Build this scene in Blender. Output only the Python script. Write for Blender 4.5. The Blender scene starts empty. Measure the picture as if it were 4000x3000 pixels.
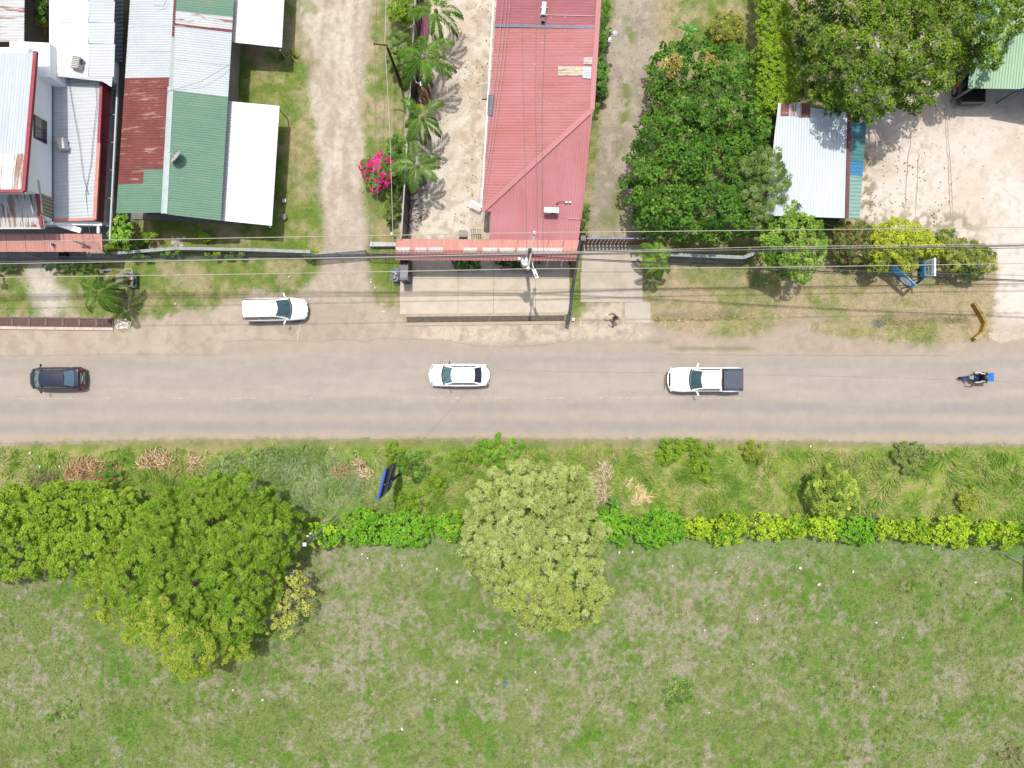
import bpy, bmesh, math, random
import numpy as np
from mathutils import Vector, Matrix

# ------------------------------------------------------------------ camera, sky, sun, exposure
S = 0.019          # metres on the ground per photograph pixel (4000 x 3000)
H = 53.0           # height of the camera above the ground
scene = bpy.context.scene
cam_d = bpy.data.cameras.new("camera")
cam_d.sensor_width = 36.0
cam_d.lens = 36.0 * H / (4000 * S)
cam_d.clip_end = 2000.0
cam = bpy.data.objects.new("camera", cam_d)
scene.collection.objects.link(cam)
cam.location = (0, 0, H)
cam.rotation_euler = (0, 0, 0)
scene.camera = cam

SUN_DIR = Vector((0.034, -0.285, -1.0)).normalized()     # the way the light travels
sun_el = math.asin(-SUN_DIR.z)
sun_az = math.atan2(-SUN_DIR.x, -SUN_DIR.y)              # compass angle of the sun from +y
world = bpy.data.worlds.new("World")
scene.world = world
world.use_nodes = True
wn = world.node_tree
wn.nodes.clear()
sky = wn.nodes.new("ShaderNodeTexSky")
sky.sky_type = 'NISHITA'
sky.sun_disc = False
sky.sun_elevation = sun_el
sky.sun_rotation = sun_az
sky.air_density = 1.6
sky.dust_density = 5.0
bgn = wn.nodes.new("ShaderNodeBackground")
bgn.inputs["Strength"].default_value = 0.125
wout = wn.nodes.new("ShaderNodeOutputWorld")
wn.links.new(sky.outputs[0], bgn.inputs["Color"])
wn.links.new(bgn.outputs[0], wout.inputs["Surface"])

sun_d = bpy.data.lights.new("sun", 'SUN')
sun_d.energy = 3.3
sun_d.angle = math.radians(0.9)
sun_d.color = (1.0, 0.965, 0.91)
sun = bpy.data.objects.new("sun", sun_d)
scene.collection.objects.link(sun)
sun.rotation_euler = SUN_DIR.to_track_quat('-Z', 'Y').to_euler()
sun.location = (0, 0, 80)

scene.view_settings.view_transform = 'Standard'
scene.view_settings.look = 'None'
scene.view_settings.exposure = 0.54
scene.view_settings.gamma = 1.0
scene.view_settings.use_curve_mapping = False
scene.render.engine = 'CYCLES'
scene.cycles.max_bounces = 6
scene.cycles.transparent_max_bounces = 12

# ------------------------------------------------------------------ helpers
rng = np.random.default_rng(11)
random.seed(11)
COL = scene.collection


def G(px, py, h=0.0):
    """world point that stands at height h where the photograph shows pixel (px, py)"""
    f = (H - h) / H
    return Vector(((px - 2000) * S * f, (1500 - py) * S * f, h))


GAIN = 2.25


def lin(c):
    return tuple(((v / 255.0) / 12.92 if v / 255.0 <= 0.04045 else ((v / 255.0 + 0.055) / 1.055) ** 2.4) for v in c)


def C(r, g, b, k=1.0):
    """surface colour (albedo) of what the exposed photograph shows sunlit as r, g, b"""
    return tuple(min(0.85, v / GAIN * k) for v in lin((r, g, b)))


def tag(o, label=None, cat=None, group=None, kind=None):
    if label: o["label"] = label
    if cat: o["category"] = cat
    if group: o["group"] = group
    if kind: o["kind"] = kind
    return o


def empty(name, loc=(0, 0, 0), rz=0.0):
    o = bpy.data.objects.new(name, None)
    COL.objects.link(o)
    o.location = loc
    o.rotation_euler = (0, 0, rz)
    o.empty_display_size = 0.3
    return o


def thing(name, label, cat, loc=(0, 0, 0), rz=0.0, group=None):
    return tag(empty(name, loc, rz), label, cat, group)


def link(name, me, mat=None, parent=None, smooth=False):
    if mat is not None:
        for m in (mat if isinstance(mat, (list, tuple)) else [mat]):
            me.materials.append(m)
    if smooth:
        me.polygons.foreach_set("use_smooth", np.ones(len(me.polygons), bool))
    o = bpy.data.objects.new(name, me)
    COL.objects.link(o)
    if parent is not None:
        o.parent = parent
    return o


def np_mesh(name, V, F, col=None):
    """V n x 3, F m x k (k = 3 or 4), col per-vertex n x 3"""
    V = np.asarray(V, np.float32)
    F = np.asarray(F, np.int32)
    me = bpy.data.meshes.new(name)
    k = F.shape[1]
    me.vertices.add(len(V))
    me.vertices.foreach_set("co", V.ravel())
    me.loops.add(F.size)
    me.loops.foreach_set("vertex_index", F.ravel())
    me.polygons.add(len(F))
    me.polygons.foreach_set("loop_start", np.arange(0, F.size, k, dtype=np.int32))
    me.polygons.foreach_set("loop_total", np.full(len(F), k, np.int32))
    me.update(calc_edges=True)
    if col is not None:
        a = me.color_attributes.new("tint", 'FLOAT_COLOR', 'POINT')
        c4 = np.ones((len(V), 4), np.float32)
        c4[:, :3] = col
        a.data.foreach_set("color", c4.ravel())
    return me


class MB:
    """collects shapes (in the coordinates of the parent) into one mesh"""
    def __init__(s):
        s.v = []; s.f = []

    def quad(s, a, b, c, d):
        n = len(s.v)
        s.v += [tuple(a), tuple(b), tuple(c), tuple(d)]
        s.f.append((n, n + 1, n + 2, n + 3))
        return s

    def poly(s, pts):
        n = len(s.v)
        s.v += [tuple(p) for p in pts]
        s.f.append(tuple(range(n, n + len(pts))))
        return s

    def box(s, c, d, rz=0.0, M=None):
        n = len(s.v)
        R = M if M is not None else Matrix.Rotation(rz, 3, 'Z')
        c = Vector(c)
        for x, y, z in ((-1, -1, -1), (1, -1, -1), (1, 1, -1), (-1, 1, -1), (-1, -1, 1), (1, -1, 1), (1, 1, 1), (-1, 1, 1)):
            s.v.append(tuple(c + R @ Vector((x * d[0] / 2, y * d[1] / 2, z * d[2] / 2))))
        for q in ((0, 3, 2, 1), (4, 5, 6, 7), (0, 1, 5, 4), (1, 2, 6, 5), (2, 3, 7, 6), (3, 0, 4, 7)):
            s.f.append(tuple(n + i for i in q))
        return s

    def bar(s, a, b, w, t):
        """rectangular bar from a to b, w wide (horizontal), t thick"""
        a = Vector(a); b = Vector(b)
        d = (b - a)
        x = d.normalized()
        up = Vector((0, 0, 1)) if abs(x.z) < 0.95 else Vector((0, 1, 0))
        y = up.cross(x).normalized()
        z = x.cross(y)
        M = Matrix((x, y, z)).transposed()
        return s.box((a + b) / 2, (d.length, w, t), M=M)

    def tube(s, pts, r, n=8, cap=True):
        pts = [Vector(p) for p in pts]
        rs = r if isinstance(r, (list, tuple)) else [r] * len(pts)
        base = len(s.v)
        prev = None
        for i, p in enumerate(pts):
            t = (pts[min(i + 1, len(pts) - 1)] - pts[max(i - 1, 0)])
            t = t.normalized() if t.length > 1e-9 else Vector((0, 0, 1))
            ref = prev if prev is not None else (Vector((1, 0, 0)) if abs(t.x) < 0.9 else Vector((0, 1, 0)))
            u = (ref - t * ref.dot(t)).normalized()
            prev = u
            w = t.cross(u)
            for k in range(n):
                a = 2 * math.pi * k / n
                s.v.append(tuple(p + (u * math.cos(a) + w * math.sin(a)) * rs[i]))
        for i in range(len(pts) - 1):
            for k in range(n):
                a = base + i * n + k; b = base + i * n + (k + 1) % n
                s.f.append((a, b, b + n, a + n))
        if cap:
            s.f.append(tuple(base + k for k in reversed(range(n))))
            e = base + (len(pts) - 1) * n
            s.f.append(tuple(e + k for k in range(n)))
        return s

    def prism(s, pts, z0, z1):
        """closed prism over a polygon (xy points)"""
        n = len(s.v); k = len(pts)
        ar = sum(pts[i][0] * pts[(i + 1) % k][1] - pts[(i + 1) % k][0] * pts[i][1] for i in range(k))
        if ar < 0: pts = list(reversed(pts))
        zf = (lambda z, i: z[i] if isinstance(z, (list, tuple)) else z)
        s.v += [(p[0], p[1], zf(z0, i)) for i, p in enumerate(pts)]
        s.v += [(p[0], p[1], zf(z1, i)) for i, p in enumerate(pts)]
        s.f.append(tuple(n + i for i in reversed(range(k))))
        s.f.append(tuple(n + k + i for i in range(k)))
        for i in range(k):
            j = (i + 1) % k
            s.f.append((n + i, n + j, n + k + j, n + k + i))
        return s

    def slab(s, pts, t):
        """thin plate: polygon of 3-D points, t thick downwards"""
        n = len(s.v); k = len(pts)
        s.v += [tuple(p) for p in pts]
        s.v += [(p[0], p[1], p[2] - t) for p in pts]
        s.f.append(tuple(n + i for i in range(k)))
        s.f.append(tuple(n + k + i for i in reversed(range(k))))
        for i in range(k):
            j = (i + 1) % k
            s.f.append((n + j, n + i, n + k + i, n + k + j))
        return s

    def lathe(s, prof, c=(0, 0, 0), n=12, axis='Z'):
        base = len(s.v); c = Vector(c)
        for r, z in prof:
            for k in range(n):
                a = 2 * math.pi * k / n
                p = Vector((r * math.cos(a), r * math.sin(a), z))
                if axis == 'Y': p = Vector((p.x, p.z, p.y))
                if axis == 'X': p = Vector((p.z, p.x, p.y))
                s.v.append(tuple(c + p))
        for i in range(len(prof) - 1):
            for k in range(n):
                a = base + i * n + k; b = base + i * n + (k + 1) % n
                s.f.append((a, b, b + n, a + n))
        s.f.append(tuple(base + k for k in range(n)))
        e = base + (len(prof) - 1) * n
        s.f.append(tuple(e + k for k in range(n)))
        return s

    def grid(s, P):
        """P[i][j] points -> quads"""
        n = len(s.v); a = len(P); b = len(P[0])
        for row in P:
            for p in row: s.v.append(tuple(p))
        for i in range(a - 1):
            for j in range(b - 1):
                q = n + i * b + j
                s.f.append((q, q + 1, q + b + 1, q + b))
        return s

    def build(s, name, mat=None, parent=None, smooth=False, weld=True):
        me = bpy.data.meshes.new(name)
        me.from_pydata(s.v, [], s.f)
        bm = bmesh.new(); bm.from_mesh(me)
        bmesh.ops.recalc_face_normals(bm, faces=bm.faces)
        bm.to_mesh(me); bm.free()
        me.update()
        o = link(name, me, mat, parent, smooth)
        if smooth:
            me.set_sharp_from_angle(angle=math.radians(38))
        return o


def wchild(o, parent):
    """parent a mesh whose vertices are in world space"""
    o.parent = parent
    M = Matrix.Translation(parent.location) @ Matrix.Rotation(parent.rotation_euler.z, 4, 'Z')
    if parent.parent is not None:
        q = parent.parent
        M = Matrix.Translation(q.location) @ Matrix.Rotation(q.rotation_euler.z, 4, 'Z') @ parent.matrix_parent_inverse @ M
    o.matrix_parent_inverse = M.inverted()
    return o


def wb(mb, name, mat, parent=None, smooth=False):
    """build in world coordinates and parent without moving"""
    o = mb.build(name, mat, None, smooth)
    if parent is not None: wchild(o, parent)
    return o


def copy_tree(o, parent=None):
    c = o.copy(); COL.objects.link(c)
    if parent is not None: c.parent = parent
    for ch in list(o.children): copy_tree(ch, c)
    return c


# ------------------------------------------------------------------ materials
MATS = {}


def nt(m):
    m.use_nodes = True
    t = m.node_tree
    return t, t.nodes["Principled BSDF"]


def mat(name, col, rough=0.6, col2=None, scale=3.0, amount=0.5, metal=0.0, bump=0.0, bscale=None, spec=0.3, stretch=None, lo=0.35, hi=0.65, detail=4.0, coat=0.0):
    """plain colour with a second colour mixed in by noise (object coordinates)"""
    if name in MATS: return MATS[name]
    m = bpy.data.materials.new(name)
    t, p = nt(m)
    p.inputs["Base Color"].default_value = (*col, 1)
    p.inputs["Roughness"].default_value = rough
    p.inputs["Metallic"].default_value = metal
    p.inputs["Specular IOR Level"].default_value = spec
    p.inputs["Coat Weight"].default_value = coat
    if col2 is not None or bump:
        tc = t.nodes.new("ShaderNodeTexCoord")
        mp = t.nodes.new("ShaderNodeMapping")
        t.links.new(tc.outputs["Object"], mp.inputs[0])
        if stretch: mp.inputs["Scale"].default_value = stretch
    if col2 is not None:
        n = t.nodes.new("ShaderNodeTexNoise")
        n.inputs["Scale"].default_value = scale
        n.inputs["Detail"].default_value = detail
        n.inputs["Roughness"].default_value = 0.62
        t.links.new(mp.outputs[0], n.inputs["Vector"])
        r = t.nodes.new("ShaderNodeMapRange")
        r.inputs["From Min"].default_value = lo
        r.inputs["From Max"].default_value = hi
        r.inputs["To Max"].default_value = amount
        t.links.new(n.outputs["Fac"], r.inputs["Value"])
        mx = t.nodes.new("ShaderNodeMix"); mx.data_type = 'RGBA'
        mx.inputs["A"].default_value = (*col, 1)
        mx.inputs["B"].default_value = (*col2, 1)
        t.links.new(r.outputs[0], mx.inputs["Factor"])
        t.links.new(mx.outputs["Result"], p.inputs["Base Color"])
    if bump:
        n2 = t.nodes.new("ShaderNodeTexNoise")
        n2.inputs["Scale"].default_value = bscale or 25.0
        n2.inputs["Detail"].default_value = 5.0
        t.links.new(mp.outputs[0], n2.inputs["Vector"])
        b = t.nodes.new("ShaderNodeBump")
        b.inputs["Strength"].default_value = bump
        b.inputs["Distance"].default_value = 0.05
        t.links.new(n2.outputs["Fac"], b.inputs["Height"])
        t.links.new(b.outputs[0], p.inputs["Normal"])
    MATS[name] = m
    return m


def tint_mat(name, rough=0.85, fine=9.0, contrast=0.35, bump=0.4, spec=0.15, fine2=1.7):
    """ground: colour from the mesh's own tint, broken up by two noises, with relief"""
    if name in MATS: return MATS[name]
    m = bpy.data.materials.new(name)
    t, p = nt(m)
    p.inputs["Roughness"].default_value = rough
    p.inputs["Specular IOR Level"].default_value = spec
    at = t.nodes.new("ShaderNodeAttribute"); at.attribute_name = "tint"
    tc = t.nodes.new("ShaderNodeTexCoord")
    def noise(sc, det):
        n = t.nodes.new("ShaderNodeTexNoise")
        n.inputs["Scale"].default_value = sc; n.inputs["Detail"].default_value = det
        n.inputs["Roughness"].default_value = 0.7
        t.links.new(tc.outputs["Object"], n.inputs["Vector"])
        return n
    n1 = noise(fine, 6.0); n2 = noise(fine2, 5.0)
    ad = t.nodes.new("ShaderNodeMath"); ad.operation = 'ADD'
    t.links.new(n1.outputs["Fac"], ad.inputs[0]); t.links.new(n2.outputs["Fac"], ad.inputs[1])
    r = t.nodes.new("ShaderNodeMapRange")
    r.inputs["From Min"].default_value = 0.6; r.inputs["From Max"].default_value = 1.4
    r.inputs["To Min"].default_value = 1 - contrast; r.inputs["To Max"].default_value = 1 + contrast
    t.links.new(ad.outputs[0], r.inputs["Value"])
    vm = t.nodes.new("ShaderNodeVectorMath"); vm.operation = 'MULTIPLY'
    t.links.new(at.outputs["Color"], vm.inputs[0]); t.links.new(r.outputs[0], vm.inputs[1])
    t.links.new(vm.outputs[0], p.inputs["Base Color"])
    b = t.nodes.new("ShaderNodeBump")
    b.inputs["Strength"].default_value = bump; b.inputs["Distance"].default_value = 0.06
    t.links.new(n1.outputs["Fac"], b.inputs["Height"])
    t.links.new(b.outputs[0], p.inputs["Normal"])
    MATS[name] = m
    return m


def leaf_mat(name, rough=0.45, trans=0.3, spec=0.35):
    if name in MATS: return MATS[name]
    m = bpy.data.materials.new(name)
    t, p = nt(m)
    p.inputs["Roughness"].default_value = rough
    p.inputs["Specular IOR Level"].default_value = spec
    at = t.nodes.new("ShaderNodeAttribute"); at.attribute_name = "tint"
    t.links.new(at.outputs["Color"], p.inputs["Base Color"])
    tr = t.nodes.new("ShaderNodeBsdfTranslucent")
    hs = t.nodes.new("ShaderNodeHueSaturation")
    hs.inputs["Value"].default_value = 1.3
    t.links.new(at.outputs["Color"], hs.inputs["Color"])
    t.links.new(hs.outputs[0], tr.inputs["Color"])
    mx = t.nodes.new("ShaderNodeMixShader"); mx.inputs[0].default_value = trans
    t.links.new(p.outputs[0], mx.inputs[1]); t.links.new(tr.outputs[0], mx.inputs[2])
    t.links.new(mx.outputs[0], t.nodes["Material Output"].inputs["Surface"])
    MATS[name] = m
    return m


def roof_mat(name, col, worn, amount=0.5, axis='x', scale=1.0, lo=0.5, hi=0.62, rough=0.45, col3=None, a3=0.5, metal=0.0, spec=0.35):
    """painted or zinc sheet with wear streaked along the sheets"""
    if name in MATS: return MATS[name]
    m = bpy.data.materials.new(name)
    t, p = nt(m)
    p.inputs["Roughness"].default_value = rough
    p.inputs["Metallic"].default_value = metal
    p.inputs["Specular IOR Level"].default_value = spec
    tc = t.nodes.new("ShaderNodeTexCoord")
    def layer(prev, c2, sc, st, l, h, amt):
        mp = t.nodes.new("ShaderNodeMapping"); mp.inputs["Scale"].default_value = st
        t.links.new(tc.outputs["Object"], mp.inputs[0])
        n = t.nodes.new("ShaderNodeTexNoise"); n.inputs["Scale"].default_value = sc
        n.inputs["Detail"].default_value = 5.0; n.inputs["Roughness"].default_value = 0.65
        t.links.new(mp.outputs[0], n.inputs["Vector"])
        r = t.nodes.new("ShaderNodeMapRange"); r.inputs["From Min"].default_value = l; r.inputs["From Max"].default_value = h
        r.inputs["To Max"].default_value = amt
        t.links.new(n.outputs["Fac"], r.inputs["Value"])
        mx = t.nodes.new("ShaderNodeMix"); mx.data_type = 'RGBA'
        if isinstance(prev, tuple): mx.inputs["A"].default_value = (*prev, 1)
        else: t.links.new(prev, mx.inputs["A"])
        mx.inputs["B"].default_value = (*c2, 1)
        t.links.new(r.outputs[0], mx.inputs["Factor"])
        return mx.outputs["Result"]
    st = (0.35, 3.0, 1.0) if axis == 'x' else (3.0, 0.35, 1.0)
    o = layer(col, worn, scale, st, lo, hi, amount)
    if col3 is not None:
        o = layer(o, col3, scale * 0.45, (1, 1, 1), 0.42, 0.66, a3)
    t.links.new(o, p.inputs["Base Color"])
    MATS[name] = m
    return m


def glass_mat(name, col, rough=0.06):
    if name in MATS: return MATS[name]
    m = bpy.data.materials.new(name)
    t, p = nt(m)
    p.inputs["Base Color"].default_value = (*col, 1)
    p.inputs["Roughness"].default_value = rough
    p.inputs["Specular IOR Level"].default_value = 0.6
    p.inputs["Coat Weight"].default_value = 0.4
    p.inputs["Coat Roughness"].default_value = 0.03
    MATS[name] = m
    return m


# ------------------------------------------------------------------ numpy noise and polygons
class Noise:
    def __init__(s, seed):
        s.t = np.random.default_rng(seed).random((256, 256)).astype(np.float32)

    def v(s, x, y):
        xi = np.floor(x).astype(int); yi = np.floor(y).astype(int)
        fx = x - xi; fy = y - yi
        fx = fx * fx * (3 - 2 * fx); fy = fy * fy * (3 - 2 * fy)
        t = s.t
        a = t[xi & 255, yi & 255]; b = t[(xi + 1) & 255, yi & 255]
        c = t[xi & 255, (yi + 1) & 255]; d = t[(xi + 1) & 255, (yi + 1) & 255]
        return (a * (1 - fx) + b * fx) * (1 - fy) + (c * (1 - fx) + d * fx) * fy

    def f(s, x, y, scale, oct=4):
        """0..1 fractal noise, feature size = scale"""
        tot = 0; amp = 1; n = 0
        x = np.asarray(x, np.float64) / scale; y = np.asarray(y, np.float64) / scale
        for o in range(oct):
            tot = tot + amp * s.v(x + 17.3 * o, y + 9.1 * o); n += amp
            amp *= 0.55; x = x * 2.03; y = y * 2.03
        return tot / n


def inpoly(x, y, poly):
    r = np.zeros(np.shape(x), bool)
    k = len(poly)
    for i in range(k):
        x1, y1 = poly[i]; x2, y2 = poly[(i + 1) % k]
        if y1 == y2: continue
        c = ((y1 > y) != (y2 > y)) & (x < (x2 - x1) * (y - y1) / (y2 - y1) + x1)
        r ^= c
    return r


def edgedist(x, y, poly):
    d = np.full(np.shape(x), 1e9)
    k = len(poly)
    for i in range(k):
        ax, ay = poly[i]; bx, by = poly[(i + 1) % k]
        vx, vy = bx - ax, by - ay
        L = vx * vx + vy * vy + 1e-9
        t = np.clip(((x - ax) * vx + (y - ay) * vy) / L, 0, 1)
        d = np.minimum(d, np.hypot(x - ax - t * vx, y - ay - t * vy))
    return d


def smooth(a, b, x):
    t = np.clip((x - a) / (b - a), 0, 1)
    return t * t * (3 - 2 * t)


def mix(a, b, t):
    t = np.asarray(t)[..., None]
    return np.asarray(a) * (1 - t) + np.asarray(b) * t
# ------------------------------------------------------------------ the ground: one net of cells shared out between the surfaces
NZ = [Noise(i) for i in range(12)]
CELL = 6.0
gx = np.arange(-300, 4300 + CELL, CELL)
gy = np.arange(-300, 3300 + CELL, CELL)
PX, PY = np.meshgrid(gx, gy)                    # vertices
jit_ = np.zeros(PX.shape); jit_[1:-1, 1:-1] = 1
PX = PX + jit_ * rng.uniform(-2.2, 2.2, PX.shape); PY = PY + jit_ * rng.uniform(-2.2, 2.2, PX.shape)
cx = (PX[:-1, :-1] + PX[1:, 1:]) / 2; cy = (PY[:-1, :-1] + PY[1:, 1:]) / 2

LANE = [(1150, -400), (1160, 0), (1168, 150), (1205, 280), (1215, 400), (1235, 520), (1252, 640), (1262, 780), (1268, 960), (1240, 1060), (1195, 1130), (1100, 1170), (1100, 1300), (1480, 1300), (1475, 1185), (1452, 1160), (1440, 1060), (1438, 960), (1425, 800), (1415, 650), (1416, 420), (1432, 300), (1446, 150), (1442, 0), (1445, -400)]
YARD = [(1640, -400), (1618, 0), (1560, 940), (1950, 940), (1990, -400)]
DRIVE = [(2400, -400), (2398, 0), (2384, 140), (2372, 300), (2352, 480), (2335, 640), (2300, 860), (2290, 960), (2545, 960), (2500, 880), (2470, 800), (2480, 640), (2520, 480), (2560, 330), (2570, 150), (2560, 0), (2560, -400)]
LOT = [(3350, 150), (3330, 880), (3560, 905), (3700, 920), (3870, 960), (3900, 1060), (3885, 1250), (3870, 1330), (4480, 1330), (4480, 150)]
SHOULDER = [(-480, 1240), (440, 1240), (450, 1300), (545, 1262), (700, 1222), (840, 1196), (935, 1160), (1000, 1130), (1130, 1150), (1250, 1190), (1450, 1190), (1560, 1195), (1580, 1245), (2230, 1250), (2230, 1290), (2270, 1260), (2300, 1180), (2515, 1180), (2520, 1260), (2560, 1275), (2680, 1300), (2800, 1320), (2960, 1310), (3060, 1270), (3200, 1225), (3290, 1218), (3200, 1260), (3140, 1292), (3260, 1315), (3500, 1340), (3750, 1345), (3830, 1322), (4480, 1320), (4480, 1420), (-480, 1420)]
ROAD = [(-480, 1392), (860, 1388), (870, 1335), (1000, 1328), (1100, 1326), (1240, 1336), (1330, 1322), (1420, 1332), (1500, 1320), (1620, 1326), (1760, 1330), (1840, 1350), (1960, 1356), (2080, 1350), (2180, 1340), (2250, 1322), (2400, 1322), (2530, 1332), (2570, 1345), (2600, 1375), (2700, 1378), (3000, 1382), (3690, 1386), (3750, 1366), (3850, 1335), (4480, 1330), (4480, 1746), (4000, 1738), (3000, 1722), (2500, 1714), (2000, 1712), (1000, 1714), (400, 1722), (0, 1733), (-480, 1742)]
PATHL = [(120, 1010), (300, 1010), (290, 1110), (270, 1170), (330, 1235), (300, 1245), (150, 1245), (125, 1180), (115, 1120), (75, 1080)]


def warp(x, y, amp, sc, k):
    return x + (NZ[k].f(x, y, sc, 3) - 0.5) * 2 * amp, y + (NZ[k + 1].f(x, y, sc, 3) - 0.5) * 2 * amp


def classify(x, y):
    cl = np.zeros(x.shape, np.int8)                              # 0 lawn (north of the road)
    cl[y > 1560] = 1                                             # verge
    wx, wy = warp(x, y, 26, 90, 0)
    cl[wy > 2085] = 2                                            # field
    wx, wy = warp(x, y, 20, 55, 2)
    w2x, w2y = warp(x, y, 9, 14, 8); wx = wx + w2x - x; wy = wy + w2y - y
    cl[inpoly(wx, wy, LANE)] = 4
    cl[inpoly(wx, wy, PATHL) & (NZ[5].f(x, y, 22, 2) > 0.40)] = 4
    cl[inpoly(wx, wy, DRIVE)] = 6
    wx, wy = warp(x, y, 6, 30, 4)
    cl[inpoly(wx, wy, YARD)] = 5
    wx, wy = warp(x, y, 16, 40, 6)
    cl[inpoly(wx, wy, LOT)] = 7
    wx, wy = warp(x, y, 12, 40, 4)
    cl[inpoly(wx, wy, SHOULDER)] = 3
    wx, wy = warp(x, y, 7, 35, 6)
    cl[inpoly(wx, wy, ROAD)] = 8
    return cl


CL = classify(cx, cy)


def lawn_tint(x, y):
    a = NZ[0].f(x, y, 150, 3); b = NZ[1].f(x, y, 44, 4); c = NZ[2].f(x, y, 500, 2); e = NZ[6].f(x, y, 15, 2)
    dry = smooth(0.38, 0.66, 0.42 * a + 0.28 * b + 0.14 * c + .16 * e)
    # drier on the right-hand verge, greener by the lane
    dry = np.clip(dry + (0.12 + .45 * smooth(.42, .58, NZ[8].f(x, y, 120, 3)) + .3 * np.exp(-((y - 1225) / 40.0) ** 2)) * smooth(2450, 2650, x) * smooth(1020, 1100, y), 0, 1)
    dry = np.clip(dry - 0.15 * smooth(200, 700, y) * (x < 1300), 0, 1)
    g = mix(C(124, 148, 66), C(148, 158, 84), smooth(0.35, 0.65, b))
    g = mix(g, C(104, 138, 54), .7 * smooth(0.56, 0.72, NZ[3].f(x, y, 60, 3)))
    return mix(g, C(202, 182, 150), dry * 0.88)


def field_tint(x, y):
    a = NZ[4].f(x, y, 600, 3); b = NZ[5].f(x, y, 75, 4); c = NZ[6].f(x, y, 24, 4); d = NZ[7].f(x, y, 190, 3); e = NZ[2].f(x, y, 10, 2)
    dry = smooth(0.465, 0.64, 0.20 * a + 0.28 * b + 0.30 * c + .22 * e)
    g = mix(C(140, 154, 90), C(128, 150, 74), smooth(0.35, 0.65, d))
    g = mix(g, C(104, 146, 44), smooth(0.52, 0.64, .6 * NZ[8].f(x, y, 80, 4) + .4 * NZ[1].f(x, y, 22, 3)))
    g = mix(g, C(112, 120, 70), 0.6 * smooth(0.58, 0.70, NZ[9].f(x, y, 26, 4)))
    t = mix(g, C(186, 174, 156), dry * 0.85)
    t = mix(t, C(122, 162, 82), 0.5 * (1 - smooth(2110, 2270, y)) * smooth(1200, 1800, x))
    return mix(t, C(150, 158, 112), 0.1)


def verge_tint(x, y):
    a = NZ[4].f(x, y, 110, 4); b = NZ[5].f(x, y, 34, 4)
    dry = smooth(0.46, 0.62, 0.6 * a + 0.4 * b)
    g = mix(C(140, 164, 66), C(166, 178, 90), smooth(0.35, 0.65, b))
    g = mix(g, C(110, 150, 50), .8 * smooth(.55, .7, NZ[1].f(x, y, 70, 3)))
    t = mix(g, C(192, 174, 134), dry * 0.65)
    edge = 1 - smooth(1725, 1770, y + 8 * (NZ[3].f(x, y, 30, 2) - .5))
    return mix(t, C(156, 150, 108), edge * 0.6)


def lane_tint(x, y):
    a = NZ[6].f(x, y, 120, 4); b = NZ[7].f(x, y / 4.0, 22, 4); c = NZ[2].f(x, y, 12, 2)
    t = mix(C(200, 184, 164), C(236, 224, 206), smooth(0.32, 0.68, 0.35 * a + 0.4 * b + .25 * c))
    grass = .65 * smooth(0.42, 0.68, NZ[8].f(x, y, 40, 4)) * (1 - smooth(1230, 1300, x)) * (1 - smooth(200, 420, y)) * (x > 900)
    t = mix(t, C(150, 155, 95), np.clip(grass, 0, 1))
    worn = smooth(700, 1000, y) * (x > 600)
    t = mix(t, C(204, 187, 168), worn * 0.7)
    return mix(t, C(232, 224, 212), .6 * (x < 600))


def yard_tint(x, y):
    a = NZ[2].f(x, y, 90, 4); b = NZ[3].f(x, y, 22, 4)
    t = mix(C(234, 220, 200), C(248, 238, 222), smooth(0.35, 0.65, a))
    near = smooth(1780, 1900, x + 0.06 * y) + 0.8 * smooth(640, 860, y)
    m = smooth(0.47, 0.6, b) * np.clip(0.35 + near, 0, 1)
    return mix(t, C(206, 186, 158), np.clip(m, 0, 1) * 0.6)


def drive_tint(x, y):
    a = NZ[6].f(x, y, 110, 4); b = NZ[9].f(x, y, 24, 4)
    t = mix(C(176, 164, 148), C(196, 184, 166), smooth(0.35, 0.65, a))
    t = mix(t, C(212, 200, 182), 0.6 * smooth(0.56, 0.68, b))
    # weeds along the crown of the drive
    mid = 2450 - 0.075 * (y - 300)
    w = np.exp(-((x - mid) / 26.0) ** 2) * smooth(0.5, 0.62, NZ[10].f(x, y, 38, 3))
    w = np.maximum(w, np.exp(-(((x - 2385) / 50.0) ** 2 + ((y - 860) / 50.0) ** 2)) * 0.9)
    return mix(t, C(140, 150, 90), np.clip(w, 0, 1))


def lot_tint(x, y):
    a = NZ[1].f(x, y, 200, 4); b = NZ[2].f(x, y, 18, 3)
    t = mix(C(238, 222, 206), C(250, 238, 226), smooth(0.35, 0.65, a))
    t = mix(t, C(220, 202, 182), 0.5 * smooth(0.55, 0.7, b))
    left = (1 - smooth(3340, 3480, x)) * smooth(500, 700, y)
    t = mix(t, C(150, 140, 105), np.clip(left * smooth(0.45, 0.6, b) * 1.2, 0, 0.8))
    edge = smooth(790, 880, y) * (1 - smooth(3700, 3900, x)) * smooth(0.5, 0.6, NZ[4].f(x, y, 24, 3))
    t = mix(t, C(150, 145, 110), np.clip(edge, 0, 0.7))
    return mix(t, C(206, 186, 166), smooth(1180, 1330, y) * 0.8)


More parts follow.
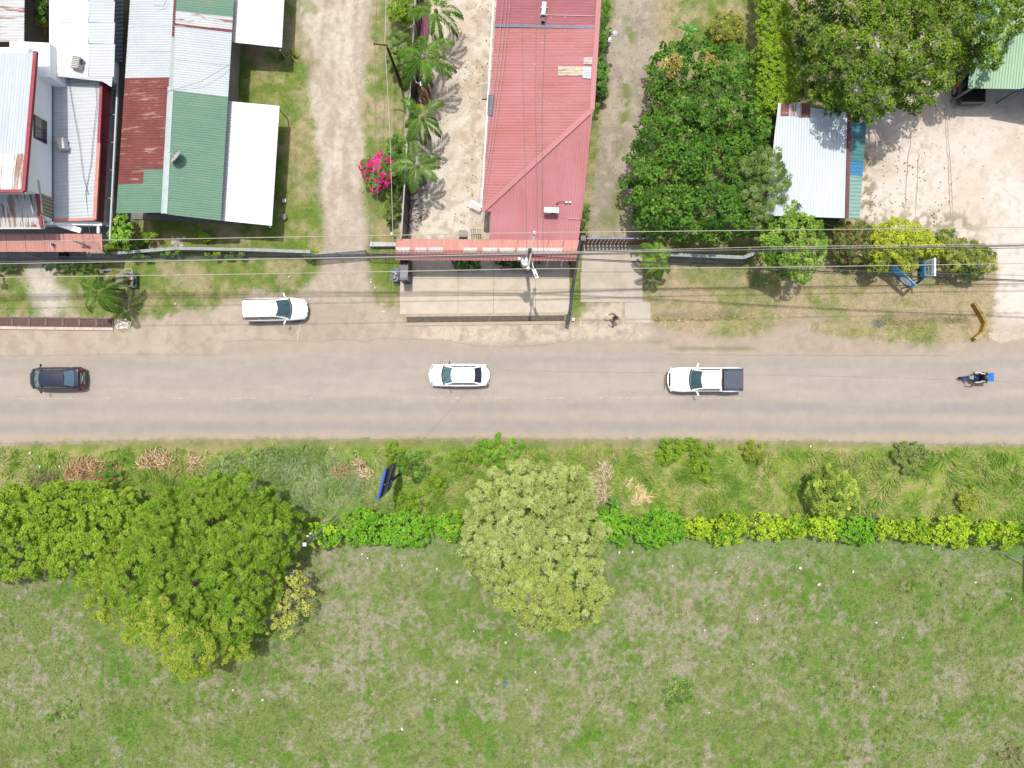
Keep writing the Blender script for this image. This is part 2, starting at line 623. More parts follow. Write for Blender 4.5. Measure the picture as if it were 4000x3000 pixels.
def shoulder_tint(x, y):
    a = NZ[3].f(x, y / 2, 150, 4); b = NZ[4].f(x, y, 30, 4)
    t = mix(C(200, 183, 165), C(212, 196, 178), smooth(0.35, 0.65, a))
    t = mix(t, C(182, 168, 152), 0.5 * smooth(0.5, 0.65, b))
    pale = smooth(1560, 1680, x) * (1 - smooth(2480, 2560, x)) * (1 - smooth(1320, 1350, y))
    t = mix(t, C(238, 222, 200), np.clip(pale, 0, 1) * smooth(0.3, 0.6, NZ[5].f(x, y, 22, 3)) * 0.75)
    grn = np.exp(-((y - 1338 - 6 * np.sin(x / 90.0)) / 10.0) ** 2) * smooth(2230, 2290, x) * (1 - smooth(2540, 2600, x))
    grn = np.maximum(grn, np.exp(-((y - 1362) / 8.0) ** 2) * smooth(2600, 2650, x) * (1 - smooth(2900, 3000, x)) * 0.8)
    return mix(t, C(132, 142, 88), np.clip(grn, 0, 1) * 0.8)


def road_tint(x, y):
    yc = y + 10 * (np.asarray(x) / 4000.0 - 0.5) ** 2 * -4 + 6 * (NZ[8].f(x, y, 400, 2) - .5)
    a = NZ[9].f(x / 8.0, y, 26, 4)                      # long streaks
    base = mix(C(203, 191, 178), C(195, 184, 173), smooth(0.35, 0.65, a))
    def band(c, w, k):
        return np.exp(-((yc - c) / w) ** 2) * k
    dark = np.clip(band(1588, 30, .8) * (0.55 + 0.9 * NZ[3].f(x / 4.0, y, 60, 3)) + band(1666, 38, .85) * (0.5 + 0.9 * NZ[4].f(x / 4.0, y, 70, 3)) + band(1450, 30, 0.22) + band(1408, 22, 0.42), 0, 1)
    t = mix(base, C(168, 165, 162), dark * 0.58)
    t = mix(t, C(206, 188, 166), band(1704, 14, 0.9))
    t = mix(t, C(206, 190, 172), band(1628, 16, 0.45))
    top = 1 - smooth(1360, 1400, yc)
    return mix(t, C(198, 182, 164), top * 0.6)


TINTS = [lawn_tint, verge_tint, field_tint, shoulder_tint, lane_tint, yard_tint, drive_tint, lot_tint, road_tint]
SURF = [("lawn", "ground_lawn", dict(fine=11, contrast=0.42, bump=0.6)), ("grass_verge", "ground_verge", dict(fine=11, contrast=0.42, bump=0.7)), ("grass_field", "ground_field", dict(fine=12, contrast=0.48, bump=0.6, fine2=3.2)),
        ("road_shoulder", "dust", dict(fine=16, contrast=0.16, bump=0.25)), ("dirt_lane", "dirt", dict(fine=16, contrast=0.3, bump=0.5)), ("gravel_yard", "yard_gravel", dict(fine=18, contrast=0.24, bump=0.4)),
        ("gravel_driveway", "drive_gravel", dict(fine=15, contrast=0.24, bump=0.45)), ("gravel_lot", "lot_gravel", dict(fine=14, contrast=0.14, bump=0.3)), ("road", "asphalt", dict(fine=26, contrast=0.13, bump=0.15, fine2=1.1))]
HGT = [0.0, 0.0, 0.0, 0.004, 0.004, 0.004, 0.004, 0.004, 0.012]


def ground_z(x, y, k):
    """gentle roll, and the ditches beside the road"""
    z = (NZ[10].f(x, y, 300, 3) - 0.5) * 0.12
    flat = smooth(1160, 1300, y) * (1 - smooth(1740, 1800, y))
    z = z * (1 - flat)
    z = z - 0.28 * np.exp(-((y - 1238 - 8 * np.sin(x / 130.0)) / 20.0) ** 2) * smooth(2545, 2580, x) * (1 - smooth(2900, 2960, x))
    z = z - 0.35 * np.exp(-((y - 1265) / 20.0) ** 2) * smooth(3390, 3440, x) * (1 - smooth(3780, 3800, x))
    return z


vid = np.arange(PX.size).reshape(PX.shape)
WX = (PX - 2000) * S; WY = (1500 - PY) * S


def blur(a, r):
    for ax in (0, 1):
        p = np.pad(a, [(r + 1, r) if k == ax else (0, 0) for k in (0, 1)], mode='edge')
        c = np.cumsum(p, axis=ax)
        n_ = a.shape[ax]
        hi = np.take(c, np.arange(2 * r + 1, 2 * r + 1 + n_), axis=ax); lo = np.take(c, np.arange(0, n_), axis=ax)
        a = (hi - lo) / (2 * r + 1)
    return a


# the surfaces run into each other: every point takes its colour from what lies around it
TOT = np.zeros(PX.shape); TCOL = np.zeros(PX.shape + (3,))
mott = NZ[11].f(PX, PY, 16, 3)
for k in range(9):
    m = (CL == k).astype(np.float64)
    rad = 2 if k == 8 else 4
    w = blur(blur(m, rad), max(1, rad - 1))
    wv_ = np.zeros(PX.shape)
    wv_[:-1, :-1] += w; wv_[1:, :-1] += w; wv_[:-1, 1:] += w; wv_[1:, 1:] += w
    wv_ /= 4
    wv_[0], wv_[-1], wv_[:, 0], wv_[:, -1] = wv_[1], wv_[-2], wv_[:, 1], wv_[:, -2]
    nk = mott if k % 2 else 1 - mott
    wv_ = np.clip(wv_ + (nk - .5) * 1.1 * np.minimum(wv_, 1 - np.minimum(wv_, 1)) * 2, 0, 1) ** 2
    q = wv_ > .002
    if q.any():
        TCOL[q] += TINTS[k](PX[q], PY[q]) * wv_[q][:, None]
        TOT[q] += wv_[q]
TCOL /= np.maximum(TOT, 1e-6)[..., None]
TFLAT = TCOL.reshape(-1, 3)
for k, (nm, mn, kw) in enumerate(SURF):
    m = CL == k
    q = np.stack([vid[1:, :-1][m], vid[1:, 1:][m], vid[:-1, 1:][m], vid[:-1, :-1][m]], 1)
    u, inv = np.unique(q, return_inverse=True)
    inv = inv.reshape(q.shape)
    x = PX.ravel()[u]; y = PY.ravel()[u]
    V = np.stack([WX.ravel()[u], WY.ravel()[u], ground_z(x, y, k) + HGT[k]], 1)
    me = np_mesh(nm, V, inv, TFLAT[u])
    o = link(nm, me, tint_mat(mn, **kw), None, True)
    tag(o, kind="structure")

# the land going on beyond the detailed net, a little lower
far = MB()
X0, X1 = (gx[0] - 2000) * S, (gx[-1] - 2000) * S
Y0, Y1 = (1500 - gy[-1]) * S, (1500 - gy[0]) * S
R_ = 900.0
yr0, yr1 = (1500 - 1742) * S, (1500 - 1392) * S
far.quad((-R_, -R_, -0.8), (R_, -R_, -0.8), (R_, R_, -0.8), (-R_, R_, -0.8))
o = far.build("terrain", mat("far_grass", C(136, 150, 86), 0.9, C(170, 158, 122), 0.35, 0.8, bump=0.3, bscale=4))
tag(o, kind="structure")
for sx in (-1, 1):
    xx = X0 if sx < 0 else X1
    o = MB().quad((xx, yr0, 0.0), (sx * R_, yr0, 0.0), (sx * R_, yr1, 0.0), (xx, yr1, 0.0)).build("road_beyond", mat("far_road", C(190, 178, 164), 0.85, C(170, 164, 156), 0.5, 0.6))
    tag(o, kind="structure")

# worn centre line: what is left of the paint
pm = mat("worn_paint", C(240, 232, 205), 0.7, C(196, 184, 168), 40, 0.8)
b = MB()
r_ = random.Random(4)
segs = [(40, 280, .8), (405, 425, .6), (660, 760, .35), (830, 990, .75), (1050, 1230, .15), (1540, 1990, .4), (1940, 2010, .8), (2110, 2210, .9), (2280, 2360, .5), (2390, 2510, .8), (2540, 2660, .3), (2700, 2810, .9), (2830, 2895, .8), (3010, 3130, .12)]
for a0, a1, den in segs:
    x = a0
    while x < a1:
        L = r_.uniform(4, 16)
        if r_.random() < den:
            y = 1553 + 8 * abs(x / 4000.0 - 0.45) + r_.uniform(-1.2, 1.2)
            p = G(x + L / 2, y)
            w = r_.uniform(0.03, 0.075)
            b.poly([(p.x - L * S / 2, p.y - w * .4, 0.0165), (p.x - L * S / 4, p.y - w * .6, 0.0165), (p.x + L * S / 2, p.y - w * .3, 0.0165), (p.x + L * S / 3, p.y + w * .5, 0.0165), (p.x - L * S / 2.4, p.y + w * .4, 0.0165)])
        x += L + r_.uniform(0, 6)
tag(b.build("centre_line", pm), kind="structure")

# seams and cracks in the asphalt
def ribbon(pts, w, z, jit, rr, step=18):
    out = []
    for (x0, y0), (x1, y1) in zip(pts[:-1], pts[1:]):
        n = max(2, int(math.hypot(x1 - x0, y1 - y0) / step))
        for i in range(n):
            t = i / n
            out.append((x0 + (x1 - x0) * t + rr.uniform(-jit, jit), y0 + (y1 - y0) * t + rr.uniform(-jit, jit)))
    out.append(pts[-1])
    mb = MB(); P = []
    for i, (x, y) in enumerate(out):
        xa, ya = out[max(0, i - 1)]; xb, yb = out[min(len(out) - 1, i + 1)]
        dx, dy = xb - xa, yb - ya; L = math.hypot(dx, dy) + 1e-6
        ww = w * rr.uniform(0.5, 1.3)
        c = G(x, y)
        n_ = Vector((dy / L, dx / L, 0)) * ww
        P.append([(c.x - n_.x, c.y - n_.y, z), (c.x + n_.x, c.y + n_.y, z)])
    return mb.grid(P)


tar = mat("road_seam", C(168, 157, 146), 0.8)
o = ribbon([(1950, 1448), (2600, 1457), (2990, 1466), (3420, 1474), (3980, 1492), (4300, 1500)], 0.013, 0.0165, 1.5, random.Random(2)).build("road_seam", tar); tag(o, kind="structure")
o = ribbon([(-100, 1392), (300, 1387), (420, 1384), (900, 1387)], 0.012, 0.0165, 2, random.Random(3)).build("road_seam", tar); tag(o, kind="structure")
o = ribbon([(-100, 1735), (400, 1724), (1000, 1717), (2000, 1714), (3000, 1724), (4100, 1742)], 0.03, 0.0175, 2, random.Random(5)).build("road_edge_crack", tar); tag(o, kind="structure")
o = ribbon([(2600, 1384), (3000, 1388), (3700, 1390)], 0.03, 0.0175, 2.5, random.Random(6)).build("road_edge_crack", mat("road_edge_dirt", C(180, 166, 148), 0.9)); tag(o, kind="structure")
o = ribbon([(870, 1336), (1000, 1329), (1100, 1327), (1240, 1337), (1330, 1323), (1420, 1333), (1500, 1321), (1620, 1327), (1760, 1331), (1840, 1351), (1960, 1357), (2080, 1351), (2180, 1341), (2250, 1323)], 0.022, 0.0175, 3, random.Random(8)).build("road_edge_crack", mat("road_edge_dirt", C(180, 166, 148), 0.9)); tag(o, kind="structure")
for i_, pts_ in enumerate(([(3560, 520), (3548, 620), (3535, 800), (3528, 880)], [(3690, 300), (3700, 480), (3712, 640), (3722, 860)], [(3683, 300), (3692, 480), (3704, 640), (3712, 840)], [(3590, 600), (3580, 760), (3572, 900)])):
    o = ribbon(pts_, .02, .022, 2.0, random.Random(60 + i_), 14).build("tyre_mark", mat("tyre_dust", C(206, 190, 174), .9)); tag(o, kind="structure")
o = ribbon([(1178, 1262), (1165, 1300), (1160, 1330)], 0.045, 0.0175, 3, random.Random(9), 8).build("pale_crack", pm); tag(o, kind="structure")
o = ribbon([(3860, 1312), (3930, 1318), (4000, 1310), (4100, 1312)], 0.3, 0.02, 6, random.Random(10), 20).build("crumbled_kerb", mat("crumbled", C(240, 226, 206), 0.9, C(200, 180, 156), 8, 0.9)); tag(o, kind="structure")

# concrete slabs: forecourt of the red house and the driveway apron, laid panel by panel
conc = mat("concrete", C(236, 222, 202), 0.8, C(216, 200, 178), 1.1, 0.7, bump=0.15, bscale=30, lo=0.42, hi=0.66)
conc2 = mat("concrete_pale", C(222, 210, 194), 0.8, C(196, 182, 162), 0.7, 0.7, bump=0.15, bscale=30, lo=0.42, hi=0.66)
fore = empty("concrete_forecourt", G(1900, 1130)); tag(fore, kind="structure")
xs = [1562, 1789, 1928, 2092, 2225]
for i in range(4):
    for (ya, yb) in ((1000, 1088), (1089, 1228)):
        a = xs[i] + 0.7; c = xs[i + 1] - 0.7
        pts = [G(a, ya), G(c, ya), G(c, yb), G(a, yb)]
        o = MB().prism([(p.x, p.y) for p in pts], -0.1, 0.045 + 0.004 * ((i * 7 + int(ya)) % 3)).build("paving_slab", conc); wchild(o, fore)
drv = empty("concrete_driveway", G(2390, 1060)); tag(drv, kind="structure")
for (ya, yb, x0, x1) in ((940, 1062, 2272, 2508), (1063.5, 1180, 2268, 2510), (1181, 1262, 2440, 2540)):
    pts = [G(x0, ya), G(x1, ya), G(x1, yb), G(x0, yb)]
    o = MB().prism([(p.x, p.y) for p in pts], -0.1, 0.04).build("paving_slab", conc2); wchild(o, drv)
# bank from the edge of the detailed net down to the land beyond
bk = MB()
ring0 = [(X0, Y0), (X1, Y0), (X1, Y1), (X0, Y1)]; ring1 = [(X0 - 8, Y0 - 8), (X1 + 8, Y0 - 8), (X1 + 8, Y1 + 8), (X0 - 8, Y1 + 8)]
for i in range(4):
    j = (i + 1) % 4
    bk.quad((*ring0[i], -.05), (*ring1[i], -.82), (*ring1[j], -.82), (*ring0[j], -.05))
tag(bk.build("bank", MATS["far_grass"]), kind="structure")
# ------------------------------------------------------------------ buildings
def corr(pts, rib, pitch=0.17, amp=0.018, mb=None, thick=True):
    """corrugated sheet over a convex planar polygon of 3-D points; rib = (point a, point b): the way the ribs run"""
    P = [Vector(p) for p in pts]
    c = sum(P, Vector()) / len(P)
    n = Vector()
    for i in range(len(P)):
        n += (P[i] - c).cross(P[(i + 1) % len(P)] - c)
    n.normalize()
    if n.z < 0: n = -n
    u = (Vector(rib[1]) - Vector(rib[0]))
    u = (u - n * u.dot(n)).normalized()
    v = n.cross(u)
    Q = [((p - c).dot(u), (p - c).dot(v), (p - c).dot(n)) for p in P]
    v0 = min(q[1] for q in Q); v1 = max(q[1] for q in Q)
    A = np.array([[q[0], q[1], 1] for q in Q]); bb = np.array([q[2] for q in Q])
    co = np.linalg.lstsq(A, bb, rcond=None)[0]
    mb = mb or MB()
    N = max(2, int(round((v1 - v0) / (pitch / 4))))
    rows = []
    for i in range(N + 1):
        vv = v0 + (v1 - v0) * (0.0005 + 0.999 * i / N)
        xs = []
        for k in range(len(Q)):
            a = Q[k]; b = Q[(k + 1) % len(Q)]
            if (a[1] - vv) * (b[1] - vv) <= 0 and a[1] != b[1]:
                t = (vv - a[1]) / (b[1] - a[1]); xs.append(a[0] + (b[0] - a[0]) * t)
        if len(xs) < 2: continue
        w = amp * math.sin(i * math.pi / 2)
        row = []
        for uu in (min(xs), max(xs)):
            row.append(c + u * uu + v * vv + n * (co[0] * uu + co[1] * vv + co[2] + w))
        rows.append(row)
    mb.grid(rows)
    if thick:
        mb.grid([[p - n * 0.012 for p in r] for r in rows])
    return mb


def roofsheet(parent, name, px, rib, m, pitch=0.17, amp=0.018, label=None):
    """px: (x, y, h) picture corners; rib: two of them"""
    P = [G(*p) for p in px]
    o = corr(P, (G(*rib[0]), G(*rib[1])), pitch, amp).build(name, m)
    wchild(o, parent)
    if label: o["label"] = label
    return o


def strip(parent, name, a, b, w, t, m, lift=0.03):
    a = G(*a); b = G(*b); a.z += lift; b.z += lift
    o = MB().bar(a, b, w, t).build(name, m)
    return wchild(o, parent)


def walls(parent, name, px, z0, z1, m):
    o = MB().prism([tuple(G(*p).xy) for p in px], z0, z1).build(name, m)
    return wchild(o, parent)


WHITEW = mat("white_render", (.84, .85, .86), 0.75, (.76, .77, .79), 0.8, 0.5)
ZINC = roof_mat("zinc", C(234, 241, 246), C(216, 226, 234), 0.6, 'x', 0.8, 0.4, 0.65, 0.4, C(244, 248, 251), 0.6)
ZINC_Y = roof_mat("zinc_lengthwise", C(220, 231, 239), C(200, 210, 220), 0.6, 'y', 0.8, 0.4, 0.65, 0.4)
WHITE_R = roof_mat("white_sheet", C(255, 255, 255, 1.1), C(240, 242, 244), 0.5, 'x', 0.7, 0.45, 0.7, 0.4)
ZRUST_Y = roof_mat("zinc_rusting", C(244, 244, 244), C(160, 98, 74), 0.95, 'y', 1.3, 0.47, 0.56, 0.5, C(206, 196, 184), 0.5)
ZRUST_X = roof_mat("zinc_rusting_across", C(238, 241, 243), C(168, 104, 86), 0.95, 'x', 1.1, 0.53, 0.6, 0.5, C(206, 206, 206), 0.5)
GREEN_R = roof_mat("green_sheet", C(130, 172, 146), C(152, 178, 150), 0.7, 'x', 0.9, 0.45, 0.68, 0.45, C(118, 162, 138), 0.6)
RUST_R = roof_mat("rust_red_sheet", C(156, 88, 82), C(216, 184, 168), 0.85, 'x', 1.4, 0.56, 0.66, 0.6, C(132, 70, 68), 0.7)
RED_R = roof_mat("red_sheet", C(219, 143, 147), C(208, 130, 116), 0.75, 'x', 0.7, 0.42, 0.66, 0.5, C(228, 160, 164), 0.5)
RED_RY = roof_mat("red_sheet_lengthwise", C(219, 143, 148), C(210, 132, 128), 0.7, 'y', 0.7, 0.42, 0.66, 0.5, C(230, 164, 170), 0.5)
RED_D = roof_mat("red_sheet_older", C(198, 122, 132), C(184, 108, 116), 0.7, 'x', 0.8, 0.42, 0.66, 0.5)
SALMON = roof_mat("salmon_tile_sheet", C(240, 172, 158), C(246, 192, 178), 0.7, 'y', 0.9, 0.42, 0.66, 0.6, C(234, 170, 158), 0.6)
MAROON = roof_mat("maroon_tile_sheet", C(132, 52, 62), C(112, 40, 50), 0.7, 'x', 1.5, 0.42, 0.6, 0.5)
REDTRIM = mat("red_trim", C(178, 70, 84), 0.5, C(196, 104, 110), 2, 0.5)
SALTRIM = mat("salmon_trim", C(238, 170, 154), 0.6, C(222, 140, 128), 1.5, 0.6)
GREYTRIM = mat("grey_flashing", C(140, 146, 156), 0.45, C(116, 122, 132), 3, 0.5)
PALECAP = mat("pale_ridge", C(222, 234, 232), 0.5, C(196, 214, 214), 2, 0.6)
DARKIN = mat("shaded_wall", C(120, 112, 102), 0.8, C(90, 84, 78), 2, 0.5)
CEMENT = mat("cement", C(170, 164, 156), 0.85, C(128, 122, 116), 1.4, 0.8, bump=0.2)
BLOCK = mat("block_wall", C(190, 184, 172), 0.85, C(150, 142, 130), 2, 0.7, bump=0.2)
WHITEP = mat("white_plastic", C(250, 250, 248), 0.4, C(230, 230, 228), 4, 0.3)
DARKMETAL = mat("dark_metal", C(70, 72, 84), 0.45, C(54, 54, 64), 5, 0.5)
BLACK = mat("black_paint", C(38, 38, 46), 0.45, C(56, 56, 66), 3, 0.5)
STEEL = mat("galvanised", C(176, 182, 188), 0.4, C(150, 156, 162), 6, 0.5, metal=0.3)
BRICKRED = mat("brick_dust", C(196, 140, 112), 0.85, C(170, 108, 88), 3, 0.7)

# ---- white two-storey house (far left)
wh = thing("white_house", "white rendered two-storey house with zinc roofs edged in dark red trim", "house", G(150, 800))
XW = G(207, 500, 3.6).x
yb_, yt_ = G(208, 866, 3.6).y, G(205, 300, 3.6).y
# lower storey body and eastern wing
o = MB().prism([(G(-420, 860, 0).x, G(0, 846, 3.3).y), (G(380, 850, 3.2).x - 0.35, G(0, 846, 3.3).y), (G(400, 300, 3.2).x - 0.35, G(0, 305, 3.3).y), (G(-420, 860, 0).x, G(0, 305, 3.3).y)], 0, 3.12).build("wall", WHITEW); wchild(o, wh)
o = MB().prism([(XW - 11, yb_), (XW, yb_), (XW, yt_ + 0.9), (XW - 11, yt_ + 0.9)], 3.13, 4.4).build("upper_wall", WHITEW); wchild(o, wh)
o = MB().prism([(XW - 11, 12.75), (XW - 0.004, 12.75), (XW - 0.004, yt_ + 0.86), (XW - 11, yt_ + 0.86)], 4.4, [7.3, 7.3, 6.1, 6.1]).build("upper_wall", WHITEW); wchild(o, wh)
roofsheet(wh, "upper_roof", [(-170, 205, 6.42), (137, 205, 6.42), (100, 640, 7.35), (-210, 640, 7.35)], ((137, 205, 6.42), (100, 640, 7.35)), ZINC_Y, 0.2, 0.02)
for (xa, xb, mt) in ((-200, 8, ZRUST_Y), (8, 50, WHITE_R), (50, 96, ZRUST_Y)):
    roofsheet(wh, "roof_sheet", [(xa + 4, 600, 7.30), (xb + 4, 600, 7.30), (xb - 6, 744, 7.62), (xa - 6, 744, 7.62)], ((xb + 4, 600, 7.30), (xb - 6, 744, 7.62)), mt, 0.2, 0.02)
strip(wh, "fascia", (142, 203, 6.42), (96, 748, 7.62), 0.22, 0.22, REDTRIM)
strip(wh, "fascia", (-200, 748, 7.62), (96, 748, 7.62), 0.2, 0.22, REDTRIM)
strip(wh, "gutter", (-200, 753, 7.5), (104, 752, 7.5), 0.14, 0.12, WHITEP)
# lower front roof
roofsheet(wh, "front_roof", [(-230, 690, 5.2), (146, 690, 5.2), (160, 888, 4.55), (-220, 888, 4.55)], ((146, 690, 5.2), (160, 888, 4.55)), ZRUST_Y, 0.2, 0.02)
strip(wh, "fascia", (140, 704, 5.2), (166, 890, 4.6), 0.2, 0.2, REDTRIM)
strip(wh, "gutter", (-200, 893, 4.5), (172, 892, 4.5), 0.1, 0.14, WHITEP)
strip(wh, "gutter", (150, 704, 5.12), (174, 892, 4.5), 0.1, 0.14, WHITEP)
# one-storey wing roof, its red mansard strip and fascia
roofsheet(wh, "wing_roof", [(208, 302, 3.6), (396, 293, 3.25), (373, 852, 3.25), (209, 862, 3.6)], ((208, 302, 3.6), (396, 293, 3.25)), ZINC, 0.24, 0.02)
strip(wh, "fascia", (400, 288, 3.28), (388, 560, 3.28), 0.2, 0.16, REDTRIM)
strip(wh, "fascia", (388, 560, 3.28), (372, 858, 3.28), 0.24, 0.15, SALTRIM)
strip(wh, "fascia", (210, 862, 3.55), (372, 856, 3.25), 0.2, 0.14, SALTRIM)
roofsheet(wh, "mansard", [(404, 308, 3.22), (438, 342, 2.55), (402, 872, 2.55), (378, 862, 3.22)], ((404, 308, 3.22), (438, 342, 2.55)), MAROON, 0.22, 0.03)
strip(wh, "gutter", (205, 300, 3.66), (207, 866, 3.66), 0.07, 0.06, GREYTRIM)
strip(wh, "parapet", (210, 872, 3.3), (400, 876, 2.6), 0.22, 0.2, WHITEW)
# white parapet boxes behind
o = MB().prism([tuple(G(*p).xy) for p in ((38, 160, 5.2), (194, 168, 5.2), (196, 300, 5.2), (38, 300, 5.2))], 3.0, 5.2).build("parapet_block", WHITEW); wchild(o, wh)
o = MB().prism([tuple(G(*p).xy) for p in ((193, 250, 4.2), (226, 250, 4.2), (226, 302, 4.2), (193, 302, 4.2))], 3.0, 4.2).build("parapet_block", WHITEW); wchild(o, wh)
# window on the upper east wall
def wall_box(parent, name, y0, y1, z0, z1, d, m, x=None):
    x = XW if x is None else x
    o = MB().box((x + d / 2, (y0 + y1) / 2, (z0 + z1) / 2), (d, abs(y1 - y0), z1 - z0)).build(name, m)
    return wchild(o, parent)
wy0, wy1 = G(0, 548, 4.9).y, G(0, 466, 4.9).y
w_ = wall_box(wh, "window", wy0 - .06, wy1 + .06, 4.3, 5.62, 0.05, mat("window_frame", C(110, 96, 90), 0.5))
for (a, b_, mt) in ((wy0, (wy0 + wy1) / 2 - .03, glass_mat("night_pane", C(52, 50, 92))), ((wy0 + wy1) / 2 + .03, wy1, glass_mat("brown_pane", C(120, 104, 86)))):
    o = MB().box((XW + 0.055, (a + b_) / 2, 4.95), (0.02, b_ - a, 1.16)).build("pane", mt); wchild(o, w_)
# louvred beige panel lower down, slat by slat
yp0, yp1 = 11.42, 12.85
lv = wall_box(wh, "louvre_panel", yp0, yp1, 3.68, 4.9, 0.03, mat("beige", C(206, 196, 176), 0.7))
for i in range(6):
    y = yp0 + (i + .5) * (yp1 - yp0) / 6
    o = MB().box((XW + 0.06, y, 4.26), (0.06, 0.16, 1.1)).build("slat", mat("beige_slat", C(216, 206, 184), 0.7, C(186, 176, 156), 3, 0.5)); wchild(o, lv)
# emblem with red and grey arcs on the wall's foot
em = wall_box(wh, "emblem_board", 11.33, 11.41, 3.68, 4.9, 0.02, WHITEW)
bb = MB()
def arc_strip(mb, c, r0, r1, a0, a1, f):
    rows = []
    for i in range(13):
        a = math.radians(a0 + (a1 - a0) * i / 12)
        rows.append([f(c[0] + r0 * math.cos(a), c[1] + r0 * math.sin(a)), f(c[0] + r1 * math.cos(a), c[1] + r1 * math.sin(a))])
    mb.grid(rows)
sb = G(180, 862, 3.66)
o = MB().prism([(sb.x - .9, sb.y - .28), (sb.x + .5, sb.y - .28), (sb.x + .5, sb.y + .1), (sb.x - .9, sb.y + .1)], 3.66, 3.72).build("ledge", WHITEW); wchild(o, wh)
arc_strip(bb, (0, 0), 0.16, 0.30, -80, 20, lambda x, y: (sb.x - .28 + x, sb.y + .02 + y * .8, 3.728)); o = bb.build("emblem_arc", mat("emblem_red", C(206, 40, 60), 0.5)); wchild(o, wh)
bb = MB(); arc_strip(bb, (0, 0), 0.36, 0.44, -80, 20, lambda x, y: (sb.x - .28 + x, sb.y + .02 + y * .6, 3.728)); o = bb.build("emblem_arc", GREYTRIM); wchild(o, wh)
# diagonal white roof beam over the porch
strip(wh, "porch_beam", (228, 876, 3.0), (318, 902, 2.8), 0.34, 0.2, WHITEW)
strip(wh, "porch_post", (386, 866, 2.5), (386, 912, 2.5), 0.16, 0.14, WHITEW)
# porch floor in the shade
o = MB().prism([tuple(G(*p).xy) for p in ((-200, 800, 0), (500, 800, 0), (470, 1008, 0), (-200, 1012, 0))], -0.1, 0.06).build("porch_floor", mat("porch_tile", C(186, 182, 178), 0.6, C(160, 156, 152), 0.8, 0.7)); wchild(o, wh)
for i, x in enumerate(range(-160, 460, 62)):
    o = MB().prism([tuple(G(*p).xy) for p in ((x, 955, 0), (x + 61, 955, 0), (x + 61, 1006, 0), (x, 1006, 0))], 0.061, 0.068 + 0.002 * (i % 2)).build("floor_tile", mat("porch_tile%d" % (i % 2), (C(196, 192, 190), C(180, 174, 168))[i % 2], 0.55, C(150, 146, 140), 1.3, 0.5)); wchild(o, wh)
o = MB().box(G(250, 998, 0.5), (0.55, 0.5, 0.4)).build("doorway", BLACK); wchild(o, wh)

# ---- salmon porch canopy of the white house
sc = thing("porch_canopy", "long salmon tile-profile canopy along the front of the white house", "canopy", G(200, 950))
for i, x in enumerate(range(-200, 400, 75)):
    roofsheet(sc, "roof_sheet", [(x, 913, 3.0), (min(x + 76, 400), 914, 3.0), (min(x + 76, 402), 984, 2.65), (x, 983, 2.65)], ((x, 913, 3.0), (x, 983, 2.65)), SALMON, 0.26, 0.03)
for x in (-150, 60, 250, 392):
    p = G(x, 978, 2.6); q = G(x, 918, 2.9)
    o = MB().tube([(p.x, p.y, 0), (p.x, p.y, 2.62)], 0.05, 6).build("post", STEEL); wchild(o, sc)
    o = MB().tube([(q.x, q.y, 0), (q.x, q.y, 2.9)], 0.05, 6).build("post", STEEL); wchild(o, sc)

# ---- neighbouring roofs at the top left
rr = thing("rusty_roofed_house", "small house with off-white zinc roof rusting along its edge, at the frame's corner", "house", G(40, 60))
roofsheet(rr, "roof", [(-200, -260, 4.3), (98, -260, 4.0), (94, 163, 4.0), (-200, 163, 4.3)], ((-200, -260, 4.3), (98, -260, 4.0)), ZRUST_X, 0.2, 0.02)
walls(rr, "wall", [(-200, -240, 3.6), (86, -240, 3.6), (82, 150, 3.6), (-200, 150, 3.6)], 0, 3.9, DARKIN)
br = thing("long_zinc_roofed_house", "long house under a pale zinc roof beside a narrow alley, air conditioner on it", "house", G(310, 100))
for (ya, yb) in ((-300, 5), (5, 88), (88, 172), (172, 300)):
    f = lambda x0, x1, h0, h1, m: roofsheet(br, "roof_sheet", [(x0, ya, h0), (x1, ya, h1), (x1 - 4, yb, h1), (x0, yb, h0)], ((x0, ya, h0), (x1, ya, h1)), m, 0.2, 0.018)
    f(196, 349, 4.6, 4.05, WHITE_R); f(347, 449, 4.04, 3.7, ZINC)
roofsheet(br, "roof_sheet", [(226, 298, 4.5), (440, 298, 3.7), (436, 340, 3.7), (400, 318, 3.85)], ((226, 298, 4.5), (440, 298, 3.7)), ZINC, 0.2, 0.018)
walls(br, "wall", [(200, -280, 3.4), (436, -280, 3.4), (428, 300, 3.4), (200, 300, 3.4)], 0, 3.6, WHITEW)
# lower lean-to in blue-grey sheet on its alley side
roofsheet(br, "lean_to", [(447, -260, 3.2), (494, -260, 2.5), (474, 246, 2.5), (443, 226, 3.2)], ((447, -260, 3.2), (494, -260, 2.5)), roof_mat("bluegrey_sheet", C(150, 164, 178), C(120, 132, 146), 0.7, 'y', 1.2, 0.4, 0.6, 0.5), 0.25, 0.03)

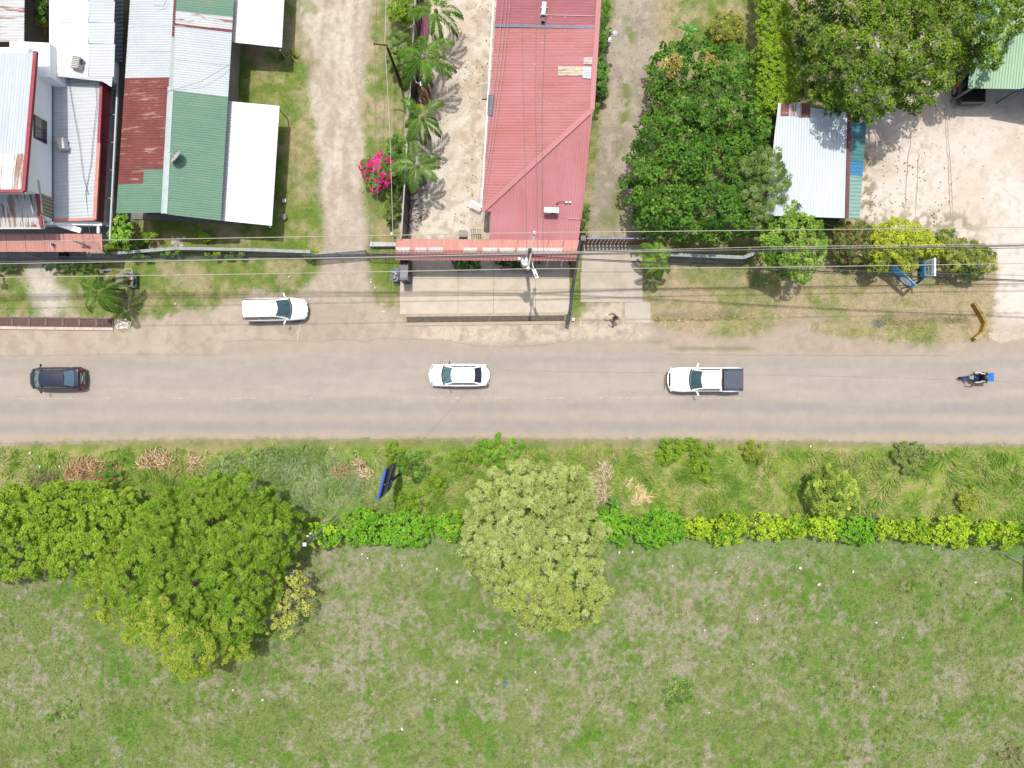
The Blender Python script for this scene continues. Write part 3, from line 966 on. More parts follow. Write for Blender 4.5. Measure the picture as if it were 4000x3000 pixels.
# ---- boundary wall and alley
aw = thing("boundary_wall", "narrow grey boundary wall with white cap between white house and green-roofed house", "wall", G(460, 500))
a_, b__ = G(489, -250, 2.3), G(429, 935, 2.3)
o = MB().bar((a_.x, a_.y, 1.13), (b__.x, b__.y, 1.13), 0.16, 2.26).build("wall", CEMENT); wchild(o, aw)
o = MB().bar((a_.x, a_.y, 2.31), (b__.x, b__.y, 2.31), 0.11, 0.06).build("cap", mat("wall_cap", C(216, 226, 232), 0.6)); wchild(o, aw)
for i in range(9):
    t = i / 8.0 * .98
    p = a_.lerp(b__, 0.22 + 0.75 * t)
    o = MB().box((p.x - 0.35, p.y, 2.2), (0.7, 0.07, 0.07)).build("brace", CEMENT); wchild(o, aw)
al = MB().prism([tuple(G(*p).xy) for p in ((436, -280, 0), (560, -280, 0), (540, 800, 0), (500, 980, 0), (436, 980, 0))], -0.1, 0.03).build("alley_floor", CEMENT); tag(al, kind="structure")

# ---- green-roofed house
gh = thing("green_roofed_house", "low house with patched green, zinc and rust-red corrugated roof and satellite dish", "house", G(690, 430))
RT, RB = (686, -60), (640, 833)
def lerp_px(a, b, y):
    t = (y - a[1]) / (b[1] - a[1]); return a[0] + (b[0] - a[0]) * t
LT, LB = (512, -60), (454, 827)
ET, EB = (916, -60), (860, 863)
hr, he = 4.35, 3.3
def lslope(y0, y1, m, name="roof_sheet", d0=3, lift=0.0, xa=None, xb=None):
    """piece of the west slope between two rib lines (given at the ridge)"""
    def p(x, y): return x
    A = (lerp_px(LT, LB, y0), y0 + d0, he + lift); B = (lerp_px(RT, RB, y0), y0, hr + lift)
    Cc = (lerp_px(RT, RB, y1), y1, hr + lift); D = (lerp_px(LT, LB, y1), y1 + d0, he + lift)
    if xa is not None:
        t0 = xa; t1 = xb
        f = lambda P, Q, t: tuple(P[i] + (Q[i] - P[i]) * t for i in range(3))
        A, B = f(A, B, t0), f(A, B, t1); D, Cc = f(D, Cc, t0), f(D, Cc, t1)
    roofsheet(gh, name, [A, B, Cc, D], (A, B), m)
def rslope(y0, y1, m, name="roof_sheet", d0=26, lift=0.0):
    A = (lerp_px(RT, RB, y0), y0, hr + lift); B = (lerp_px(ET, EB, y0), y0 + d0, he + lift)
    D = (lerp_px(RT, RB, y1), y1, hr + lift); Cc = (lerp_px(ET, EB, y1), y1 + d0, he + lift)
    roofsheet(gh, name, [A, B, Cc, D], (A, B), m)
for y0, y1, m in ((-60, 100, ZINC), (98, 200, ZINC), (198, 302, ZINC), (300, 346, RUST_R), (345, 545, RUST_R), (543, 660, RUST_R), (715, 830, GREEN_R)):
    lslope(y0, y1, m)
lslope(659, 717, RUST_R, xa=0.0, xb=0.53); lslope(658, 717, GREEN_R, xa=0.525, xb=1.0)
for y0, y1, m in ((-60, 42, GREEN_R), (40, 92, ZRUST_X), (90, 102, RUST_R), (101, 230, ZINC), (228, 352, ZINC), (350, 520, GREEN_R), (518, 690, GREEN_R), (688, 836, GREEN_R)):
    rslope(y0, y1, m)
def ridge(y0, y1, m, w):
    a = G(lerp_px(RT, RB, y0) , y0, hr); b = G(lerp_px(RT, RB, y1), y1, hr)
    mb = MB(); n = Vector((1, 0, 0))
    mb.grid([[a + n * (-w) + Vector((0, 0, -0.03)), a + Vector((0, 0, 0.06)), a + n * w + Vector((0, 0, -0.03))], [b + n * (-w) + Vector((0, 0, -0.03)), b + Vector((0, 0, 0.06)), b + n * w + Vector((0, 0, -0.03))]])
    wchild(mb.build("ridge_cap", m), gh)
ridge(-60, 148, RUST_R, 0.1); ridge(146, 340, PALECAP, 0.13); ridge(338, 590, PALECAP, 0.2); ridge(588, 834, PALECAP, 0.21)
walls(gh, "wall", [(530, -60, 3.2), (880, -60, 3.2), (838, 800, 3.2), (482, 790, 3.2)], 0, 3.2, mat("house_wall", C(200, 190, 172), 0.8, C(170, 160, 146), 1, 0.6))
for nm, px in (("awning", [(903, -160, 2.75), (1118, -160, 2.4), (1101, 186, 2.4), (901, 164, 2.75)]), ("awning", [(886, 394, 2.7), (1092, 413, 2.35), (1062, 882, 2.35), (856, 861, 2.7)])):
    n_ = 4
    roofsheet(gh, nm, px, (px[0], px[1]), WHITE_R, 0.2, 0.015)
    for q in (px[1], px[2]):
        p = G(*q)
        o = MB().tube([(p.x - .15, p.y * 0.995, 0), (p.x - .15, p.y * 0.995, 2.3)], 0.04, 6).build("awning_post", STEEL); wchild(o, gh)
# path of concrete along its foot
o = MB().prism([tuple(G(*p).xy) for p in ((520, 760, 0), (900, 790, 0), (910, 876, 0), (515, 856, 0))], -0.1, 0.1).build("plinth", CEMENT); wchild(o, gh)
o = MB().box(G(497, 372, 3.0), (0.12, 0.5, 0.3)).build("rain_gutter", STEEL); wchild(o, gh)
# satellite dish, a thing on the roof
sd = thing("satellite_dish", "round grey satellite dish on a strut mount on the green roof", "satellite dish", G(722, 640, 3.95))
mbd = MB(); Rm = Vector((-.6, .5, .62)).to_track_quat('Z', 'Y').to_matrix()
prof = [(0.0, 0.0), (0.2, 0.02), (0.38, 0.07), (0.5, 0.14), (0.5, 0.11), (0.38, 0.05), (0.0, -0.02)]
mbd.lathe(prof, n=20); mbd.v = [tuple(Rm @ Vector(v) + Vector((-0.22, 0.2, 0.65))) for v in mbd.v]
mbd.build("dish", mat("dish_grey", C(224, 206, 208), 0.5, C(204, 184, 188), 4, 0.5), sd, True)
MB().tube([(-0.1, 0.1, -0.05), (-0.16, 0.14, 0.6)], 0.03, 6).build("mast", STEEL, sd)
MB().tube([(-0.25, 0.22, 0.65), (-0.62, 0.5, 0.95)], 0.018, 6).box((-0.64, 0.52, 0.97), (0.1, 0.1, 0.1)).build("feed_arm", WHITEP, sd)
for q in ((1.25, 0.3, -0.45), (1.2, -0.55, -0.42), (0.2, -0.5, -0.1)):
    MB().tube([(-0.1, 0.1, 0.1), q], 0.018, 6).build("strut", STEEL, sd)

# ---- red-roofed house
rh = thing("red_roofed_house", "large house with faded red corrugated hip roof in the middle of the block", "house", G(2090, 500))
def rib_x(px, m, name="roof_sheet"): roofsheet(rh, name, px, (px[0], px[1]), m, 0.2, 0.02)
le = lambda y: 1942 - (y + 30) * 60.0 / 850
re = lambda y: 2347 - (y + 30) * 37.0 / 460
for y0, y1, m in ((-160, 98, RED_D), (96, 215, RED_R), (213, 330, RED_R), (328, 430, RED_R)):
    rib_x([(le(y0), y0 + 2, 3.0), (re(y0), y0, 4.6), (re(y1), y1, 4.6), (le(y1), y1 + 2, 3.0)], m)
# the part of the main slope cut by the hip
roofsheet(rh, "roof_sheet", [(le(428), 430, 3.0), (2310, 428, 4.6), (1883, 822, 3.0)], ((le(428), 430, 3.0), (2310, 428, 4.6)), RED_R, 0.2, 0.02)
# hip end towards the road
roofsheet(rh, "hip_roof", [(2312, 428, 4.6), (2268, 858, 3.0), (1884, 824, 3.0)], ((2312, 428, 4.6), (2272, 815, 3.15)), RED_RY, 0.2, 0.02)
roofsheet(rh, "front_roof", [(1917, 828, 2.99), (2270, 856, 2.99), (2260, 942, 2.72), (1911, 938, 2.72)], ((1917, 828, 2.99), (1911, 938, 2.72)), RED_RY, 0.2, 0.02)
strip(rh, "hip_cap", (2312, 428, 4.62), (1883, 824, 3.03), 0.36, 0.03, mat("red_cap", C(208, 130, 134), 0.5, C(208, 128, 130), 2, 0.6), 0.05)
strip(rh, "verge_cap", (2349, -160, 4.62), (2312, 430, 4.62), 0.34, 0.04, mat("red_cap", C(208, 130, 134)), 0.05)
strip(rh, "verge_cap", (2312, 430, 4.62), (2268, 858, 3.02), 0.12, 0.04, MATS["red_cap"], 0.05)
strip(rh, "flashing", (1934, 101, 3.03), (2331, 108, 4.55), 0.2, 0.02, GREYTRIM, 0.05)
strip(rh, "gutter", (1938, -160, 2.95), (1880, 824, 2.95), 0.1, 0.1, WHITEP, 0.0)
walls(rh, "wall", [(1975, -140, 2.9), (2338, -140, 2.9), (2262, 815, 2.9), (1915, 800, 2.9)], 0, 2.9, mat("red_house_wall", C(214, 196, 180), 0.8))
walls(rh, "front_wall", [(1930, 800, 2.6), (2252, 815, 2.6), (2248, 945, 2.6), (1928, 942, 2.6)], 0, 2.6, MATS["red_house_wall"])
wv = [G(2340, -140, 2.9), G(2306, 440, 2.9), G(2264, 815, 2.9)]
o = MB()
for a, b in zip(wv[:-1], wv[1:]):
    za, zb = (4.5, 4.5) if a is wv[0] else (4.45, 3.0)
    o.quad((a.x, a.y, 2.9), (b.x, b.y, 2.9), (b.x - .02, b.y, zb), (a.x - .02, a.y, za))
wchild(o.build("gable_wall", MATS["red_house_wall"]), rh)
# patched sheets near the verge
def patch(px, m, name="patch_sheet", lift=0.06):
    P = [G(*p) for p in px]
    for p in P: p.z += lift
    o = corr(P, (P[0], P[1]), 0.2, 0.02, thick=False).build(name, m); wchild(o, rh)
hx = lambda x, y: 3.0 + 1.6 * (x - le(y)) / (re(y) - le(y))
RUSTW = roof_mat("patch_zinc_rust", C(244, 232, 206), C(176, 132, 96), 0.9, 'x', 1.6, 0.5, 0.62, 0.5)
patch([(2180, 259, hx(2180, 259)), (2278, 262, hx(2278, 262)), (2277, 299, hx(2277, 299)), (2179, 297, hx(2179, 297))], RUSTW)
patch([(2276, 261, hx(2276, 261)), (2311, 262, hx(2311, 262)), (2308, 310, hx(2308, 310)), (2275, 308, hx(2275, 308))], ZINC, lift=0.07)
patch([(2280, 226, hx(2280, 226)), (2318, 223, hx(2318, 223)), (2316, 254, hx(2316, 254)), (2279, 252, hx(2279, 252))], mat("white_patch", C(250, 240, 232), 0.6, C(214, 150, 140), 5, 0.7))
patch([(1907, 372, 3.05), (1932, 370, 3.12), (1924, 452, 3.12), (1903, 450, 3.05)], GREYTRIM, "gutter_sheet")
# roofing screws and pale repairs (flat drips of sealant)
sm = mat("sealant", C(236, 190, 176), 0.6)
r_ = random.Random(21)
mbs = MB()
for i in range(60):
    y = r_.choice([70, 122, 145, 165, 186, 208, 235, 330, 402, 425, 250, 280]) + r_.uniform(-3, 3)
    x = r_.uniform(le(y) + 20, re(y) - 25)
    p = G(x, y, hx(x, y)); w = r_.uniform(.03, .06)
    mbs.box((p.x, p.y, p.z + 0.03), (w, w * 1.6, 0.02))
o = mbs.build("sealant_dabs", sm); wchild(o, rh); o["kind"] = "stuff"
strip(rh, "cable_conduit", (2136, 60, hx(2136, 60)), (2325, 64, hx(2325, 64)), 0.05, 0.03, sm, 0.05)
strip(rh, "sealant_seam", (2216, 853, 3.0), (2268, 858, 3.0), 0.05, 0.03, sm, 0.05)
# door and railing at the side of the front room
o = MB().box(G(1915, 885, 1.6), (0.06, 1.5, 2.0)).build("door", DARKMETAL); wchild(o, rh)

# air conditioners on the roofs
def condenser(name, label, loc, rz, l, w, h, fan_top=False):
    t = thing(name, label, "air conditioner", loc, rz)
    MB().box((0, 0, h / 2 + .08), (l, w, h)).build("casing", WHITEP, t)
    for sx in (-.3, .3):
        MB().box((sx * l, 0, 0.04), (0.08, w + 0.16, 0.08)).build("foot", STEEL, t)
    g = MB().lathe([(min(l, h) * .36, 0), (min(l, h) * .36, .02)], (l * .14, -w / 2 - .012, h / 2 + .08), 16, 'Y').build("fan_grille", mat("grille", C(120, 120, 118), 0.5), t)
    MB().box((-l * .1, 0, h + .085), (l * .86, w * .8, .012)).build("lid", mat("lid_white", C(252, 252, 250), .35), t)
    return t
condenser("air_conditioner", "white air conditioner condenser on the red roof near the road", G(2153, 828, 3.3), math.radians(-2), 0.98, 0.36, 0.5)
t_ = condenser("air_conditioner", "narrow white air conditioner unit on the older red roof at the top", G(2124, 45, 3.85), math.radians(86), 0.85, 0.3, 0.4)
b_ = MB().box((-0.62, 0, 0.15), (0.36, 0.26, 0.24)).build("fan_motor", DARKMETAL, t_)
condenser("air_conditioner", "white air conditioner beside the upper window of the white house", G(257, 570, 3.55), math.radians(-78), 0.75, 0.42, 0.5)
t_ = condenser("air_conditioner", "square air conditioner with brown grille on the long zinc roof", G(312, 255, 4.1), math.radians(80), 0.75, 0.6, 0.55)
for i in range(6):
    MB().box((-0.3 + i * 0.12, -0.06, 0.66), (0.05, 0.42, 0.02)).build("grille_bar", mat("grille_brown", C(140, 134, 110), .6), t_)
# white camera pair with cable on the red roof
t_ = thing("roof_camera_pair", "pair of small white cameras on a black cable on red roof", "camera", G(2212, 793, 3.2))
for x in (0, 0.24): MB().box((x, 0, 0.2), (0.17, 0.1, 0.1)).build("camera_body", WHITEP, t_)
MB().tube([(-.1, .02, .16), (-.4, .05, .2), (-.6, 0, .12), (-.75, -.1, .06), (-.55, -.12, .05)], 0.02, 6).build("cable", BLACK, t_)
MB().tube([(0.1, 0, 0.0), (0.1, 0, .18)], 0.02, 6).build("bracket", BLACK, t_)

# ---- front canopy of the red house, in salmon tile-profile sheets with clear panels
fc = thing("front_canopy", "long salmon tile-profile canopy with white clear panels before the red house", "canopy", G(1905, 980))
cl_ = lambda y: 1545; 
xs = [1545 + i * 59.7 for i in range(13)]
for i in range(12):
    x0, x1 = xs[i], xs[i + 1] + 1
    a = lambda x, y: (x - (x - 1545) * 0.0, y + (x - 1545) * 0.006)
    m = SALMON
    roofsheet(fc, "roof_sheet", [(x0, 933 + i * .4, 2.85), (x1, 933 + i * .4, 2.85), (x1 - i * .6, 977 + i * .3, 3.2), (x0 - i * .6, 977 + i * .3, 3.2)], ((x0, 933, 2.85), (x0 - i * .6, 977, 3.2)), m, 0.26, 0.035)
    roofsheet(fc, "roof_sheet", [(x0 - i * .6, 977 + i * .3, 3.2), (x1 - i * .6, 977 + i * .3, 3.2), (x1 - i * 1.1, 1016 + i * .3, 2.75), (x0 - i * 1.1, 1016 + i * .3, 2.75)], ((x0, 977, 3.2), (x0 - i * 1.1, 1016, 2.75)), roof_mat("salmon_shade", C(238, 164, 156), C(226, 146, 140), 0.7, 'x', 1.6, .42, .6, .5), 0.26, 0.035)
CLEAR = mat("clear_sheet", C(252, 244, 240), 0.35, C(238, 214, 206), 1.5, 0.6)
for x0, x1 in ((1549, 1604), (1622, 1668), (1674, 1733), (1810, 1866), (1885, 1945), (1950, 2012), (2020, 2075), (2078, 2198)):
    P = [G(x0, 966 + (x0 - 1545) * .004, 3.12), G(x1, 966 + (x1 - 1545) * .004, 3.12), G(x1, 978 + (x1 - 1545) * .005, 3.22), G(x0, 978 + (x0 - 1545) * .005, 3.22)]
    for p in P: p.z += 0.045
    wchild(corr(P, (P[0], P[3]), 0.26, 0.03, thick=False).build("clear_panel", CLEAR), fc)
    P = [G(x0, 978 + (x0 - 1545) * .005, 3.22), G(x1, 978 + (x1 - 1545) * .005, 3.22), G(x1, 986 + (x1 - 1545) * .005, 3.1), G(x0, 986 + (x0 - 1545) * .005, 3.1)]
    for p in P: p.z += 0.045
    wchild(corr(P, (P[0], P[3]), 0.26, 0.03, thick=False).build("clear_panel", CLEAR), fc)
for x in (1580, 1760, 1935, 2110, 2235):
    p = G(x, 1005, 2.7)
    o = MB().box((p.x, p.y, 1.35), (0.14, 0.14, 2.7)).build("post", DARKMETAL); wchild(o, fc)
o = MB().bar(G(1548, 1000, 2.66), G(2240, 1005, 2.66), 0.1, 0.14).build("beam", DARKMETAL); wchild(o, fc)
o = MB().bar(G(1548, 940, 2.72), G(2256, 945, 2.72), 0.1, 0.14).build("beam", DARKMETAL); wchild(o, fc)

# ---- zinc shed on the right with brown trim and its blue-green side strip
zs = thing("zinc_shed", "pale blue zinc-roofed shed with brown trim beside the gravel lot", "shed", G(3170, 620))
roofsheet(zs, "roof", [(3040, 402, 3.4), (3312, 440, 3.4), (3300, 852, 3.0), (2990, 842, 3.0)], ((3312, 440, 3.4), (3300, 852, 3.0)), roof_mat("blue_zinc", C(236, 246, 254), C(222, 234, 246), 0.6, 'y', 0.8, 0.42, 0.66, 0.4), 0.19, 0.018)
for x0, x1, y0, y1, m in ((3052, 3084, 404, 452, RUST_R), (3088, 3112, 400, 452, ZRUST_Y), (3112, 3130, 400, 455, ZINC_Y), (3132, 3166, 402, 458, RUST_R)):
    o = corr([G(x0, y0, 3.46), G(x1, y0, 3.46), G(x1 - 2, y1, 3.41), G(x0 - 2, y1, 3.41)], (G(x0, y0, 3.46), G(x0 - 2, y1, 3.41)), 0.19, 0.018, thick=False).build("patch_sheet", m); wchild(o, zs)
strip(zs, "trim", (3317, 440, 3.42), (3306, 852, 3.02), 0.24, 0.16, mat("brown_trim", C(128, 76, 74), 0.5, C(110, 62, 62), 2, .5))
for y0, y1, m in ((478, 540, "teal"), (538, 632, "teal_worn"), (630, 686, "blue"), (684, 852, "mint")):
    colr = {"teal": (C(92, 160, 178), C(60, 110, 130)), "teal_worn": (C(110, 168, 170), C(86, 140, 146)), "blue": (C(80, 160, 214), C(100, 176, 222)), "mint": (C(176, 214, 200), C(150, 196, 190))}[m]
    xl = lambda y: 3324 - (y - 440) * .028; xr = lambda y: 3388 - (y - 440) * .075
    roofsheet(zs, "side_sheet", [(xl(y0), y0, 3.1), (xr(y0), y0 + 2, 2.6), (xr(y1), y1 + 2, 2.6), (xl(y1), y1, 3.1)], ((xl(y0), y0, 3.1), (xr(y0), y0 + 2, 2.6)), roof_mat("sheet_" + m, colr[0], colr[1], 0.7, 'x', 1.2, .42, .62, .45), 0.26, 0.03)
walls(zs, "wall", [(3050, 420, 2.6), (3360, 440, 2.6), (3340, 830, 2.6), (3010, 830, 2.6)], 0, 2.6, DARKIN)
o = MB().tube([G(3205, 867, 1.5), G(3280, 890, 1.2)], 0.02, 6).build("down_pipe", STEEL); wchild(o, zs)

# ---- green-roofed carport at the top right
gc = thing("green_carport", "pale green corrugated carport roof beside the lot, black pickup parked under it", "carport", G(3900, 250))
roofsheet(gc, "roof", [(3822, -60, 3.0), (4300, -60, 3.0), (4300, 352, 3.0), (3780, 345, 3.0)], ((3822, -60, 3.0), (3780, 345, 3.0)), roof_mat("pale_green_sheet", C(152, 196, 156), C(136, 182, 144), 0.6, 'y', 0.8, .42, .66, .45), 0.2, 0.018)
o = MB().slab([G(3968, 352, 3.02), G(4200, 290, 3.4), G(4300, 360, 3.4), G(4300, 420, 2.9), G(3980, 362, 2.9)], 0.08).build("side_roof", mat("navy_edge", C(44, 58, 88), .5)); wchild(o, gc)
for x, y in ((3800, 340), (3990, 345), (3830, 0)):
    p = G(x, y, 2.9)
    o = MB().box((p.x + .2, p.y + .1, 1.45), (.12, .12, 2.9)).build("post", STEEL); wchild(o, gc)
# ------------------------------------------------------------------ vehicles
CARWHITE = mat("car_white", (0.8, 0.8, 0.8), 0.25, spec=0.5, coat=0.6)
CARNAVY = mat("car_navy", C(24, 32, 62), 0.22, spec=0.5, coat=0.8)
CARBLACK = mat("car_black", C(24, 24, 28), 0.3, spec=0.5, coat=0.4)
TYRE = mat("tyre", (0.012, 0.012, 0.013), 0.8)
RIM = mat("rim", (0.35, 0.36, 0.38), 0.3, metal=0.7)
GLASS = glass_mat("windscreen_glass", C(70, 100, 108))
GLASS_D = glass_mat("tinted_glass", C(38, 44, 62))
GLASS_T = glass_mat("teal_glass", C(100, 140, 142))
REDL = mat("tail_lamp", C(200, 34, 50), 0.25, coat=0.5)
CLEARL = mat("head_lamp", C(214, 218, 222), 0.15, C(150, 152, 158), 12, 0.6, coat=0.5)
TRIM = mat("black_trim", (0.014, 0.014, 0.016), 0.55)
PLATE = mat("number_plate", C(230, 232, 226), 0.5)
STICK = mat("paper_sticker", C(216, 232, 206), 0.6)


def body_loft(stations, name, m, parent, crown=0.03):
    """stations: (x, z_top, half width, z_bottom, shoulder drop)"""
    rows = []
    for (x, zt, w, zb, sh) in stations:
        half = [(0.0, zt + crown), (0.35 * w, zt + crown * .9), (0.68 * w, zt + crown * .5), (0.88 * w, zt - 0.01), (0.96 * w, zt - 0.3 * sh), (w, zt - sh), (w * 1.0, (zt - sh + zb) / 2), (0.97 * w, zb + 0.08), (0.86 * w, zb)]
        row = [Vector((x, -y, z)) for y, z in reversed(half)] + [Vector((x, y, z)) for y, z in half[1:]]
        rows.append(row)
    mb = MB().grid(rows)
    mb.poly(rows[0]); mb.poly(list(reversed(rows[-1])))
    # floor
    for a, b in zip(rows[:-1], rows[1:]):
        mb.quad(a[0], b[0], b[-1], a[-1])
    me_o = mb.build(name, m, parent, True)
    bm = bmesh.new(); bm.from_mesh(me_o.data)
    bmesh.ops.remove_doubles(bm, verts=bm.verts, dist=0.001)
    bmesh.ops.recalc_face_normals(bm, faces=bm.faces)
    bm.to_mesh(me_o.data); bm.free()
    me_o.data.polygons.foreach_set("use_smooth", np.ones(len(me_o.data.polygons), bool))
    me_o.data.set_sharp_from_angle(angle=math.radians(45))
    return me_o


def wheel(parent, x, y, r, w=0.2):
    sy = 1 if y > 0 else -1
    t = MB().lathe([(r * .62, -w / 2), (r * .95, -w / 2), (r, -w / 2 + .03), (r, w / 2 - .03), (r * .95, w / 2), (r * .62, w / 2)], (x, y, r), 20, 'Y').build("wheel", TYRE, parent, True)
    MB().lathe([(r * .6, -.01), (r * .6, .02), (r * .2, .035)], (x, y + sy * (w / 2 - .01), r), 14, 'Y').build("rim", RIM, t, True)


def panel(P00, P01, P10, P11, bow=0.0, bowdir=Vector((1, 0, 0)), n=7, k=5, mb=None, lift=0.0, inset=(0, 0, 0, 0), crown=0.0):
    """curved panel: edge A = P00-P01 (across), edge B = P10-P11; bow pushes the middle of the edges along bowdir"""
    mb = mb or MB()
    rows = []
    nrm = (P01 - P00).cross(P10 - P00).normalized()
    if nrm.z < 0: nrm = -nrm
    for i in range(k):
        t = inset[0] + (1 - inset[0] - inset[1]) * i / (k - 1)
        a = P00.lerp(P10, t); b = P01.lerp(P11, t)
        row = []
        for j in range(n):
            s_ = inset[2] + (1 - inset[2] - inset[3]) * j / (n - 1)
            q = 1 - (2 * s_ - 1) ** 2
            row.append(a.lerp(b, s_) + bowdir * bow * q + nrm * (lift + crown * q * (0.4 + 0.6 * math.sin(math.pi * min(1, max(0, t))))))
        rows.append(row)
    return mb.grid(rows)


def cabin(t, paint, x_wb, x_wt, x_rt, x_rb, wb_, wt_, zb, zt, zrb=None, glass=None, rglass=None, sglass=None, bow=0.14, rbow=0.12, splits=(0.48,), roof_name="roof"):
    """greenhouse: windscreen base/top, rear glass top/base (x forward), half widths at belt and roof"""
    zrb = zb if zrb is None else zrb
    glass = glass or GLASS; rglass = rglass or GLASS_D; sglass = sglass or GLASS_D
    X = Vector((1, 0, 0))
    L0 = Vector((x_wb, wb_, zb)); R0 = Vector((x_wb, -wb_, zb)); L1 = Vector((x_wt, wt_, zt)); R1 = Vector((x_wt, -wt_, zt))
    L2 = Vector((x_rt, wt_, zt)); R2 = Vector((x_rt, -wt_, zt)); L3 = Vector((x_rb, wb_, zrb)); R3 = Vector((x_rb, -wb_, zrb))
    # pillars and roof shell
    mb = MB()
    panel(L0, R0, L1, R1, bow, X, mb=mb)
    panel(L2, R2, L3, R3, -rbow, X, mb=mb)
    mb.quad(L0, L1, L2, L3); mb.quad(R0, R3, R2, R1)
    mb.build("pillars", paint, t, True)
    panel(L1, R1, L2, R2, 0, X, n=9, k=9, mb=(r := MB()), crown=0.055)
    # roof front and rear edges follow the glass bow
    nv = []
    for v in r.v:
        x, y, z = v
        q = max(0.0, 1 - (y / wt_) ** 2)
        f = (x - x_rt) / (x_wt - x_rt)
        nv.append((x + bow * q * max(0, f * 2 - 1) - rbow * q * max(0, 1 - 2 * f), y, z + 0.006))
    r.v = nv
    r.build(roof_name, paint, t, True)
    def glassp(name, A, B, Cc, D, bow_, lift, inset, m):
        return panel(A, B, Cc, D, bow_, X, mb=None, lift=lift, inset=inset).build(name, m, t, True)
    ws = glassp("windscreen", L0, R0, L1, R1, bow, 0.012, (0.02, 0.05, 0.05, 0.05), glass)
    rw = glassp("rear_window", L2, R2, L3, R3, -rbow, 0.012, (0.05, 0.06, 0.07, 0.07), rglass)
    # black band round the windscreen's foot (cowl)
    c = MB()
    rows = []
    for j in range(9):
        s_ = j / 8.0; q = 1 - (2 * s_ - 1) ** 2
        p = L0.lerp(R0, s_) + X * (bow * q)
        rows.append([p + Vector((0.13, 0, 0.012)), p + Vector((0.0, 0, 0.02))])
    c.grid(rows).build("cowl", TRIM, t, True)
    for sy in (1, -1):
        A0, A1, A2, A3 = (L0, L1, L2, L3) if sy > 0 else (R0, R1, R2, R3)
        off = Vector((0, sy * 0.012, 0.004))
        cuts = [0.03] + list(splits) + [0.97]
        for a, b in zip(cuts[:-1], cuts[1:]):
            a += 0.012; b -= 0.012
            lo = lambda u: A0.lerp(A3, u); hi = lambda u: A1.lerp(A2, u)
            def pt(u, v):
                return lo(u).lerp(hi(u), v) + off
            m_ = MB().quad(pt(a, .08), pt(b, .08), pt(b, .88), pt(a, .88)).build("side_window", sglass, t)
    for k in (-.30, .12):
        a = L0.lerp(R0, .5 + k) + X * bow * .8 + Vector((0.02, 0, 0.03)); b = L0.lerp(R0, .5 + k + .2).lerp(L1.lerp(R1, .5 + k + .2), .45) + X * bow * .9 + Vector((0, 0, 0.035))
        MB().bar(a, b, 0.02, 0.012).build("wiper", TRIM, ws)
    return ws, rw


def mirrors(t, x, w, z, m, big=1.0):
    for sy in (1, -1):
        o = MB()
        o.bar((x, sy * w, z), (x - 0.03, sy * (w + 0.16), z + 0.03), 0.05, 0.04)
        o.box((x - 0.05 * big, sy * (w + 0.16 * big), z + 0.05), (0.08 * big, 0.18 * big, 0.12), sy * 0.35)
        o.build("mirror", m, t)


def bumper(t, x, w, z, m, sg, d=0.1, hh=0.18):
    """bumper curved in plan, sg = +1 front, -1 rear"""
    o = [(x - sg * 0.26 * (k / 6.0) ** 2 * 1.0, w * k / 6.0) for k in range(-6, 7)]
    i_ = [(a - sg * 0.16, b * 0.97) for a, b in reversed(o)]
    MB().prism(o + i_, z - hh / 2, z + hh / 2).build("bumper", m, t, True)


def flat_lamp(t, name, pts, m, thick=0.03):
    MB().slab(pts, thick).build(name, m, t)


def lamps_sym(t, name, pts, m, thick=0.06):
    for sy in (1, -1):
        MB().slab([(x, sy * y, z) for x, y, z in pts], thick).build(name, m, t)


# ---- white saloon
def saloon(name, label, px, py, rz):
    t = thing(name, label, "car", (*G(px, py).xy, 0.012), rz)
    F, B = 2.16, -2.16
    body_loft([(F, .5, .56, .32, .1), (F - .08, .58, .70, .26, .1), (F - .3, .70, .80, .22, .14), (F - .9, .84, .825, .2, .2), (F - 1.2, .9, .83, .2, .22), (.2, .93, .835, .2, .2), (-.9, .94, .83, .2, .2), (B + .7, .95, .82, .2, .2), (B + .25, .92, .77, .22, .16), (B + .06, .82, .70, .26, .12), (B, .66, .64, .32, .1)], "body", CARWHITE, t)
    ws, rw = cabin(t, CARWHITE, 1.0, .36, -1.08, -1.62, .70, .56, .93, 1.38, .96, GLASS_T, GLASS_D, bow=.16, rbow=.08)
    mirrors(t, .72, .80, .93, TRIM, .9)
    for x in (1.36, -1.25):
        for y in (.74, -.74): wheel(t, x, y, .3)
    lamps_sym(t, "headlight", [(F - .03, .44, .62), (F - .12, .70, .66), (F - .36, .765, .73), (F - .2, .5, .71)], CLEARL)
    lamps_sym(t, "tail_light", [(B + .02, .48, .80), (B + .04, .66, .80), (B + .2, .75, .88), (B + .1, .5, .90)], REDL)
    MB().slab([(F - .02, -.4, .64), (F - .02, .4, .64), (F + .01, .4, .56), (F + .01, -.4, .56)], .03).build("grille", mat("chrome", C(222, 216, 210), .3), t)
    bumper(t, F + .07, .80, .46, CARWHITE, 1)
    bumper(t, B - .07, .80, .52, CARWHITE, -1)
    for y in (.42, .26): MB().box((.78, y, 1.08), (.09, .07, .006), M=Matrix.Rotation(math.radians(33), 3, 'Y')).build("sticker", STICK, ws)
    for sy in (1, -1):
        MB().bar((F - .6, sy * .755, .872), (F - 1.15, sy * .72, .928), .012, .008).build("bonnet_gap", TRIM, t)
        MB().bar((.5, sy * .842, .86), (-1.2, sy * .842, .86), .012, .03).build("side_moulding", STEEL, t)
    return t


saloon("white_car", "white saloon car driving along the middle of the road", 1796, 1466, math.pi)

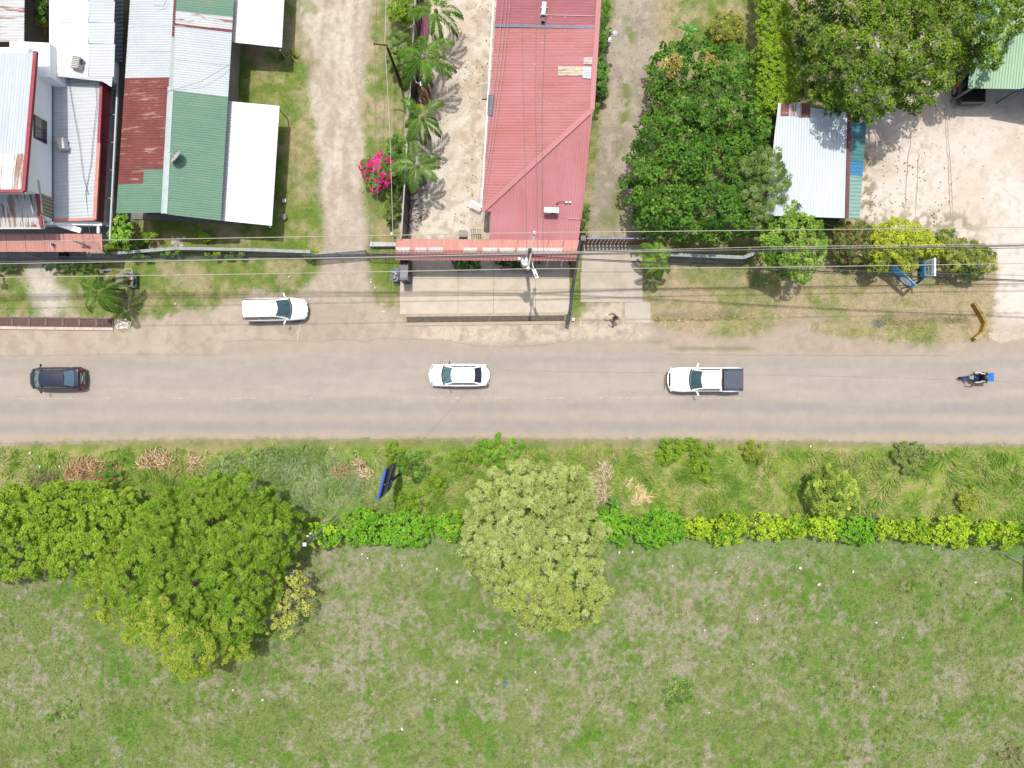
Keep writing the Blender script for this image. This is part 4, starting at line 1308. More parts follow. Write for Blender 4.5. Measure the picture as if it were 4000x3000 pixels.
# ---- dark blue small car
t = thing("navy_car", "small dark blue car on the road, red tail lights towards the frame centre", "car", (*G(244, 1479).xy, 0.012), math.pi + math.radians(0.6))
F, B = 2.02, -1.98
body_loft([(F, .56, .46, .3, .12), (F - .06, .64, .60, .26, .12), (F - .28, .78, .74, .22, .16), (F - .75, .93, .81, .2, .2), (F - 1.0, .98, .825, .2, .22), (.2, 1.0, .84, .2, .2), (-.9, 1.02, .835, .2, .2), (-1.55, 1.05, .80, .2, .2), (B + .18, 1.03, .74, .24, .2), (B + .06, .84, .72, .26, .14), (B, .60, .68, .3, .12)], "body", CARNAVY, t)
ws, rw = cabin(t, CARNAVY, 1.28, .66, -.92, -1.5, .72, .54, 1.0, 1.46, 1.07, GLASS_T, glass_mat("painted_reflection_glass", C(96, 122, 146)), bow=.14, rbow=.1)  # rear glass: the pale blue light reflection is painted into its base colour
mirrors(t, .95, .82, 1.0, CARBLACK, 1.0)
for x in (1.25, -1.25):
    for y in (.75, -.75): wheel(t, x, y, .29)
lamps_sym(t, "headlight", [(F - .05, .36, .66), (F - .12, .56, .69), (F - .4, .73, .83), (F - .3, .5, .81)], CLEARL)
lamps_sym(t, "tail_light", [(B - .02, .60, .80), (B + .02, .70, .76), (B + .28, .77, .98), (B + .2, .60, 1.02)], REDL, .1)
bumper(t, B - .08, .78, .5, CARNAVY, -1, hh=.2)
MB().box((B + .02, 0, .76), (.02, .42, .14), M=Matrix.Rotation(math.radians(-20), 3, 'Y')).build("number_plate", PLATE, t)
MB().bar((B - .03, -.42, .66), (B - .03, .42, .66), .03, .04).build("chrome_strip", RIM, t)
MB().bar((B + .05, -.4, .9), (B + .05, .4, .9), .02, .03).build("chrome_strip", RIM, t)
MB().box((1.02, .42, 1.19), (.12, .12, .006), M=Matrix.Rotation(math.radians(37), 3, 'Y')).build("sticker", STICK, ws)
MB().bar((-1.5, -.62, 1.105), (-1.5, .62, 1.105), .03, .01).build("boot_gap", TRIM, t)

# ---- white people carrier pulled off the road
t = thing("white_van", "white people carrier parked on the dusty shoulder by the lawn", "van", (*G(1088, 1213).xy, 0.006), math.radians(1.2))
F, B = 2.28, -2.24
body_loft([(F, .56, .46, .34, .1), (F - .06, .66, .60, .28, .12), (F - .28, .86, .76, .24, .16), (F - .9, 1.02, .83, .22, .2), (F - 1.2, 1.06, .84, .22, .2), (.2, 1.08, .85, .22, .2), (-1.4, 1.08, .85, .22, .2), (B + .3, 1.08, .83, .24, .2), (B + .06, 1.05, .78, .28, .2), (B, .8, .74, .34, .2)], "body", CARWHITE, t)
ws, rw = cabin(t, CARWHITE, 1.05, .22, -2.0, -2.17, .76, .60, 1.07, 1.66, 1.07, GLASS, GLASS_D, bow=.2, rbow=.04, splits=(.33, .62))
mirrors(t, .85, .86, 1.08, CARWHITE, 1.1)
for x in (1.38, -1.4):
    for y in (.76, -.76): wheel(t, x, y, .32)
lamps_sym(t, "headlight", [(F - .06, .38, .70), (F - .14, .60, .72), (F - .44, .76, .92), (F - .34, .5, .88)], CLEARL)
lamps_sym(t, "tail_light", [(B + .03, .60, 1.40), (B + .05, .74, 1.16), (B + .24, .73, 1.24), (B + .22, .63, 1.52)], REDL, .1)
bumper(t, F + .06, .74, .52, CARWHITE, 1, hh=.22)
MB().slab([(F - .02, -.34, .66), (F - .02, .34, .66), (F + .04, .34, .58), (F + .04, -.34, .58)], .04).build("grille", mat("chrome_dark", C(110, 112, 118), .3), t)
MB().box((F + .09, 0, .5), (.02, .42, .13)).build("number_plate", mat("blue_plate", C(70, 100, 170), .5), t)
MB().bar((F - .34, -.6, .905), (F - .34, .6, .905), .02, .012).build("bonnet_gap", TRIM, t)
for i in range(3): MB().box((.52 + i * .16, -.58, 1.56 - i * .11), (.1, .07, .006), M=Matrix.Rotation(math.radians(36), 3, 'Y')).build("sticker", STICK, ws)
for sy in (1, -1): MB().bar((.1, sy * .53, 1.705), (-1.9, sy * .53, 1.705), .025, .012).build("roof_gutter", GREYTRIM, t)

# ---- pickups
def pickup(name, label, px, py, rz, paint, coverm, parked=False):
    t = thing(name, label, "pickup truck", (*G(px, py).xy, 0.012), rz)
    F, B = 2.62, -2.66
    body_loft([(F, .66, .58, .45, .12), (F - .06, .82, .72, .4, .14), (F - .25, .98, .84, .38, .16), (F - .6, 1.08, .90, .36, .2), (F - 1.1, 1.14, .915, .34, .22), (F - 1.45, 1.16, .89, .34, .22), (.0, 1.18, .88, .34, .22), (-.95, 1.18, .88, .34, .22), (-1.05, 1.2, .885, .36, .22), (-1.3, 1.2, .92, .38, .2), (-1.9, 1.2, .92, .38, .2), (-2.2, 1.2, .89, .4, .2), (B + .06, 1.19, .86, .42, .2), (B, 1.1, .85, .5, .1)], "body", paint, t)
    ws, rw = cabin(t, paint, 1.02, .34, -.86, -1.02, .78, .64, 1.17, 1.78, 1.2, GLASS, GLASS_D, bow=.16, rbow=.02)
    mirrors(t, .72, .86, 1.2, paint, 1.25)
    for x in (1.62, -1.56):
        for y in (.80, -.80): wheel(t, x, y, .38, .26)
    lamps_sym(t, "headlight", [(F - .02, .5, .80), (F - .1, .70, .82), (F - .42, .86, 1.02), (F - .3, .62, 1.01)], CLEARL)
    lamps_sym(t, "tail_light", [(B + .0, .76, 1.0), (B + .0, .86, 1.0), (B + .16, .875, 1.12), (B + .16, .80, 1.16)], REDL, .3)
    MB().slab([(F - .05, -.5, .92), (F - .05, .5, .92), (F + .02, .46, .72), (F + .02, -.46, .72)], .03).build("grille", TRIM, t)
    bumper(t, F + .12, .86, .58, paint, 1, hh=.2)
    bar = MB().tube([(F + .16, -.5, .62), (F + .2, -.5, .72), (F + .2, .5, .72), (F + .16, .5, .62)], .03, 6).build("bull_bar", TRIM, t)
    for y in (-.3, -.1, .1, .3): MB().lathe([(.06, 0), (.07, .05)], (F + .2, y, .74), 10, 'X').build("spot_lamp", TRIM, bar)
    # bed: liner, cover and sports bar
    MB().box((-1.87, 0, 1.215), (1.56, 1.62, .03)).build("bed_rail", TRIM, t)
    cv = MB().box((-1.93, 0, 1.25), (1.36, 1.44, .05)).build("bed_cover", coverm, t)
    for y in (-.66, .66): MB().bar((-1.28, y, 1.28), (-2.58, y, 1.28), .03, .02).build("cover_seam", TRIM, cv)
    sb_ = MB().bar((-1.22, -.7, 1.42), (-1.22, .7, 1.42), .09, .07)
    for sy in (1, -1):
        sb_.bar((-1.22, sy * .7, 1.42), (-1.6, sy * .76, 1.23), .09, .07)
        sb_.bar((-1.22, sy * .4, 1.42), (-1.12, sy * .4, 1.25), .1, .06)
    sb_.build("sports_bar", mat("bar_grey", C(72, 80, 98), .4), t)
    MB().bar((-1.06, -.12, 1.3), (-1.06, .5, 1.3), .02, .04).build("brake_light", REDL, t)
    MB().box((.62, .5, 1.5), (.1, .09, .006), M=Matrix.Rotation(math.radians(42), 3, 'Y')).build("sticker", STICK, ws)
    for sy in (1, -1):
        MB().bar((F - .5, sy * .80, 1.075), (F - 1.2, sy * .76, 1.16), .014, .008).build("bonnet_gap", TRIM, t)
    return t


COVER = mat("bed_cover", C(88, 98, 118), 0.5, C(72, 82, 100), 3, 0.6, bump=0.1)
pickup("white_pickup", "white double-cab pickup with dark grey bed cover driving on the road", 2743, 1483, math.pi, CARWHITE, COVER)
pickup("black_pickup", "black pickup parked half under the pale green carport roof", 3764, 284, math.radians(90), CARBLACK, CARBLACK)

# ------------------------------------------------------------------ people (one continuous skinned surface each)
def skin_person(name, parent, joints, edges, mats, paint, label=None):
    """joints: {name: (x, y, z, radius)}; paint(co) -> material slot"""
    me = bpy.data.meshes.new(name)
    keys = list(joints)
    me.from_pydata([joints[k][:3] for k in keys], [(keys.index(a), keys.index(b)) for a, b in edges], [])
    o = bpy.data.objects.new(name, me)
    COL.objects.link(o)
    sk = o.modifiers.new("skin", 'SKIN')
    sv = me.skin_vertices[0].data
    for i, k in enumerate(keys):
        r = joints[k][3]
        sv[i].radius = (r, r) if not isinstance(r, tuple) else r
        sv[i].use_root = (i == 0)
    o.modifiers.new("sub", 'SUBSURF').levels = 2
    dg = bpy.context.evaluated_depsgraph_get()
    ev = o.evaluated_get(dg)
    nm = bpy.data.meshes.new_from_object(ev)
    o.modifiers.clear()
    o.data = nm
    nm.name = name
    for m in mats: nm.materials.append(m)
    for p in nm.polygons:
        p.use_smooth = True
        p.material_index = paint(p.center)
    o.parent = parent
    return o


SKIN = mat("skin", C(176, 124, 96), 0.55)
HAIR = mat("dark_hair", C(44, 38, 40), 0.6)
HELMET = mat("grey_helmet", C(124, 134, 146), 0.3, C(100, 110, 122), 5, .5, coat=.4)
NAVY = mat("navy_cloth", C(30, 36, 84), 0.8, C(22, 24, 48), 6, .6)
DENIM = mat("dark_trousers", C(40, 44, 62), 0.85)
WSLEEVE = mat("white_sleeve", C(246, 244, 246), 0.7)
SHOE = mat("shoe", C(50, 44, 44), 0.7)

# ---- motorcycle with rider
mc = thing("motorcycle", "blue and black motorcycle with yellow-marked saddlebags ridden along the road", "motorcycle", (*G(3790, 1475).xy, 0.012), math.pi)
BLUE = mat("bike_blue", C(36, 60, 150), .35, coat=.4)
def mwheel(x, r, nm="wheel"):
    prof = []
    for k in range(9):
        a = 2 * math.pi * k / 8
        prof.append((r - .05 + .05 * math.cos(a), .05 * math.sin(a)))
    w_ = MB().lathe(prof, (x, 0, r), 22, 'Y').build(nm, TYRE, mc, True)
    sp = MB()
    for k in range(6):
        a = math.pi * k / 6
        sp.bar((x - (r - .07) * math.cos(a), 0, r - (r - .07) * math.sin(a)), (x + (r - .07) * math.cos(a), 0, r + (r - .07) * math.sin(a)), .02, .02)
    sp.build("spokes", RIM, w_)
mwheel(.74, .3); mwheel(-.58, .3)
MB().bar((.5, 0, .62), (.92, 0, .60), .12, .03).bar((.92, 0, .60), (1.02, 0, .5), .11, .03).build("front_fender", BLUE, mc)
for y in (.09, -.09): MB().tube([(.74, y, .3), (.52, y, .92)], .025, 6).build("fork", RIM, mc)
MB().box((.55, 0, .86), (.16, .22, .2)).box((.5, 0, 1.0), (.1, .3, .12)).build("headlight", CLEARL, mc)
MB().tube([(.42, -.40, 1.02), (.46, -.2, 1.0), (.46, .2, 1.0), (.42, .40, 1.02)], .016, 6).build("handlebar", TRIM, mc)
for sy in (1, -1):
    MB().tube([(.46, sy * .24, 1.0), (.5, sy * .3, 1.16)], .01, 5).box((.5, sy * .32, 1.18), (.03, .12, .08)).build("mirror", TRIM, mc)
MB().lathe([(.05, 0), (.13, .05), (.15, .12), (.1, .2), (.03, .23)], (.18, 0, .72), 12).build("fuel_tank", BLUE, mc, True)
MB().box((.22, 0, .5), (.36, .24, .34)).build("engine", DARKMETAL, mc)
MB().box((-.28, 0, .80), (.62, .24, .1)).build("seat", TRIM, mc)
MB().bar((.4, 0, .8), (-.5, 0, .72), .07, .07).bar((-.5, 0, .72), (-.58, 0, .32), .05, .05).build("frame", TRIM, mc)
MB().tube([(.2, -.16, .36), (-.5, -.2, .42), (-.75, -.2, .46)], .04, 6).build("exhaust", RIM, mc)
YEL = mat("bag_yellow", C(220, 214, 40), .6)
for sy in (1, -1):
    bg = MB().box((-.46, sy * .3, .72), (.42, .2, .34)).build("saddlebag", TRIM, mc)
    MB().box((-.52, sy * .3, .9), (.16, .12, .02)).build("bag_marking", YEL, bg)
bx = thing("delivery_box", "bright blue plastic delivery crate strapped behind the motorcycle rider", "crate", (*G(3826, 1474).xy, 0.0), math.pi)
BB = mat("crate_blue", C(28, 136, 236), .5, C(20, 120, 220), 5, .4)
MB().box((-.02, 0, 1.0), (.42, .60, .40)).build("crate_body", BB, bx)
MB().box((-.02, 0, 1.215), (.45, .63, .03)).build("lid", BB, bx)
for y in (-.14, .05): MB().bar((.14, y, 1.235), (.02, y, 1.235), .02, .01).build("lid_rib", mat("crate_dark", C(20, 90, 190), .5), bx)
MB().box((-.02, 0, .79), (.4, .4, .03)).build("rack", TRIM, bx)
rp = thing("person", "rider in navy top with white sleeves and grey helmet on the motorcycle", "person", (*G(3790, 1475).xy, 0.0), math.pi)
J = {"pelvis": (-.28, 0, .96, .15), "waist": (-.24, 0, 1.14, .14), "chest": (-.18, 0, 1.34, (.19, .14)), "neck": (-.16, 0, 1.52, .06), "head": (-.12, 0, 1.66, .10), "crown": (-.11, 0, 1.74, .07)}
E = [("pelvis", "waist"), ("waist", "chest"), ("chest", "neck"), ("neck", "head"), ("head", "crown")]
for s_, sy in (("l", 1), ("r", -1)):
    J.update({"sh" + s_: (-.15, sy * .2, 1.42, .075), "el" + s_: (.1, sy * .36, 1.2, .055), "wr" + s_: (.36, sy * .36, 1.07, .04), "ha" + s_: (.44, sy * .35, 1.05, .042),
              "hip" + s_: (-.22, sy * .11, .9, .1), "kn" + s_: (.18, sy * .2, .78, .07), "an" + s_: (.06, sy * .18, .36, .05), "to" + s_: (.24, sy * .2, .3, .045)})
    E += [("chest", "sh" + s_), ("sh" + s_, "el" + s_), ("el" + s_, "wr" + s_), ("wr" + s_, "ha" + s_), ("pelvis", "hip" + s_), ("hip" + s_, "kn" + s_), ("kn" + s_, "an" + s_), ("an" + s_, "to" + s_)]
    for k in range(4):
        J["f%d%s" % (k, s_)] = (.50, sy * (.385 - .024 * k), 1.035 + .004 * k, .011); J["g%d%s" % (k, s_)] = (.475, sy * (.385 - .024 * k), 1.0, .010)
        E += [("ha" + s_, "f%d%s" % (k, s_)), ("f%d%s" % (k, s_), "g%d%s" % (k, s_))]
def rpaint(c):
    if c.z > 1.55: return 3
    if abs(c.y) > .23 and c.z > .98:
        return 1 if c.x < .34 else 3
    if c.z < .42: return 4
    return 0 if c.z > 1.0 else 2
skin_person("body", rp, J, E, [NAVY, WSLEEVE, DENIM, SKIN, SHOE], rpaint)
hm = MB().lathe([(.13, -.16), (.145, -.06), (.145, .03), (.12, .10), (.07, .145), (.01, .16)], (-.12, 0, 1.70), 16).build("helmet", HELMET, rp, True)
for y in (-.05, .05): MB().tube([(-.02, y, 1.84), (-.12, y * 1.1, 1.866), (-.22, y, 1.83)], .008, 5).build("helmet_stripe", mat("helmet_dark", C(84, 94, 106), .4), hm)
MB().box((.0, 0, 1.68), (.06, .2, .1)).build("visor", glass_mat("visor_glass", C(40, 44, 50)), hm)

# ---- person standing on the driveway apron
pp = thing("person", "person in grey patterned top standing on the pale driveway apron, arm held out", "person", (*G(2394, 1247).xy, 0.0), math.radians(180))
J = {"pelvis": (0, 0, .92, .13), "waist": (0, 0, 1.08, .125), "chest": (.02, 0, 1.3, (.18, .13)), "neck": (.02, 0, 1.47, .055), "head": (.05, 0, 1.58, .095), "crown": (.05, 0, 1.66, .075)}
E = [("pelvis", "waist"), ("waist", "chest"), ("chest", "neck"), ("neck", "head"), ("head", "crown")]
J.update({"shl": (.02, .2, 1.38, .07), "ell": (.12, .28, 1.12, .052), "wrl": (.3, .16, 1.08, .038), "hal": (.37, .12, 1.08, .036),
          "shr": (.02, -.2, 1.38, .07), "elr": (.16, -.3, 1.14, .052), "wrr": (.4, -.24, 1.16, .038), "har": (.47, -.22, 1.17, .036)})
for s_, sy in (("l", 1), ("r", -1)):
    fx = .12 if s_ == "l" else -.1
    J.update({"hip" + s_: (0, sy * .1, .88, .1), "kn" + s_: (.03 + fx * .5, sy * .11, .5, .07), "an" + s_: (fx, sy * .11, .1, .048), "to" + s_: (fx + .16, sy * .12, .05, .042)})
    E += [("chest", "sh" + s_), ("sh" + s_, "el" + s_), ("el" + s_, "wr" + s_), ("wr" + s_, "ha" + s_), ("pelvis", "hip" + s_), ("hip" + s_, "kn" + s_), ("kn" + s_, "an" + s_), ("an" + s_, "to" + s_)]
    hx_, hy_, hz_ = J["ha" + s_][:3]
    for k in range(4):
        J["f%d%s" % (k, s_)] = (hx_ + .06, hy_ + .028 - .019 * k, hz_ + .01, .011); J["g%d%s" % (k, s_)] = (hx_ + .09, hy_ + .028 - .019 * k, hz_ - .012, .009)
        E += [("ha" + s_, "f%d%s" % (k, s_)), ("f%d%s" % (k, s_), "g%d%s" % (k, s_))]
    J["th" + s_] = (hx_ + .03, hy_ + sy * -.05, hz_ + .015, .012)
    E.append(("ha" + s_, "th" + s_))
def ppaint(c):
    if c.z > 1.44: return 1
    if c.x > .2 and c.z > .95: return 1
    if c.z < .09: return 3
    return 0 if c.z > .93 else 2
skin_person("body", pp, J, E, [mat("patterned_top", C(168, 156, 166), .8, C(86, 80, 98), 14, .9, lo=.45, hi=.55), SKIN, mat("red_shorts", C(190, 96, 80), .8), SHOE], ppaint)
MB().lathe([(.10, -.02), (.112, .05), (.10, .11), (.06, .145), (.01, .155)], (.035, 0, 1.58), 14).build("hair", HAIR, pp, True)
MB().slab([(.02, -.235, 1.47), (.02, .235, 1.47), (-.03, .235, 1.47), (-.03, -.235, 1.47)], .03).build("red_strap", mat("strap_red", C(222, 120, 104), .7), pp)
MB().lathe([(.05, -.2), (.13, -.14), (.14, .1), (.08, .18), (.02, .2)], (-.13, .02, 1.2), 10).build("backpack", mat("pack_grey", C(130, 116, 120), .8), pp, True)
wp = MB().slab([(.50, -.29, 1.2), (.68, -.31, 1.2), (.69, -.20, 1.21), (.51, -.17, 1.21)], .01).build("white_paper", mat("paper", C(252, 250, 244), .7))
wp.location = (*G(2394, 1247).xy, 0); wp.rotation_euler = (0, 0, math.pi)
tag(wp, "small sheet of white paper held out by the person on the driveway", "paper")
# ------------------------------------------------------------------ poles, wires, fences, signs
POLE = mat("concrete_pole", C(160, 160, 158), 0.8, C(136, 134, 132), 3, .6)
WOODP = mat("wood_pole", C(104, 74, 58), 0.85, C(78, 54, 44), 4, .7)
PORC = mat("porcelain", C(250, 250, 248), 0.3)
WIREA = mat("aluminium_wire", C(214, 206, 190), 0.5)
WIREB = mat("black_cable", C(36, 38, 54), 0.5)
WIREG = mat("grey_cable", C(120, 126, 132), 0.5)


def wire(name, label, pts, r, m, sag=0.0, cat="cable", group=None):
    """pts: (px, py, h)"""
    P = [G(*p) for p in pts]
    out = []
    for a, b in zip(P[:-1], P[1:]):
        n = max(3, int((b - a).length / 2.0))
        for i in range(n):
            t = i / n
            q = a.lerp(b, t); q.z -= sag * 4 * t * (1 - t)
            out.append(q)
    out.append(P[-1])
    o = MB().tube(out, r, 6).build(name, m, None, True)
    return tag(o, label, cat, group)


def pole(name, label, base, h, m, r0=0.14, r1=0.09, cat="utility pole"):
    t = thing(name, label, cat, G(*base))
    MB().tube([(0, 0, -0.2), (0, 0, h * .5), (0, 0, h)], [r0, (r0 + r1) / 2, r1], 12).build("shaft", m, t, True)
    return t


# pole with transformer and street lamp
P1 = pole("transformer_pole", "grey utility pole with white transformer, crossarm and street lamp over the forecourt", (2058, 1062), 8.6, POLE)
o1 = P1.location
def loc(px, py, h): return G(px, py, h) - o1
a, b = loc(2087, 912, 8.35), loc(2063, 1050, 8.35)
MB().bar(a, b, 0.11, 0.11).build("crossarm", mat("crossarm_wood", C(206, 196, 178), .8, C(178, 168, 150), 4, .6), P1)
for q in (a, b):
    MB().lathe([(.04, 0), (.11, .04), (.13, .1), (.1, .14), (.12, .18), (.07, .24), (.02, .26)], q + Vector((0, 0, .05)), 12).build("insulator", PORC, P1, True)
MB().lathe([(.05, 0), (.12, .05), (.12, .1), (.05, .14)], (0, 0, 8.6), 12).build("pole_cap", DARKMETAL, P1, True)
tr = loc(2053, 1021, 6.1)
tb = MB().lathe([(.28, -.95), (.30, -.9), (.30, -.05), (.32, 0), (.28, .06), (.05, .1)], tr, 20).build("transformer", mat("transformer_white", C(244, 246, 250), .35, C(226, 230, 236), 3, .4), P1, True)
MB().tube([tr + Vector((-.08, .12, .08)), tr + Vector((-.12, .2, .3))], [.06, .03], 8).build("bushing", GREYTRIM, tb)
MB().box(tr + Vector((-.42, .18, .0)), (.16, .2, .3), .5).build("fuse_cutout", PORC, tb)
MB().bar(tr + Vector((.1, .1, -.3)), Vector((0, 0, 5.8)), .08, .08).build("bracket", STEEL, P1)
lh = loc(2089, 1066, 6.5)
MB().tube([(0, 0, 6.3), loc(2077, 1018, 6.6), loc(2085, 1052, 6.6)], .035, 8).build("lamp_arm", PORC, P1)
v = (loc(2097, 1084, 6.5) - loc(2085, 1052, 6.5)).normalized()
lm = MB().bar(loc(2085, 1052, 6.5), loc(2098, 1086, 6.5), .22, .1).build("lamp_head", PORC, P1)
MB().bar(loc(2090, 1068, 6.56), loc(2096, 1082, 6.56), .12, .02).build("lamp_vent", GREYTRIM, lm)

# overhead lines
wire("power_line", "upper bare power line ending on the transformer pole's far crossarm end", [(-300, 948, 8.5), (1000, 928, 8.55), (2087, 908, 8.66), (3000, 899, 8.5), (4300, 884, 8.5)], .022, WIREA, .05)
wire("power_line", "lower bare power line on the roadward end of the crossarm", [(-300, 1087, 8.4), (1000, 1070, 8.5), (2063, 1050, 8.66), (3000, 1044, 8.5), (4300, 1024, 8.4)], .022, WIREA, .05)
wire("power_line", "bare neutral wire running beside the black cable bundle", [(-300, 1035, 7.2), (1000, 1013, 7.2), (2062, 992, 7.3), (3000, 973, 7.2), (4300, 955, 7.2)], .024, WIREA, .03)
wire("power_line", "thin line passing just above the black cable bundle", [(2064, 988, 7.6), (3000, 964, 7.5), (4300, 948, 7.4)], .018, WIREA, .03)
bl = ["lowest", "second lowest", "middle", "second highest", "highest", "loosest"]
for i in range(6):
    off = (-11, -6, -2, 3, 7, 11)[i]
    wire("telephone_cable", "%s black cable of the telephone cable bundle left of the transformer pole" % bl[i], [(-300, 1018 + off, 6.0 + .05 * i), (300, 1012 + off * .9, 5.95 + .05 * i), (1000, 1004 + off, 5.9 + .05 * i), (1500, 1002 + off * .7, 6.0 + .04 * i), (2056, 998 + off * .4, 6.2 + .03 * i)], (.022, .016, .026, .015, .022, .014)[i], WIREB if i != 4 else WIREG, .06 + .03 * (i % 3), group="telephone cables along the road")
for i, (ya, yb, yc, r, m) in enumerate(((995, 978, 960, .028, WIREB), (993, 974, 956, .022, WIREG), (999, 984, 968, .02, WIREB))):
    wire("telephone_cable", "%s dark cable crossing above the gate and shrubs right of the transformer pole" % ("thickest", "grey", "thinnest")[i], [(2060, ya, 6.2), (2500, (ya + yb) / 2 - 1, 6.0), (3000, yb, 6.0), (4300, yc - 5, 6.1)], r, m, .04, group="telephone cables along the road")
for i, (r, dy) in enumerate(((.032, 0), (.02, 5))):
    wire("telephone_cable", "%s dark cable slanting towards the clinic sign and the lot entrance" % ("thick", "thin")[i], [(2060, 1000 + dy, 6.0), (2520, 1023 + dy, 5.9), (3000, 1048 + dy * 1.5, 5.9), (3500, 1076 + dy, 5.9), (4300, 1106 + dy, 6.0)], r, WIREB, .03, group="telephone cables along the road")
wire("telephone_cable", "thin pale wire over the clinic sign", [(2950, 1040, 6.3), (3500, 1064, 6.2), (4300, 1082, 6.2)], .014, WIREG, .02)
wire("service_wire", "thin service wire curving from the green roof to the zinc roof ridge", [(600, 20, 4.4), (640, 25, 4.35), (650, 0, 4.5)], .014, WIREG, .02)
wire("service_wire", "thin grey wire drooping across the zinc part of the green-roofed house", [(640, 375, 4.4), (660, 355, 4.42), (780, 320, 4.3), (860, 275, 3.9), (905, 245, 3.5)], .012, WIREG, .03)
wire("service_wire", "grey wire running down the white house's wing roof beside its edge", [(215, 268, 4.3), (265, 300, 3.6), (285, 420, 3.55), (310, 560, 3.55), (325, 690, 3.5), (345, 760, 3.4)], .016, WIREG, 0)
wire("service_wire", "thin wire lying along the fascia of the white house's wing roof", [(372, 298, 3.4), (378, 400, 3.4), (365, 520, 3.4), (355, 640, 3.4), (335, 750, 3.4), (345, 850, 3.3), (352, 940, 3.3)], .016, WIREG, 0)
wire("service_wire", "thin wire hanging over the wing roof near the upper wall", [(140, 530, 5.0), (170, 555, 4.2), (205, 556, 3.75), (240, 558, 3.9)], .02, WIREA, .05)
wire("guy_wire", "pale guy wire crossing the road towards the south-side pole", [(2055, 1070, 5.6), (1980, 1135, 5.6), (1790, 1440, 5.7), (1510, 1745, 5.8), (1205, 2130, 5.85)], .009, mat("pale_wire", C(196, 186, 172), .5), .02)
wire("lane_wire", "leftmost wire along the lane, carried by the wooden pole", [(1480, -200, 6.5), (1464, 172, 6.45), (1468, 500, 6.0), (1440, 970, 6.0)], .018, WIREG, .1)
wire("lane_wire", "pale service wire along the lane to the wooden pole's top", [(1512, -200, 6.6), (1503, 176, 6.5), (1522, 500, 5.6), (1534, 910, 4.1)], .022, WIREA, .1)
wire("lane_wire", "thin wire beside the pale service wire above the lane's grass strip", [(1500, -200, 6.6), (1503, 178, 6.5), (1500, 500, 5.9), (1478, 700, 5.8), (1452, 1000, 6.0)], .014, WIREG, .1)
wire("fence_wire", "thin pale rail wire along the top of the black yard wall", [(1629, -200, 3.15), (1600, 420, 3.15), (1569, 925, 3.15)], .022, WIREA, .0)
for i, (x0, x1) in enumerate(((2045, 2055), (2092, 2098), (2118, 2120))):
    wire("service_wire", "%s wire running down the red roof towards the road" % ("left", "middle", "right")[i], [(x0 - 10 + i * 14, -100, 5.2), (x0, 420, 4.6), (x1, 780, 3.8), (x1 + 3, 985, 3.4)], .012, WIREG, .05, group="wires over the red roof")
for i, (xa, xb) in enumerate(((1990, 1925), (2003, 1936), (1975, 1912))):
    wire("service_wire", "%s pale wire along the left side of the red roof" % ("inner", "middle", "outer")[i], [(xa, -100, 3.9), (xa - 35, 250, 3.75), (xb - 10, 560, 3.6), (xb - 45, 790, 3.4)], .014, mat("pinkish_wire", C(214, 170, 166), .5), .04, group="wires over the red roof")

# wooden pole by the lane
P2 = pole("wooden_pole", "brown wooden utility pole with small crossarm beside the lane's bushes", (1572, 344), 6.5, WOODP, .12, .08)
o2 = P2.location
MB().bar(G(1462, 171, 6.4) - o2, G(1516, 178, 6.4) - o2, .07, .08).build("crossarm", WOODP, P2)
for px in (1463, 1503): MB().lathe([(.03, 0), (.06, .04), (.06, .1), (.02, .14)], G(px, 173 + (px - 1463) * .1, 6.45) - o2, 8).build("insulator", DARKMETAL, P2, True)
# thin steel pole by the canopy's corner
P3 = pole("steel_pole", "slim grey steel pole with white cap at the lane corner of the canopy", (1566, 958), 4.0, STEEL, .06, .05)
MB().lathe([(.1, 0), (.12, .04), (.06, .12), (.01, .13)], (0, 0, 4.0), 12).build("cap", PORC, P3, True)
# mast lying over the porch canopy
P0 = thing("service_mast", "grey service mast with drooping wires above the salmon porch canopy", "utility pole", G(345, 962, 2.9))
MB().tube([(0, 0, 0), G(285, 939, 3.7) - P0.location], [.09, .06], 8).build("shaft", POLE, P0)
for (x, y, h) in ((365, 945, 3.4), (372, 960, 3.3), (368, 970, 3.2)):
    MB().tube([G(318, 950, 3.4) - P0.location, G((318 + x) / 2, y - 12, 3.25) - P0.location, G(x, y, h) - P0.location], .014, 5).build("drop_wire", WIREG, P0)
MB().tube([G(362, 930, 3.4) - P0.location, G(372, 955, 3.2) - P0.location, G(374, 970, 3.3) - P0.location], .03, 6).build("weatherhead", mat("mast_pink", C(214, 170, 160), .6), P0)
tl = thing("roof_fitting", "small white bracket fitting standing on the salmon porch canopy", "bracket", G(206, 958, 2.85))
MB().tube([(0, .05, 0), (0, .05, .22), (.04, -.12, .3), (.05, -.25, .2)], .03, 6).build("arm", PORC, tl)
MB().box((.06, .02, .12), (.16, .14, .2)).build("box", DARKMETAL, tl)
# short post at the far left lawn
P4 = pole("lawn_post", "short grey post with box on the lawn at the frame's left edge", (14, 1080), 2.8, POLE, .09, .07, "post")
MB().box((0, 0, 2.7), (.5, .3, .4)).build("box", DARKMETAL, P4)
# pole in the southern hedge
P5 = pole("hedge_pole", "grey utility pole with white insulators standing in the southern hedge", (1281, 2056), 5.9, POLE, .13, .09)
MB().box((0, 0, 5.95), (.24, .24, .1)).build("pole_cap", PORC, P5)
for z, dx in ((4.2, -.25), (3.4, -.28), (.9, .1)):
    q = MB().bar((0, 0, z), (dx, .22, z + .1), .06, .06).build("bracket", STEEL, P5)
    MB().lathe([(.04, 0), (.08, .05), (.08, .12), (.03, .16)], (dx, .22, z + .1), 10).build("insulator", PORC, P5, True)
